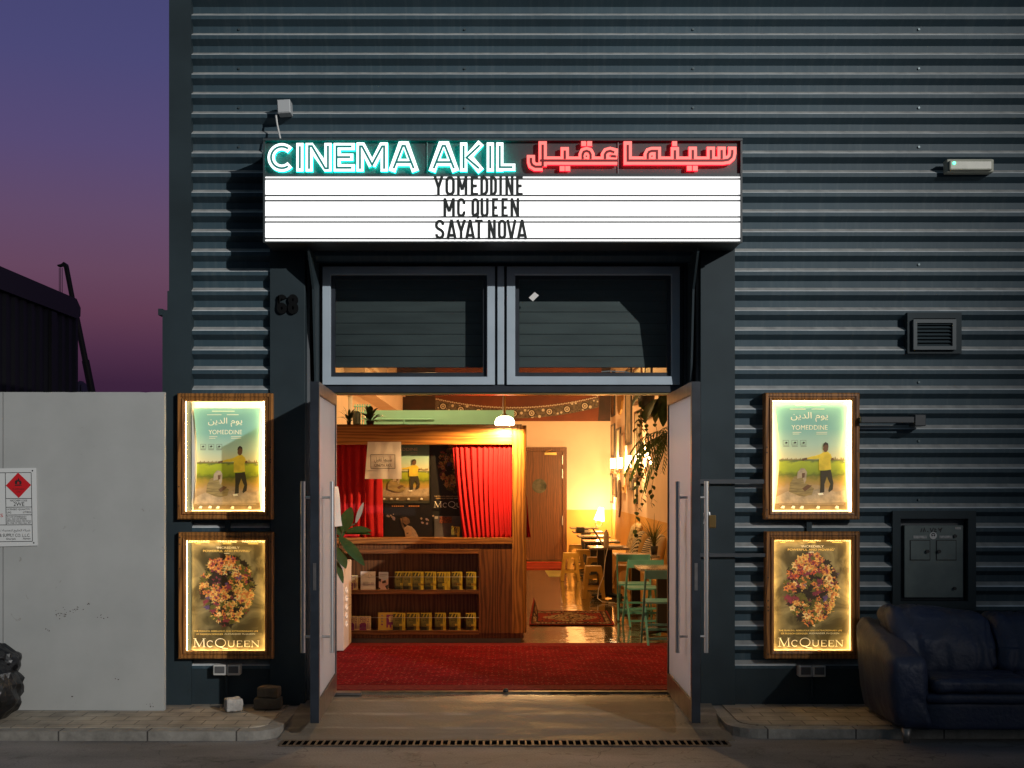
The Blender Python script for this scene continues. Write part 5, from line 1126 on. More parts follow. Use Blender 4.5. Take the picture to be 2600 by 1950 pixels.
curtain('red curtain hanging at the left of the kiosk, partly behind the white cloth', -2.0, PX(931, 13.18), -2.0, PX(930, 13.18), zc - .02, zo + .03, 3.18, 8, .022, 2, redc_)
curtain('plain red curtain panel between the left curtain and the yellow-shirt poster', PX(900, 13.23), PX(970, 13.23), PX(900, 13.23), PX(972, 13.23), zc - .02, zo + .03, 3.235, 3, .010, 3, redc_)
curtain('narrow red cloth hanging behind the right post of the kiosk', PX(1325, 14.6), PX(1337, 14.6), PX(1325, 14.6), PX(1348, 14.6), PZ(1363, 14.6), PZ(1258, 14.6), 4.5, 2, .012, 4, redc_)
# white cloth with the printed box
m = MB(); d = 13.08; nu, nv = 14, 12; vs = []
for j in range(nv + 1):
    t = j / nv
    for i in range(nu + 1):
        u = i / nu; x = PX(934 + (1018.5 - 934) * u, d) * (1 - t) + PX(926.5 + (1020 - 926.5) * u, d) * t
        vs.append((x, YK - .004 + .010 * noise.noise(Vector((u * 4, t * 3, 5))) + .005 * noise.noise(Vector((u * 9, t * 8, 1))), PZ(1122 + 94 * t, d)))
m.add(vs, [(j * (nu + 1) + i, j * (nu + 1) + i + 1, (j + 1) * (nu + 1) + i + 1, (j + 1) * (nu + 1) + i) for j in range(nv) for i in range(nu)], 0, True)
y = YK - .019; CXp = lambda x: PX(840 + x * .22904, d); CZp = lambda y_: PZ(990 + y_ * .22904, d)
m.stroke([(CXp(447), CZp(871)), (CXp(445), CZp(718)), (CXp(713), CZp(720)), (CXp(714), CZp(870))], .0028, y, 0, 1, True)
m.text(arabic('سينما عقيل'), CXp(485), CXp(680), CZp(808), CZp(745), y, 1); m.text('CINEMA AKIL', CXp(484), CXp(680), CZp(852), CZp(818), y, 1)
tag(m.build('cloth_banner', [mat('white_cloth', (.60, .56, .56), .85), black], loc=(PX(972, d), YK, PZ(1216, d))), 'white cloth with a printed lettering box hanging from the kiosk header', 'cloth')
# posters standing inside the kiosk
yp = YK + .225; d = yp + 10
bkf = mat('poster_edge', (.035, .03, .025), .4)
def kposter(px0, px1, py0, py1): return PX(px0, d), PX(px1, d), PZ(py1, d), PZ(py0, d)
x0, x1, z0, z1 = kposter(962, 1090, 1103, 1278)
m = MB(); film_field(m, x0, x1, z0 + .03, z1, yp, 0, False)
m.text('YOMEDDINE', PX(985, d), PX(1060.5, d), PZ(1144.5, d), PZ(1137, d), yp - .006, 1)
for a, b_, v in ((1042, 1060, 1149), (1040, 1060, 1152.5)): m.box(PX(a, d), PX(b_, d), yp - .006, yp - .005, PZ(v + .6, d), PZ(v, d), 1)
m.quad((x0, yp, z0), (x1, yp, z0), (x1, yp, z0 + .03), (x0, yp, z0 + .03), 2); m.box(x1, x1 + .008, yp - .004, yp + .01, z0, z1, 2)
tag(m.build('film_poster', pm_yel), 'yellow-shirt film poster inside the kiosk beside the white cloth', 'poster', 'posters inside the kiosk')
x0, x1, z0, z1 = kposter(1094, 1222, 1100, 1308)
tag(film_flower(MB(), x0, x1, z0 + .06, z1, yp, 7, False).build('film_poster', [mat('poster_night', (.012, .010, .009), .4), mat('ink_bright', (.9, .85, .74), .6), mat('ink_tan', (.75, .52, .25), .6)] + pm_flo[3:]), 'dark floral film poster half hidden by the right curtain of the kiosk', 'poster', 'posters inside the kiosk')
x0, x1, z0, z1 = kposter(972, 1099, 1280.5, 1385)
m = MB(); m.quad((x0, yp - .01, z0), (x1, yp - .01, z0), (x1, yp - .01, z1), (x0, yp - .01, z1), 0); rnd = random.Random(3); k = 0
for cx_, cy_, n, sp in ((1000, 1313, 7, 10), (1085, 1322, 9, 8), (985, 1308, 4, 7)):
    for i in range(n): k += 1; m.disc(PX(cx_ + rnd.gauss(0, sp), d), PZ(cy_ + rnd.gauss(0, 5), d), rnd.uniform(.006, .014), yp - .011 - .0002 * k, rnd.choice((1, 2)), 12)
g = lambda pts, mi, q: m.plate([(PX(840 + x * .22904, d), PZ(990 + y_ * .22904, d)) for x, y_ in pts], yp - .018 - q, mi)
g([(770, 1420), (785, 1500), (815, 1560), (835, 1540), (800, 1480), (790, 1420)], 3, 0); g([(795, 1415), (830, 1405), (870, 1430), (880, 1470), (840, 1500), (800, 1470)], 3, .0005)
g([(815, 1530), (850, 1500), (900, 1515), (940, 1560), (980, 1640), (960, 1720), (900, 1690), (880, 1720), (800, 1720), (830, 1640)], 1, .001); g([(820, 1545), (850, 1515), (890, 1530), (900, 1590), (870, 1640), (830, 1620)], 4, .0015)
g([(840, 1585), (865, 1580), (862, 1590), (842, 1594)], 0, .002); g([(770, 1720), (810, 1640), (880, 1650), (930, 1720)], 4, .0018)
for a, b_ in ((995, 1027), (1038, 1066)):
    for i in range(6): q = a + (b_ - a) * i / 6; m.box(PX(q, d), PX(q + 3.6, d), yp - .012, yp - .0115, PZ(1286.5, d), PZ(1283.5, d), 5)
tag(m.build('film_poster', [mat('night_print', (.008, .006, .006), .4), mat('bokeh_warm', (.36, .24, .17), .5, var=.4, vs=20), mat('bokeh_mauve', (.22, .15, .18), .5), mat('print_brown', (.17, .09, .05), .5, var=.6, vs=20), mat('print_face', (.33, .19, .11), .5, var=.3, vs=12), mat('ink_orange', (.42, .16, .04), .5)]),
    'black poster of a woman and soft lights at the bottom of the kiosk opening', 'poster', 'posters inside the kiosk')
x0, x1, z0, z1 = kposter(1102, 1178, 1310, 1385)
m = MB(); m.quad((x0, yp - .01, z0), (x1, yp - .01, z0), (x1, yp - .01, z1), (x0, yp - .01, z1), 0); m.box(x0, x0 + .008, yp - .02, yp - .008, z0, z1, 2)
m.box(PX(1116, d), PX(1147, d), yp - .014, yp - .012, PZ(1328, d), PZ(1312, d), 1); m.box(PX(1103.5, d), PX(1112, d), yp - .014, yp - .012, PZ(1317, d), PZ(1311, d), 3)
tag(m.build('film_poster', [mat('grey_print', (.10, .09, .10), .5, var=.4, vs=7), mat('print_red_grain', (.25, .06, .02), .6, col2=(.03, .02, .02), vs=60), bkf, mat('stamp_grey', (.3, .28, .27), .6)]), 'grey poster with a small red picture behind the leaning yellow booklet', 'poster', 'posters inside the kiosk')
# ------------------------------------------------------------------ leaflets and booklets on the shelves
by = mat('booklet_yellow', (.62, .47, .04), .5); bo = mat('booklet_photo', (.075, .075, .018), .5, col2=(.22, .20, .05), vs=14); bs_ = mat('booklet_dark', (.02, .018, .010), .5)
pc, pp = mat('leaflet_cream', (.66, .52, .26), .55), mat('leaflet_purple', (.20, .02, .14), .5); lw = mat('leaflet_white', (.62, .57, .52), .55); gi = mat('leaflet_grey_ink', (.25, .22, .20), .6)
lbm, lpk, ldk = mat('leaflet_blue', (.42, .43, .50), .5), mat('leaflet_pink', (.58, .36, .30), .5), mat('leaflet_black', (.05, .025, .02), .5)
GB = 'printed leaflets standing on the kiosk shelves'
def booklet(lab, a, b_, shelf, top, kind, tilt=0., dy=0., base=None, nm='booklet'):
    dd = DK + .03 + dy; x0, x1 = PX(840 + a * .22904, dd), PX(840 + b_ * .22904, dd); z0 = zs[shelf] + .001 if base is None else base
    z1 = PZ(1340 + top * .22904, dd); y = dd - 10; m = MB(); th = .006
    if z1 <= z0 + .05: z1 = z0 + .26
    P = lambda u, v: (x0 + u * (x1 - x0), z0 + v * (z1 - z0))
    def pl(pts, mi, k): m.plate([P(*q) for q in pts], y - .0006 * k, mi)
    bx = lambda u0, u1, v0, v1, mi, k: pl([(u0, v0), (u1, v0), (u1, v1), (u0, v1)], mi, k)
    if kind == 'yellow':
        m.box(x0, x1, y, y + th, z0, z1, 0); bx(0, .74, 0, .955, 1, 1)
        for i in range(5): u = .02 + i * .15; pl([(u, .75), (u + .07, .75), (min(.74, u + .19), .955), (min(.74, u + .12), .955)], 2 if i % 2 == 0 else 0, 2)
        pl([(.12, .62), (.20, .72), (.42, .72), (.52, .60), (.50, .38), (.36, .24), (.20, .30), (.12, .45)], 3, 2)
        bx(.18, .30, .54, .57, 2, 3); bx(.36, .48, .54, .57, 2, 3); bx(.0, .55, .0, .18, 2, 2)
        bx(.52, .80, .24, .36, 0, 3); bx(.56, .74, .29, .31, 2, 4); bx(.84, .87, .5, .9, 2, 3)
        mts = [by, bo, bs_, mat('booklet_face', (.20, .18, .045), .5, var=.5, vs=30)]
    elif kind == 'purple':
        m.box(x0, x1, y, y + th, z0, z1, 0); bx(.04, .62, .0, .42, 1, 1); pl([(.04, .42), (.2, .52), (.5, .54), (.62, .42)], 1, 1)
        for s_, u in (('FI', .12), ('ER', .38), ('CE', .64)): q0, q1 = P(u, .56), P(u + .2, .95); m.text(s_, q0[0], q1[0], q0[1], q1[1], y - .0016, 1)
        bx(.70, .76, .1, .5, 1, 2); bx(.82, .86, .1, .5, 1, 2)
        for i in range(5): bx(.10 + i * .1, .15 + i * .1, .08 + .04 * (i % 2), .2 + .05 * (i % 3), 2, 3)
        mts = [pc, pp, mat('leaflet_mauve', (.34, .12, .26), .5)]
    elif kind == 'white':
        m.box(x0, x1, y, y + th, z0, z1, 0); bx(.06, .4, .80, .82, 1, 1)
        for i in range(8): bx(.18, .5 + .08 * (i % 3), .42 - .03 * i, .432 - .03 * i, 1, 1)
        q = [P(.6 + .14 * math.cos(t) * (1 - t / 9), .75 + .12 * math.sin(t)) for t in [i * .5 for i in range(12)]]; m.stroke(q, .0015, y - .001, 0, 1); m.ring(*P(.7, .3)[:1], P(.86, .4)[0], P(.7, .3)[1], P(.86, .4)[1], [(0, y - .001), (.004, y - .001)], 1)
        mts = [lw, gi]
    elif kind == 'dog':
        m.box(x0, x1, y, y + th, z0, z1, 0); bx(.12, .9, .84, .87, 3, 1); bx(.12, .7, .75, .77, 3, 1)
        pl([(.0, .58), (.3, .6), (.45, .52), (.8, .56), (1, .6), (1, .3), (.6, .2), (.0, .0)], 1, 1); pl([(0, .0), (0, .22), (.4, .34), (.8, .2), (1, .3), (1, 0)], 1, 2)
        pl([(0, .64), (.25, .6), (.2, .42), (0, .5)], 2, 3); pl([(.3, .45), (.7, .55), (.8, .4), (.4, .35)], 2, 3); pl([(.65, .2), (1, .3), (.95, .0), (.8, .05)], 2, 3); pl([(0, .15), (.2, .05), (.0, .0)], 2, 3)
        mts = [lbm, lpk, ldk, gi]
    else:
        m.box(x0, x1, y, y + th, z0, z1, 0); bx(.46, 1, .14, .88, 1, 1)
        q = [P(.74 + .16 * math.cos(t), .68 + .15 * math.sin(t)) for t in [i * .63 for i in range(10)]]; m.plate(q, y - .0012, 2); bx(.62, .80, .46, .58, 2, 2)
        for i in range(4): bx(.17, .27, .28 + .17 * i, .36 + .17 * i, 3 if i else 1, 2)
        for u in (.56, .74, .88): bx(u, u + .08, .0, .30, 0, 3)
        mts = [mat('leaflet_ochre', (.55, .38, .07), .55), pp, pc, gi]
    if tilt: m.rot_y(tilt, x1, z0)
    return tag(m.build(nm, mts, loc=((x0 + x1) / 2, y, z0)), lab, 'booklet' if kind in ('yellow', 'mixed') else 'leaflet', GB)
booklet('purple and cream leaflet at the left end of the upper kiosk shelf', 158, 300, 0, 527, 'purple', nm='leaflet')
booklet('white printed flyer on the upper kiosk shelf', 330, 495, 0, 485, 'white', nm='leaflet')
booklet('pale blue leaflet with a dog picture on the upper kiosk shelf', 532, 637, 0, 490, 'dog', nm='leaflet')
U = 'yellow booklet on the upper kiosk shelf, '
for a, b_, t, tl, dy, q in ((710, 826, 487, 0, .012, 'leftmost of the overlapping three'), (800, 916, 487, 0, .006, 'middle of the overlapping three'), (906, 1028, 487, 0, 0, 'rightmost of the overlapping three'), (1040, 1168, 488, 0, 0, 'upright just left of the tilted one'),
                         (1205, 1322, 490, 0, .008, 'half hidden behind the tilted one'), (1188, 1290, 488, -3, -.004, 'tilted in front of another'), (1340, 1458, 488, 0, 0, 'second from the right end'), (1500, 1610, 490, 0, 0, 'alone at the right end')):
    booklet(U + q, a, b_, 0, t, 'yellow', tl, dy)
booklet('purple and cream leaflet at the far left of the lower kiosk shelf', 180, 308, 1, 980, 'purple', nm='leaflet'); booklet('purple and cream leaflet second from the left on the lower kiosk shelf', 313, 445, 1, 980, 'purple', nm='leaflet')
booklet('wide ochre and purple booklet on the lower kiosk shelf', 525, 722, 1, 940, 'mixed', 0, .008)
U = 'yellow booklet on the lower kiosk shelf, '
for a, b_, tl, q in ((688, 825, 0, 'overlapping the ochre and purple one'), (843, 983, 0, 'second from the left'), (998, 1118, 0, 'third from the left'), (1155, 1275, 0, 'third from the right'), (1312, 1437, 0, 'second from the right'), (1500, 1612, -1.5, 'leaning at the right end')):
    booklet(U + q, a, b_, 1, 944, 'yellow', tl)
booklet('yellow booklet leaning on the kiosk counter beside the right curtain', 1330, 1425, 0, -10, 'yellow', 3, .10, zc + .002)
# pendant lamp, plants and jar on top of the kiosk
d = 12.70; px_ = PX(1281.5, d); py_ = d - 10; z0 = PZ(1080, d)
Lp = thing('pendant_lamp', 'glowing white dome pendant lamp on a brass stem above the kiosk post', 'pendant lamp', (px_, py_, z0))
WARM = (1, .58, .215)
gw = emit('lamp_glass', (1, .76, .42), 14)
MB().lathe([(.094, z0 + .004), (.101, z0 + .012), (.100, z0 + .04), (.082, z0 + .075), (.05, z0 + .092), (.03, z0 + .096)], px_, py_, 0, 24).build('globe', gw, Lp)
MB().lathe([(.045, z0 + .092), (.035, z0 + .105), (.012, z0 + .112), (.009, z0 + .13), (.009, 4.4)], px_, py_, 0, 12).build('stem', brass, Lp)
m = MB(); m.tube([(px_ - .014, py_, z0 + .12), (px_ - .02, py_, z0 + .22), (px_ - .012, py_, z0 + .34), (px_ - .016, py_, 3.3)], .005, 0, 6); m.build('cord', mat('cord_white', (.6, .55, .45), .6), Lp)
lamp('pendant_bulb', (px_, py_, z0 + .019), 170, WARM, .010, Lp)
dup(Lp, (-.95, 6.4, 3.95), 'assumed unseen white dome pendant lamp high in the hall before the teal partition'); dup(Lp, (.75, 10.4, 4.0), 'assumed unseen white dome pendant lamp high over the aisle between partition and tables')  # two assumed lamps, unseen behind the door head, added to light the hall
leafm = mat('leaf_green', (.075, .14, .028), .45, var=.4, vs=9); leafd = mat('leaf_dark', (.045, .09, .02), .4, var=.4, vs=9); leafp = mat('leaf_pale', (.50, .48, .40), .4); stemm = mat('plant_stem', (.10, .09, .03), .6); potm = mat('black_pot', (.02, .018, .016), .5)
rnd = random.Random(21)
def small_plant(lab, px0, px1, py0, mt, n, seed):
    d = DK + .25; r_ = random.Random(seed); cx_, y = PX((px0 + px1) / 2, d), d - 10; w = (PX(px1, d) - PX(px0, d)) / 2; h = PZ(py0, d) - zt
    P = thing('potted_plant', lab, 'potted plant', (cx_, y, zt + .012))
    MB().lathe([(0, zt + .013), (w * .32, zt + .013), (w * .42, zt + .06), (0, zt + .06)], cx_, y, 0, 12).build('pot', potm, P)
    m = MB()
    for i in range(n):
        a = r_.uniform(0, 6.28); e = r_.uniform(.3, 1.3); q = Vector((math.cos(a) * math.cos(e), math.sin(a) * math.cos(e) * .7, math.sin(e)))
        b0 = Vector((cx_, y, zt + .055)) + q * r_.uniform(.02, .55) * h; m.leaf(b0, q, r_.uniform(.35, .6) * h + .03, r_.uniform(.03, .055), r_.uniform(.3, .9), 0)
        m.tube([(cx_, y, zt + .05), b0], .002, 0, 4)
    m.build('foliage', mt, P)
small_plant('small bushy plant at the left end of the kiosk top', 872, 900, 1046, leafm, 26, 1)
small_plant('dark leafy plant on the kiosk top right of the teal jar', 914, 966, 1042, leafd, 26, 2)
d = DK + .2; m = MB(); w = (PX(915, d) - PX(896, d)) / 2
m.lathe([(0, zt + .012), (w * .96, zt + .012), (w, zt + .04), (w, PZ(1060, d)), (w * 1.02, PZ(1059.5, d)), (w * 1.02, PZ(1057, d)), (w, PZ(1056.5, d)), (w, PZ(1048, d)), (w * .8, PZ(1044, d)), (0, PZ(1043, d))], PX(905.5, d), d - 10, 0, 20)
tag(m.build('jar', mat('jar_teal', (.38, .55, .42), .4)), 'pale teal jar between the two plants on the kiosk top', 'jar')
# white cabinet and rubber plant just inside the left door
C_ = thing('cabinet', 'pinkish white cabinet with stencilled marks just inside the left door', 'cabinet', (-1.85, 2.7, 0))
cr0 = PX(879, 12.5)
MB().box(-2.3, cr0, 2.30, 2.93, .02, .88).build('cabinet_body', mat('cabinet_pink', (.62, .50, .44), .5, var=.1, vs=5), C_, bevel=.006)
m = MB()
for i in range(5): m.ring(cr0 + .001 - .001, cr0 + .001, 0, .01, [(0, 0)]) if False else m.tube([(cr0 + .002, 2.50 + .05 * math.cos(t), .26 + i * .085 + .028 * math.sin(t)) for t in [k * .628 for k in range(11)]], .006, 0, 5)
m.build('stencil', mat('stencil_white', (.8, .78, .76), .5), C_)
MB().box(cr0 - .05, cr0 + .001, 2.34, 2.90, .42, .424).build('seam', mat('seam_brown', (.2, .14, .11), .6), C_)
RP = thing('rubber_plant', 'rubber plant with broad glossy leaves peeking past the left door', 'potted plant', (-1.86, 2.4, .88))
MB().lathe([(0, .881), (.10, .881), (.13, 1.05), (.11, 1.05), (0, 1.03)], -1.86, 2.45, 0, 20).build('pot', mat('pot_white', (.6, .58, .55), .4), RP)
d = 12.2; y = d - 10
def lf(px0, py0, px1, py1, wpx, mt, dy=0., dr=.25):
    a = Vector((PX(px0, d), y + dy, PZ(py0, d))); b_ = Vector((PX(px1, d), y + dy - .05, PZ(py1, d))); q = b_ - a
    MB().leaf(a, q + Vector((0, 0, q.length * dr * .6)), q.length * 1.04, wpx / FPX * d, dr, 0, 9, Vector((0, -1, .25)), .10).build('leaf', mt, RP)
gl = mat('rubber_leaf', (.035, .085, .020), .28, var=.3, vs=5, spec=.6)
for a in ((870, 1350, 893, 1290, 34, gl, 0, .02), (902, 1328, 922, 1278, 12, leafp, .05, .02), (880, 1350, 943, 1342, 17, gl, -.02, .3), (876, 1356, 941, 1350, 13, gl, .02, .35), (862, 1362, 927, 1430, 27, gl, -.04, .15), (858, 1330, 870, 1362, 28, leafd, .05, .3), (852, 1390, 880, 1440, 26, leafd, .0, .4), (848, 1420, 872, 1478, 16, leafd, .02, .5), (846, 1300, 866, 1345, 20, leafd, .1, .3)): lf(*a)
m = MB(); m.tube([(-1.86, 2.45, 1.02), (PX(850, d), y, PZ(1440, d)), (PX(862, d), y, PZ(1375, d)), (PX(872, d), y, PZ(1345, d)), (PX(900, d), y + .04, PZ(1330, d))], .007, 0, 6); m.build('stem', stemm, RP)
tag(crump.build('red_cloth', redc_) if False else MB().pillow(PX(864, 13.1), PX(912, 13.1), 3.06, 3.14, zc, PZ(1352, 13.3), .03, 8, .01, 0, .02, 12).build('red_cloth', redc_), 'bunched red cloth lying on the kiosk counter behind the rubber plant', 'cloth')
# paper on the left door
m = MB(); X0 = -1.325; vs = []
for j in range(7):
    for i in range(5): vs.append((X0 + .006 + .035 * (i / 4) ** 2 * (j / 6) + .004 * math.sin(j), -.04 - .26 * (1 - i / 4), PZ(1235, 10) - .315 * j / 6))
m.add(vs, [(j * 5 + i, j * 5 + i + 1, (j + 1) * 5 + i + 1, (j + 1) * 5 + i) for j in range(6) for i in range(4)], 0, True)
tag(m.build('paper_notice', white, loc=(X0, -.1, 1.5)), 'white paper taped inside the open left door', 'paper')
pk = thing('padlock', 'bronze padlock hanging on the outer handle of the right door', 'padlock', (1.45, -1.12, 1.45))
MB().box(1.462, 1.512, -1.13, -1.10, PZ(1341, 8.88), PZ(1308, 8.88)).build('body', mat('padlock_bronze', (.22, .14, .05), .35, metal=.8), pk, bevel=.006)
MB().tube([(1.468, -1.115, PZ(1310, 8.88)), (1.466, -1.115, PZ(1302, 8.88)), (1.448, -1.115, PZ(1298, 8.88)), (1.430, -1.115, PZ(1303, 8.88)), (1.428, -1.115, PZ(1330, 8.88))], .006, 0, 8).build('shackle', steel, pk)
# ------------------------------------------------------------------ rugs
def rug_fn(nt, b, out):
    tc = nn(nt, 'ShaderNodeTexCoord'); br = nn(nt, 'ShaderNodeTexBrick'); br.inputs['Scale'].default_value = 1; br.inputs['Brick Width'].default_value = .085; br.inputs['Row Height'].default_value = .055
    br.inputs['Mortar Size'].default_value = .005; br.inputs['Mortar Smooth'].default_value = .6
    br.inputs[1].default_value = (.125, .004, .009, 1); br.inputs[2].default_value = (.19, .007, .012, 1); br.inputs[3].default_value = (.09, .012, .012, 1); nt.links.new(tc.outputs['Object'], br.inputs[0])
    vo = nn(nt, 'ShaderNodeTexVoronoi'); vo.inputs['Scale'].default_value = 19; vo.inputs['Randomness'].default_value = .55; mp = nn(nt, 'ShaderNodeMapping'); mp.inputs['Scale'].default_value = (1, 1.6, 1); nt.links.new(tc.outputs['Object'], mp.inputs[0]); nt.links.new(mp.outputs[0], vo.inputs[0])
    lt = nn(nt, 'ShaderNodeMath', operation='LESS_THAN'); lt.inputs[1].default_value = .15; nt.links.new(vo.outputs['Distance'], lt.inputs[0])
    mx = nn(nt, 'ShaderNodeMixRGB'); mx.inputs[2].default_value = (.50, .22, .16, 1); mu = nn(nt, 'ShaderNodeMath', operation='MULTIPLY'); mu.inputs[1].default_value = .6; nt.links.new(lt.outputs[0], mu.inputs[0]); nt.links.new(mu.outputs[0], mx.inputs[0]); nt.links.new(br.outputs[0], mx.inputs[1])
    nz = nn(nt, 'ShaderNodeTexNoise'); nz.inputs['Scale'].default_value = 2.5; nz.inputs['Detail'].default_value = 9; nt.links.new(tc.outputs['Object'], nz.inputs[0])
    m2 = nn(nt, 'ShaderNodeMixRGB', blend_type='OVERLAY'); m2.inputs[0].default_value = .7; nt.links.new(mx.outputs[0], m2.inputs[1]); nt.links.new(nz.outputs[0], m2.inputs[2]); nt.links.new(m2.outputs[0], b.inputs['Base Color'])
    b.inputs['Roughness'].default_value = .95; b.inputs['Specular IOR Level'].default_value = .04
    n2 = nn(nt, 'ShaderNodeTexNoise'); n2.inputs['Scale'].default_value = 160; nt.links.new(tc.outputs['Object'], n2.inputs[0])
    bp = nn(nt, 'ShaderNodeBump'); bp.inputs['Strength'].default_value = .6; bp.inputs['Distance'].default_value = .01; nt.links.new(n2.outputs[0], bp.inputs['Height']); nt.links.new(bp.outputs[0], b.inputs['Normal'])
rugm = custom('red_carpet', rug_fn); rugb = mat('red_carpet_border', (.11, .006, .009), .95, spec=.15, col2=(.18, .02, .018), vs=30, bump=.5, bs=150)
m = MB(); m.box(-2.0, 1.95, .07, 2.98, -.008, .010, 1); m.box(-1.72, 1.62, .30, 2.74, .0105, .012, 0)
tag(m.build('entrance_carpet', [rugm, rugb]), 'large worn red carpet covering the floor just inside the doors', 'carpet')
m = MB(); nu, nv = 48, 26; x0, x1, y0, y1 = PX(1348, 14.68), PX(1565, 14.68), 4.68, 6.25; vs = []
for j in range(nv + 1):
    for i in range(nu + 1):
        u, v = i / nu, j / nv; x = x0 + (x1 - x0) * u + .04 * (v - .5); z = -.001 + .002 * noise.noise(Vector((u * 5, v * 5, 0)))
        k = max(0, (.10 - u) / .10) * max(0, min(1, (v - .25) / .6)); z += .17 * k ** .8; x += .05 * k
        vs.append((x, y0 + (y1 - y0) * v, z + .004))
fs = [(j * (nu + 1) + i, j * (nu + 1) + i + 1, (j + 1) * (nu + 1) + i + 1, (j + 1) * (nu + 1) + i) for j in range(nv) for i in range(nu)]
m.add(vs, fs, 0, True); rr = random.Random(5)
for k in range(len(fs)):
    i, j = k % nu, k // nu; e = min(min(i, nu - 1 - i), (min(j, nv - 1 - j)) * 1.0)
    cxn, cyn = abs((i + .5) / nu - .5) / .36, abs((j + .5) / nv - .5) / .36
    if e < 1: mi = 0
    elif e < 5: mi = (1 if e in (1, 4) else rr.choice((2, 1, 3, 2)))
    elif cxn + cyn < .28: mi = rr.choice((1, 0, 1, 2))
    elif cxn + cyn < 1.0: mi = rr.choice((2, 2, 3, 1, 2))
    else: mi = 0 if rr.random() < .86 else 1
    m.m[k] = mi
tag(m.build('patterned_rug', [mat('rug_red', (.30, .028, .012), .95, spec=.1, var=.3, vs=30), mat('rug_dark', (.05, .015, .010), .95, spec=.1), mat('rug_cream', (.42, .27, .13), .95, spec=.1, var=.4, vs=60), mat('rug_brown', (.20, .08, .03), .95, spec=.1)], solid=.006), 'small patterned red rug with one curled corner on the shiny floor', 'rug')
m = MB(); m.box(PX(1330, 24.6), PX(1434, 24.6), 14.0, 16.2, -.008, .006, 0)
for k in range(4): m.box(PX(1330, 24.6), PX(1434, 24.6), 14.1 + .45 * k, 14.2 + .45 * k, .0065, .0075, 1)
tag(m.build('runner_rug', [MATS['rug_red'], MATS['rug_dark']]), 'reddish runner rug at the foot of the far oak door', 'rug')
m = MB(); m.prism_z([(PX(1390, 23), 12.2), (PX(1430, 22), 12.2), (PX(1432, 23.6), 13.7), (PX(1384, 23.6), 13.7)], -.008, -.003); tag(m.build('floor_mat', mat('yellow_mat', (.30, .26, .05), .3)), 'thin yellow green mat on the floor before the far rug', 'mat')
# ------------------------------------------------------------------ tables, stools, chairs
gran = mat('granite', (.40, .33, .25), .16, col2=(.10, .07, .05), vs=95, detail=8, spec=.6)
tb = thing('cafe_table', '', 'table', (1.52, 8.05, 0), 'granite cafe tables along the right wall')
x, y = 1.52, 8.05
m = MB(); m.box(x - .28, x + .28, y - .33, y + .33, .712, .742); m.build('tabletop', gran, tb, bevel=.006)
m = MB(); m.box(x - .055, x + .055, y - .055, y + .055, .06, .712); m.build('pedestal', black, tb)
m = MB()
for a in (45, 135, 225, 315):
    c, s = math.cos(R(a)), math.sin(R(a)); m.tube([(x, y, .05), (x + .30 * c, y + .30 * s, .022)], [.04, .02], 0, 6)
m.build('foot', black, tb)
tl = ['granite table nearest the doors at the right edge', 'granite table with the spiky plant on it', 'granite table carrying the open laptop', 'granite table just behind the laptop table', 'granite table second from the far wall', 'granite table with the napkin box, next to the lamp table', 'granite table with the glowing lamp against the far wall']
for i, (tx_, td) in enumerate(((1.76, 13.87), (1.72, 16.22), (1.52, 18.1), (1.56, 20.0), (1.58, 21.85), (1.60, 23.7), (1.66, 25.75))):
    t = tb if i == 2 else dup(tb, (tx_, td - 10, 0))
    t['label'] = tl[i]
    if i == 2: t.location = (tx_, td - 10, 0)
sty = mat('stool_yellow', (.56, .31, .05), .38, spec=.5, var=.12, vs=6)
def stool(lab, x, y):
    S_ = thing('plastic_stool', lab, 'stool', (x, y, 0), 'yellow plastic stools by the tables')
    H_ = .47; a, b_ = .115, .165
    m = MB(); m.box(x - a, x + a, y - a, y + a, H_ - .018, H_); m.build('seat', sty, S_, bevel=.008)
    for z0, z1, nm in ((H_ - .075, H_ - .012, 'apron'), (.13, .175, 'stretcher')):
        m = MB()
        f0, f1 = a + (b_ - a) * (1 - z0 / H_), a + (b_ - a) * (1 - z1 / H_)
        for k in range(4):
            c, s = math.cos(R(90 * k)), math.sin(R(90 * k)); q = lambda u, r_, z: (x + u * c - r_ * s, y + u * s + r_ * c, z)
            v = [q(-f0, f0, z0), q(f0, f0, z0), q(f1, f1, z1), q(-f1, f1, z1), q(-f0, f0 - .01, z0), q(f0, f0 - .01, z0), q(f1, f1 - .01, z1), q(-f1, f1 - .01, z1)]
            m.add(v, [(0, 1, 2, 3), (7, 6, 5, 4), (0, 4, 5, 1), (3, 2, 6, 7)])
        m.build(nm, sty, S_)
    for sx_ in (-1, 1):
        for sy_ in (-1, 1):
            m = MB(); P = lambda r_, w, z: [(x + sx_ * r_, y + sy_ * r_, z), (x + sx_ * (r_ - w), y + sy_ * r_, z), (x + sx_ * (r_ - w), y + sy_ * (r_ - .012), z), (x + sx_ * (r_ - .012), y + sy_ * (r_ - .012), z), (x + sx_ * (r_ - .012), y + sy_ * (r_ - w), z), (x + sx_ * r_, y + sy_ * (r_ - w), z)]
            l0, l1, l2 = P(b_ + .002, .055, .0), P(a + .045 * .3, .052, H_ - .10), P(a + .003, .10, H_ - .06); 
            l1 = P(a + (b_ - a) * .22 + .002, .052, H_ - .11)
            v = l0 + l1 + l2; m.add(v, [(i, (i + 1) % 6, (i + 1) % 6 + 6, i + 6) for i in range(6)] + [(i + 6, (i + 1) % 6 + 6, (i + 1) % 6 + 12, i + 12) for i in range(6)] + [(0, 1, 2, 3, 4, 5)])
            m.build('leg', sty, S_)
    return S_
s0 = stool('yellow stool nearest the doors, in front of the black table pedestal', 1.30, 8.05)
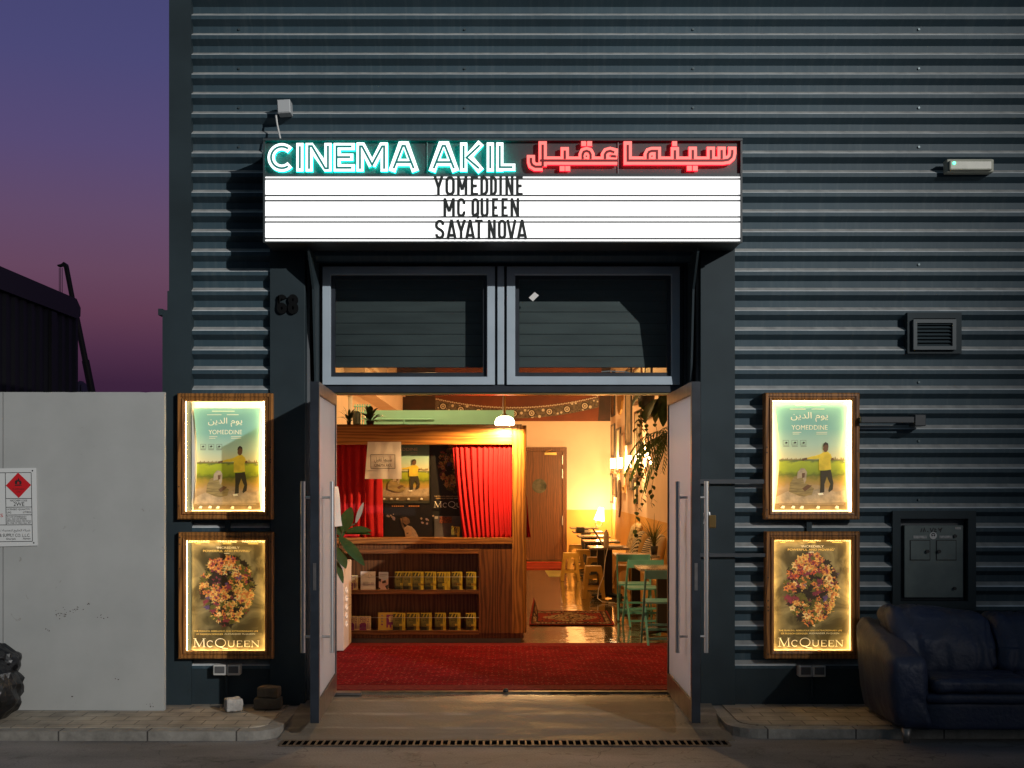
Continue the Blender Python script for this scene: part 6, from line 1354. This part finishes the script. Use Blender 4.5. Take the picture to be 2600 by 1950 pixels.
for lab, px, d in (('yellow stool standing out furthest left on the shiny floor', 612, 21.35), ('yellow stool touching the right side of the furthest-left one', 748, 22.3), ('furthest yellow stool, under the far table edge', 668, 24.1), ('yellow stool half hidden behind the nearest one', 868, 20.1), ('yellow stool seen through the teal chair legs', 1178, 18.2)):
    dup(s0, (PX(1300 + px * .2411, d), d - 10, 0), lab)
tch = mat('teal_chair', (.12, .42, .41), .42, var=.2, vs=8)
def chair(lab, x, y, rz, mt):
    C = thing('folding_chair', lab, 'chair', (x, y, 0), 'teal folding chairs at the right tables'); c, s = math.cos(rz), math.sin(rz)
    q = lambda u, v, z: (x + u * c - v * s, y + u * s + v * c, z)        # u across, v towards the front
    def bar(mb, A, Bv, w, t):
        A, Bv = Vector(q(*A)), Vector(q(*Bv)); dr_ = (Bv - A).normalized(); sd = Vector((c, s, 0)); nr = dr_.cross(sd).normalized()
        if dr_.cross(sd).length < .1: sd = Vector((0, 0, 1)); nr = dr_.cross(sd).normalized()
        v = [p + sd * a * w + nr * b_ * t for p in (A, Bv) for a, b_ in ((-1, -1), (1, -1), (1, 1), (-1, 1))]
        mb.add(v, [(0, 1, 5, 4), (1, 2, 6, 5), (2, 3, 7, 6), (3, 0, 4, 7), (0, 3, 2, 1), (4, 5, 6, 7)])
    for u in (-.20, .20):
        m = MB(); bar(m, (u, .20, 0), (u, -.24, .775), .010, .018); m.build('back_leg', mt, C)
        m = MB(); bar(m, (u * .88, -.24, 0), (u * .88, .16, .43), .010, .016); m.build('front_leg', mt, C)
    m = MB(); bar(m, (-.21, -.245, .735), (.21, -.245, .735), .045, .008); m.build('backrest', mt, C)
    m = MB()
    for i in range(5): v = -.16 + .085 * i; bar(m, (-.19, v, .44), (.19, v, .44), .009, .036)
    m.build('seat', mt, C)
    m = MB(); bar(m, (-.2, .13, .13), (.2, .13, .13), .012, .008); bar(m, (-.175, -.18, .07), (.175, -.18, .07), .012, .008); bar(m, (-.175, -.05, .2), (.175, -.05, .2), .012, .008); m.build('stretcher', mt, C)
    return C
chair('teal folding chair nearest the doors, its back slat towards the street', 1.66, 3.02, 0, mat('teal_chair_blue', (.10, .34, .40), .42, var=.2, vs=8))
chair('teal folding chair behind the nearest table, second from the doors', 1.63, 4.66, .05, tch); chair('teal folding chair furthest from the doors, at the plant table', 1.60, 5.28, math.pi - .06, tch)
bench = mat('bench_ochre', (.55, .30, .08), .6, var=.1, vs=5)
m = MB(); m.box(1.92, 2.31, 5.4, 14.6, -.005, .40); m.box(1.90, 2.312, 5.38, 14.62, .40, .45); tag(m.build('wall_bench', bench, bevel=.01), 'ochre built-in bench running along the right wall', 'bench')
def cushion(lab, x, y, mt, w, h, lean):
    m = MB(); m.pillow(-.07, .07, -w / 2, w / 2, 0, h, .05, 12, .035)
    m.warp(lambda a, b_, c: (x + a + lean * c, y + b_, .455 + c * (1 + .0 * b_))); return tag(m.build('cushion', mt, loc=(x, y, .455)), lab, 'cushion', 'cushions along the wall bench')
def pat(name, fn): return custom(name, fn)
def stripes(name, c1, c2, sc, direction, dist=0., duty=.5):
    def f(nt, b, out):
        tc = nn(nt, 'ShaderNodeTexCoord'); w = nn(nt, 'ShaderNodeTexWave', wave_type='BANDS', bands_direction=direction); w.inputs['Scale'].default_value = sc; w.inputs['Distortion'].default_value = dist
        nt.links.new(tc.outputs['Object'], w.inputs[0]); r = nn(nt, 'ShaderNodeValToRGB'); r.color_ramp.interpolation = 'CONSTANT'; r.color_ramp.elements[1].position = duty
        r.color_ramp.elements[0].color = c1 + (1,); r.color_ramp.elements[1].color = c2 + (1,); nt.links.new(w.outputs['Fac'], r.inputs[0]); nt.links.new(r.outputs[0], b.inputs['Base Color']); b.inputs['Roughness'].default_value = .9
    return custom(name, f)
cushion('large cream cushion with small brown pattern, furthest along the bench', 2.10, 10.6, mat('cushion_speckle', (.58, .44, .24), .9, col2=(.20, .12, .05), vs=24), .52, .52, .22)
cushion('black and white lattice cushion on the bench', 2.08, 9.7, stripes('cushion_lattice', (.05, .04, .03), (.62, .52, .36), 9, 'DIAGONAL', 3, .35), .42, .42, .25)
cushion('plain tan cushion between the lattice and zigzag cushions', 2.12, 9.0, mat('cushion_tan', (.40, .24, .08), .9, var=.15, vs=9), .42, .44, .2)
cushion('black and white zigzag cushion on the bench', 2.07, 8.2, stripes('cushion_zigzag', (.04, .035, .03), (.66, .56, .42), 11, 'Z', 2, .5), .42, .40, .25)
cushion('cream cushion with one dark stripe, nearest along the bench', 2.10, 7.5, stripes('cushion_cream', (.05, .04, .04), (.62, .50, .34), 1.7, 'Y', .3, .07), .48, .46, .22)
# things on the tables
d = 26.1; lx, ly = PX(1521, d), d - 10
TL = thing('table_lamp', 'glowing table lamp with a tilted shade and ring base on the far table', 'table lamp', (lx, ly, .742))
m = MB(); m.lathe([(.115, PZ(1322, d)), (.055, PZ(1288, d))], lx, ly, 0, 24); m.rot_y(10, lx, PZ(1322, d)); m.build('lamp_shade', emit('shade_glow', (1, .74, .36), 7), TL)
m = MB(); m.tube([(lx - .005 + .065 * math.cos(t), ly, .815 + .065 * math.sin(t)) for t in [k * .33 - 1.2 for k in range(18)]], .018, 0, 10); m.box(lx - .06, lx + .05, ly - .05, ly + .05, .742, .756); m.tube([(lx, ly, .875), (lx, ly, .96)], .010); m.build('base', mat('lamp_ceramic', (.7, .55, .35), .2), TL)
m = MB(); m.lathe([(.0, 1.05), (.022, 1.06), (.03, 1.085), (.022, 1.11), (0, 1.12)], lx, ly, 0, 12); m.build('bulb', emit('bulb_glow', WARM, 2500), TL); lamp('lamp_spill', (lx, ly + .15, 1.12), 48, WARM, .02, TL)
tag(MB().box(PX(1463, 23.3), PX(1483, 23.3), 13.1, 13.35, .742, PZ(1338, 23.3)).build('napkin_box', black, bevel=.01), 'small black napkin box on the table in front of the lamp table', 'box')
tag(MB().box(PX(1465, 23.2), PX(1500, 23.2), 13.45, 13.75, .742, .775).box(PX(1467, 23.2), PX(1497, 23.2), 13.46, 13.72, .775, .80, 1).build('book', [mat('book_cream', (.6, .5, .35), .6), ldk]), 'low stack of books beside the napkin box', 'book')
LT = thing('laptop', 'open silver laptop with a white keyboard base on the third table', 'laptop', (1.52, 8.0, .742))
a = 17.9; bx0, bx1 = PX(1535, a), PX(1582, a)
MB().box(bx0, bx1, 7.86, 8.12, .744, .760).build('base', mat('laptop_white', (.66, .64, .60), .4), LT, bevel=.004)
m = MB(); m.prism_x([(0, 0), (0, 0.01), (.24, .01), (.24, 0)], 0, 1) if False else None
m = MB(); sa = (bx0 - .005, .756); sb = (PX(1506, a), PZ(1342, a)); m.stroke([sa, sb], .006, 7.84, .30); m.build('screen', mat('laptop_back', (.20, .17, .13), .35), LT)
tag(MB().lathe([(0, .742), (.036, .742), (.038, .76), (.038, .93), (.030, .965), (.018, .98), (.018, 1.0), (0, 1.0)], PX(1541.5, 17.6), 7.6 + .15, 0, 18).build('bottle', mat('bottle_white', (.62, .50, .36), .35)), 'pale cylindrical bottle standing beside the laptop', 'bottle')
tag(MB().tube([(PX(1543, 17.7), 7.72, .74), (PX(1538, 17.6), 7.66, .60), (PX(1533, 17.6), 7.65, .35), (PX(1520, 17.6), 7.6, .18), (PX(1516, 17.6), 7.5, .05), (PX(1530, 17.4), 7.4, .008), (PX(1560, 17.3), 7.3, .008), (PX(1545, 17.2), 7.2, .008), (PX(1575, 17.2), 7.2, .008)], .006, 0, 6).build('cable', mat('cable_cream', (.7, .62, .5), .5)), 'pale charging cable trailing from the laptop table to the floor', 'cable')
d = 16.2; gx_, gy_ = PX(1661, d), d - 10
GP = thing('spiky_plant', 'spiky grass plant in a black pot on the second table', 'potted plant', (gx_, gy_, .742))
MB().lathe([(0, .743), (.038, .743), (.052, .85), (.044, .85), (0, .835)], gx_, gy_, 0, 16).build('pot', potm, GP)
m = MB(); r_ = random.Random(7)
for i in range(58):
    an = r_.uniform(0, 6.28); e = r_.uniform(.85, 1.5); q = Vector((math.cos(an) * math.cos(e), math.sin(an) * math.cos(e), math.sin(e)))
    m.leaf((gx_ + r_.uniform(-.02, .02), gy_ + r_.uniform(-.02, .02), .84), q, r_.uniform(.22, .46), .010, r_.uniform(.1, 1.0), 0, 5)
m.build('foliage', mat('grass_leaf', (.05, .075, .012), .5, col2=(.22, .19, .04), vs=12), GP)
# ------------------------------------------------------------------ right wall: sconces, pictures, hanging plants
sg = emit('sconce_glass', (1, .76, .42), 9)
for px, py, k in ((1556, 1177, 'furthest'), (1573.5, 1175.5, 'second furthest'), (1597, 1171.5, 'third furthest'), (1619, 1168, 'nearest')):
    sxx = 2.19; d = sxx * FPX / (px - CX); y = d - 10; z = PZ(py, d)
    Q = thing('wall_sconce', k + ' of the four glowing glass sconces on the right wall', 'wall lamp', (2.3, y, z - .15), 'glass wall sconces on the right wall')
    MB().lathe([(.0, z - .10), (.048, z - .10), (.050, z + .10), (.044, z + .10), (.042, z - .08), (0, z - .08)], sxx, y, 0, 18).build('glass', sg, Q)
    m = MB(); m.lathe([(0, z - .135), (.03, z - .13), (.045, z - .102), (.0, z - .101)], sxx, y, 0, 16); m.tube([(sxx, y, z - .13), (sxx, y, z - .2), (2.25, y, z - .22), (2.32, y, z - .2)], .009, 0, 8); m.lathe([(0, 0), (.05, 0)], 2.3, y, 0, 3) if False else None
    m.box(2.305, 2.32, y - .04, y + .04, z - .27, z - .13); m.build('bracket', brass, Q)
    lamp('sconce_bulb', (sxx - .012, y + .082, z), 84, WARM, .022, Q)
wf = [mat('pic_black', (.018, .013, .010), .4), mat('pic_brown', (.10, .045, .02), .45), mat('pic_gold', (.42, .24, .06), .35)]
art = [mat('art_cream', (.70, .58, .40), .6, var=.25, vs=9), mat('art_dark', (.10, .045, .02), .6, col2=(.32, .15, .05), vs=7), mat('art_grey', (.30, .25, .19), .6, col2=(.62, .50, .34), vs=6)]
def picture(lab, a, b_, t, u, fi, ai, nm='picture_frame'):
    p0, p1 = 1280 + a * .217, 1280 + b_ * .217; X = 2.318; dn, df = X * FPX / (p1 - CX), X * FPX / (p0 - CX); dm = (dn + df) / 2
    z1, z0 = (PZ(990 + t * .217, dm) if t is not None else PZ(1004, dm) + .5), PZ(990 + u * .217, dm); y0, y1 = dn - 10, df - 10
    P = thing(nm, lab, 'picture', (X, (y0 + y1) / 2, z0), 'pictures on the right wall'); w = min(.045, (y1 - y0) * .12)
    m = MB()
    vs = [];  prof = [(0, 2.319), (0, 2.290), (w, 2.286), (w, 2.300)]
    for i, xx in prof: vs += [(xx, y0 + i, z0 + i), (xx, y1 - i, z0 + i), (xx, y1 - i, z1 - i), (xx, y0 + i, z1 - i)]
    m.add(vs, [(q * 4 + k, q * 4 + (k + 1) % 4, (q + 1) * 4 + (k + 1) % 4, (q + 1) * 4 + k) for q in range(3) for k in range(4)]); m.build('frame', wf[fi], P)
    MB().quad((2.302, y0 + w, z0 + w), (2.302, y1 - w, z0 + w), (2.302, y1 - w, z1 - w), (2.302, y0 + w, z1 - w)).build('print', art[ai], P)
for q in (('black framed dark picture cut off at the top nearest the far corner', 1262, 1302, None, 308, 0, 1), ('large framed picture, dark above and pale below, upper row', 1430, 1500, None, 645, 0, 2), ('brown framed picture of small figures at the top of the wall', 1525, 1620, None, 160, 1, 0),
          ('grey weathered picture at the top beside the hanging leaves', 1662, 1738, None, 330, 0, 2), ('tall black framed pale picture nearest the far corner, middle row', 1262, 1302, 400, 790, 0, 0), ('tall thin black frame second from the far corner', 1322, 1370, 445, 960, 0, 0),
          ('thin dark framed pale picture between two sconces', 1376, 1413, 505, 900, 1, 0), ('brown framed grey picture above the nearest sconce', 1537, 1614, 240, 1020, 1, 2), ('narrow black frame lowest near the far corner', 1252, 1282, 975, 1325, 0, 0), ('black frame pair member low beside the corner frame', 1286, 1320, 1020, 1255, 0, 1),
          ('gold framed small picture below the third sconce', 1430, 1472, 960, 1115, 2, 0), ('black framed picture hanging below the sconce rail', 1476, 1513, 950, 1172, 0, 0), ('dark framed pale picture lowest and nearest the plants', 1530, 1566, 1025, 1335, 0, 0), ('small gold framed picture low between mask and sconce', 1395, 1427, 1110, 1205, 2, 1)):
    picture(*q)
def wallshape(nm, lab, a, b_, pts, mt, cat, group=None):
    p0, p1 = 1280 + a * .217, 1280 + b_ * .217; X = 2.318; dn, df = X * FPX / (p1 - CX), X * FPX / (p0 - CX); dm = (dn + df) / 2
    m = MB(); n = len(pts); v = [(2.319, dn - 10 + u * (df - dn), PZ(990 + t * .217, dm)) for u, t in pts] + [(2.285, dn - 10 + (u * .8 + .1) * (df - dn), PZ(990 + t * .217, dm)) for u, t in pts]
    m.add(v, [tuple(range(n, 2 * n))] + [(i, (i + 1) % n, (i + 1) % n + n, i + n) for i in range(n)]); return tag(m.build(nm, mt), lab, cat)
wallshape('gilt_mirror', 'pointed gilt ornament hanging at the top of the right wall', 1330, 1398, [(.5, 290), (.15, 240), (0, 150), (0, -60), (1, -60), (1, 150), (.85, 240)], mat('gilt', (.55, .33, .08), .3, metal=.8, bump=.8, bs=25), 'ornament')
wallshape('wooden_mask', 'long dark carved wooden mask low on the right wall', 1338, 1376, [(.5, 1490), (.1, 1380), (0, 1200), (.2, 1080), (.5, 1050), (.8, 1080), (1, 1200), (.9, 1380)], mat('mask_wood', (.09, .04, .015), .5, var=.5, vs=12), 'mask')
def vine(lab, px, d, z0, z1, n, seed, mt, size):
    r_ = random.Random(seed); x, y = PX(px, d), d - 10
    P = thing('hanging_plant', lab, 'hanging plant', (x, y, z1), 'plants hanging inside the right door')
    MB().lathe([(0, z1), (.09, z1), (.12, z1 + .18), (.10, z1 + .18), (0, z1 + .16)], x, y, 0, 14).build('pot', potm, P)
    ms, ml = MB(), MB()
    for k in range(n):
        p = Vector((x + r_.uniform(-.07, .07), y + r_.uniform(-.07, .07), z1 + .12)); pts = [p.copy()]; dx, dy = r_.uniform(-.5, .5), r_.uniform(-.5, .5); ze = z1 - (z1 - z0) * r_.uniform(.35, 1)
        while p.z > ze:
            p = p + Vector((dx * .03 + r_.uniform(-.02, .02), dy * .03 + r_.uniform(-.02, .02), -.055)); dx *= .85; dy *= .85; pts.append(p.copy())
            if r_.random() < .75:
                an = r_.uniform(0, 6.28); ml.leaf(p, (math.cos(an), math.sin(an), -.5), size * r_.uniform(.7, 1.3), size * r_.uniform(.5, .75), .5, 0, 4)
        ms.tube(pts, .003, 0, 4)
    ms.build('stem', stemm, P); ml.build('foliage', mt, P)
vine('trailing pothos with heart shaped leaves hanging left of the palm fronds', 1640, 15.6, .98, 2.62, 6, 3, leafd, .085)
def palm(lab, px, d, z, n, seed, L, mt):
    r_ = random.Random(seed); x, y = PX(px, d), d - 10
    P = thing('hanging_plant', lab, 'hanging plant', (x, y, z), 'plants hanging inside the right door')
    MB().lathe([(0, z - .12), (.09, z - .12), (.12, z + .05), (.10, z + .05), (0, z + .03)], x, y, 0, 14).build('pot', potm, P)
    for k in range(n):
        an = r_.uniform(1.6, 5.2); e = r_.uniform(-.5, .8); p = Vector((x, y, z + .04)); dr_ = Vector((math.cos(an) * math.cos(e), math.sin(an) * math.cos(e), math.sin(e))); m = MB(); pts = [p.copy()]; N_ = 13; LL = L * r_.uniform(.7, 1.15)
        for i in range(N_):
            p = p + dr_ * LL / N_; dr_ = (dr_ + Vector((0, 0, -.16))).normalized(); pts.append(p.copy())
            if i > 1:
                sd = dr_.cross(Vector((0, 0, 1))); sd = sd.normalized() if sd.length > .05 else Vector((1, 0, 0))
                for s in (-1, 1): m.leaf(p, dr_ * .7 + sd * s * .7 + Vector((0, 0, -.25)), .20 * LL * (1 - abs(i / N_ - .45)), .020, .4, 0, 3)
        m.tube(pts, .004, 0, 4); m.build('frond', mt, P)
palm('palm with long arching fronds hanging just inside the right door', 1716, 13.6, 2.12, 20, 11, .66, leafm); 
def broad(lab, px, d, z, seed):
    r_ = random.Random(seed); x, y = PX(px, d), d - 10
    P = thing('hanging_plant', lab, 'hanging plant', (x, y, z), 'plants hanging inside the right door')
    MB().lathe([(0, z), (.08, z), (.11, z + .16), (.09, z + .16), (0, z + .14)], x, y, 0, 14).build('pot', potm, P)
    m = MB()
    for k in range(9):
        an = r_.uniform(1.8, 4.6); e = r_.uniform(-.9, .3); q = Vector((math.cos(an) * math.cos(e), math.sin(an) * math.cos(e), math.sin(e))); p = Vector((x, y, z + .12)) + q * r_.uniform(.05, .18); m.leaf(p, q, r_.uniform(.2, .34), r_.uniform(.09, .14), .9, 0, 7)
    m.build('foliage', leafm, P)
broad('broad leaved plant hanging highest beside the right door head', 1694, 12.6, 2.50, 5)
fl = thing('string_lights', 'short string of tiny glowing bulbs among the hanging leaves', 'string lights', (PX(1650, 15), 5.1, 1.9))
wire_ = [(PX(1637, 15.2), 5.2, PZ(1138, 15.2)), (PX(1642, 15.2), 5.2, PZ(1152, 15.2)), (PX(1647, 15.2), 5.15, PZ(1162, 15.2)), (PX(1650, 15.2), 5.15, PZ(1175, 15.2))]
MB().tube(wire_, .003, 0, 4).build('wire', brass, fl)
for p in wire_: MB().lathe([(0, p[2] - .02), (.016, p[2] - .008), (.016, p[2] + .008), (0, p[2] + .02)], p[0], p[1] - .02, 0, 8).build('bulb', emit('fairy_bulb', WARM, 60), fl)
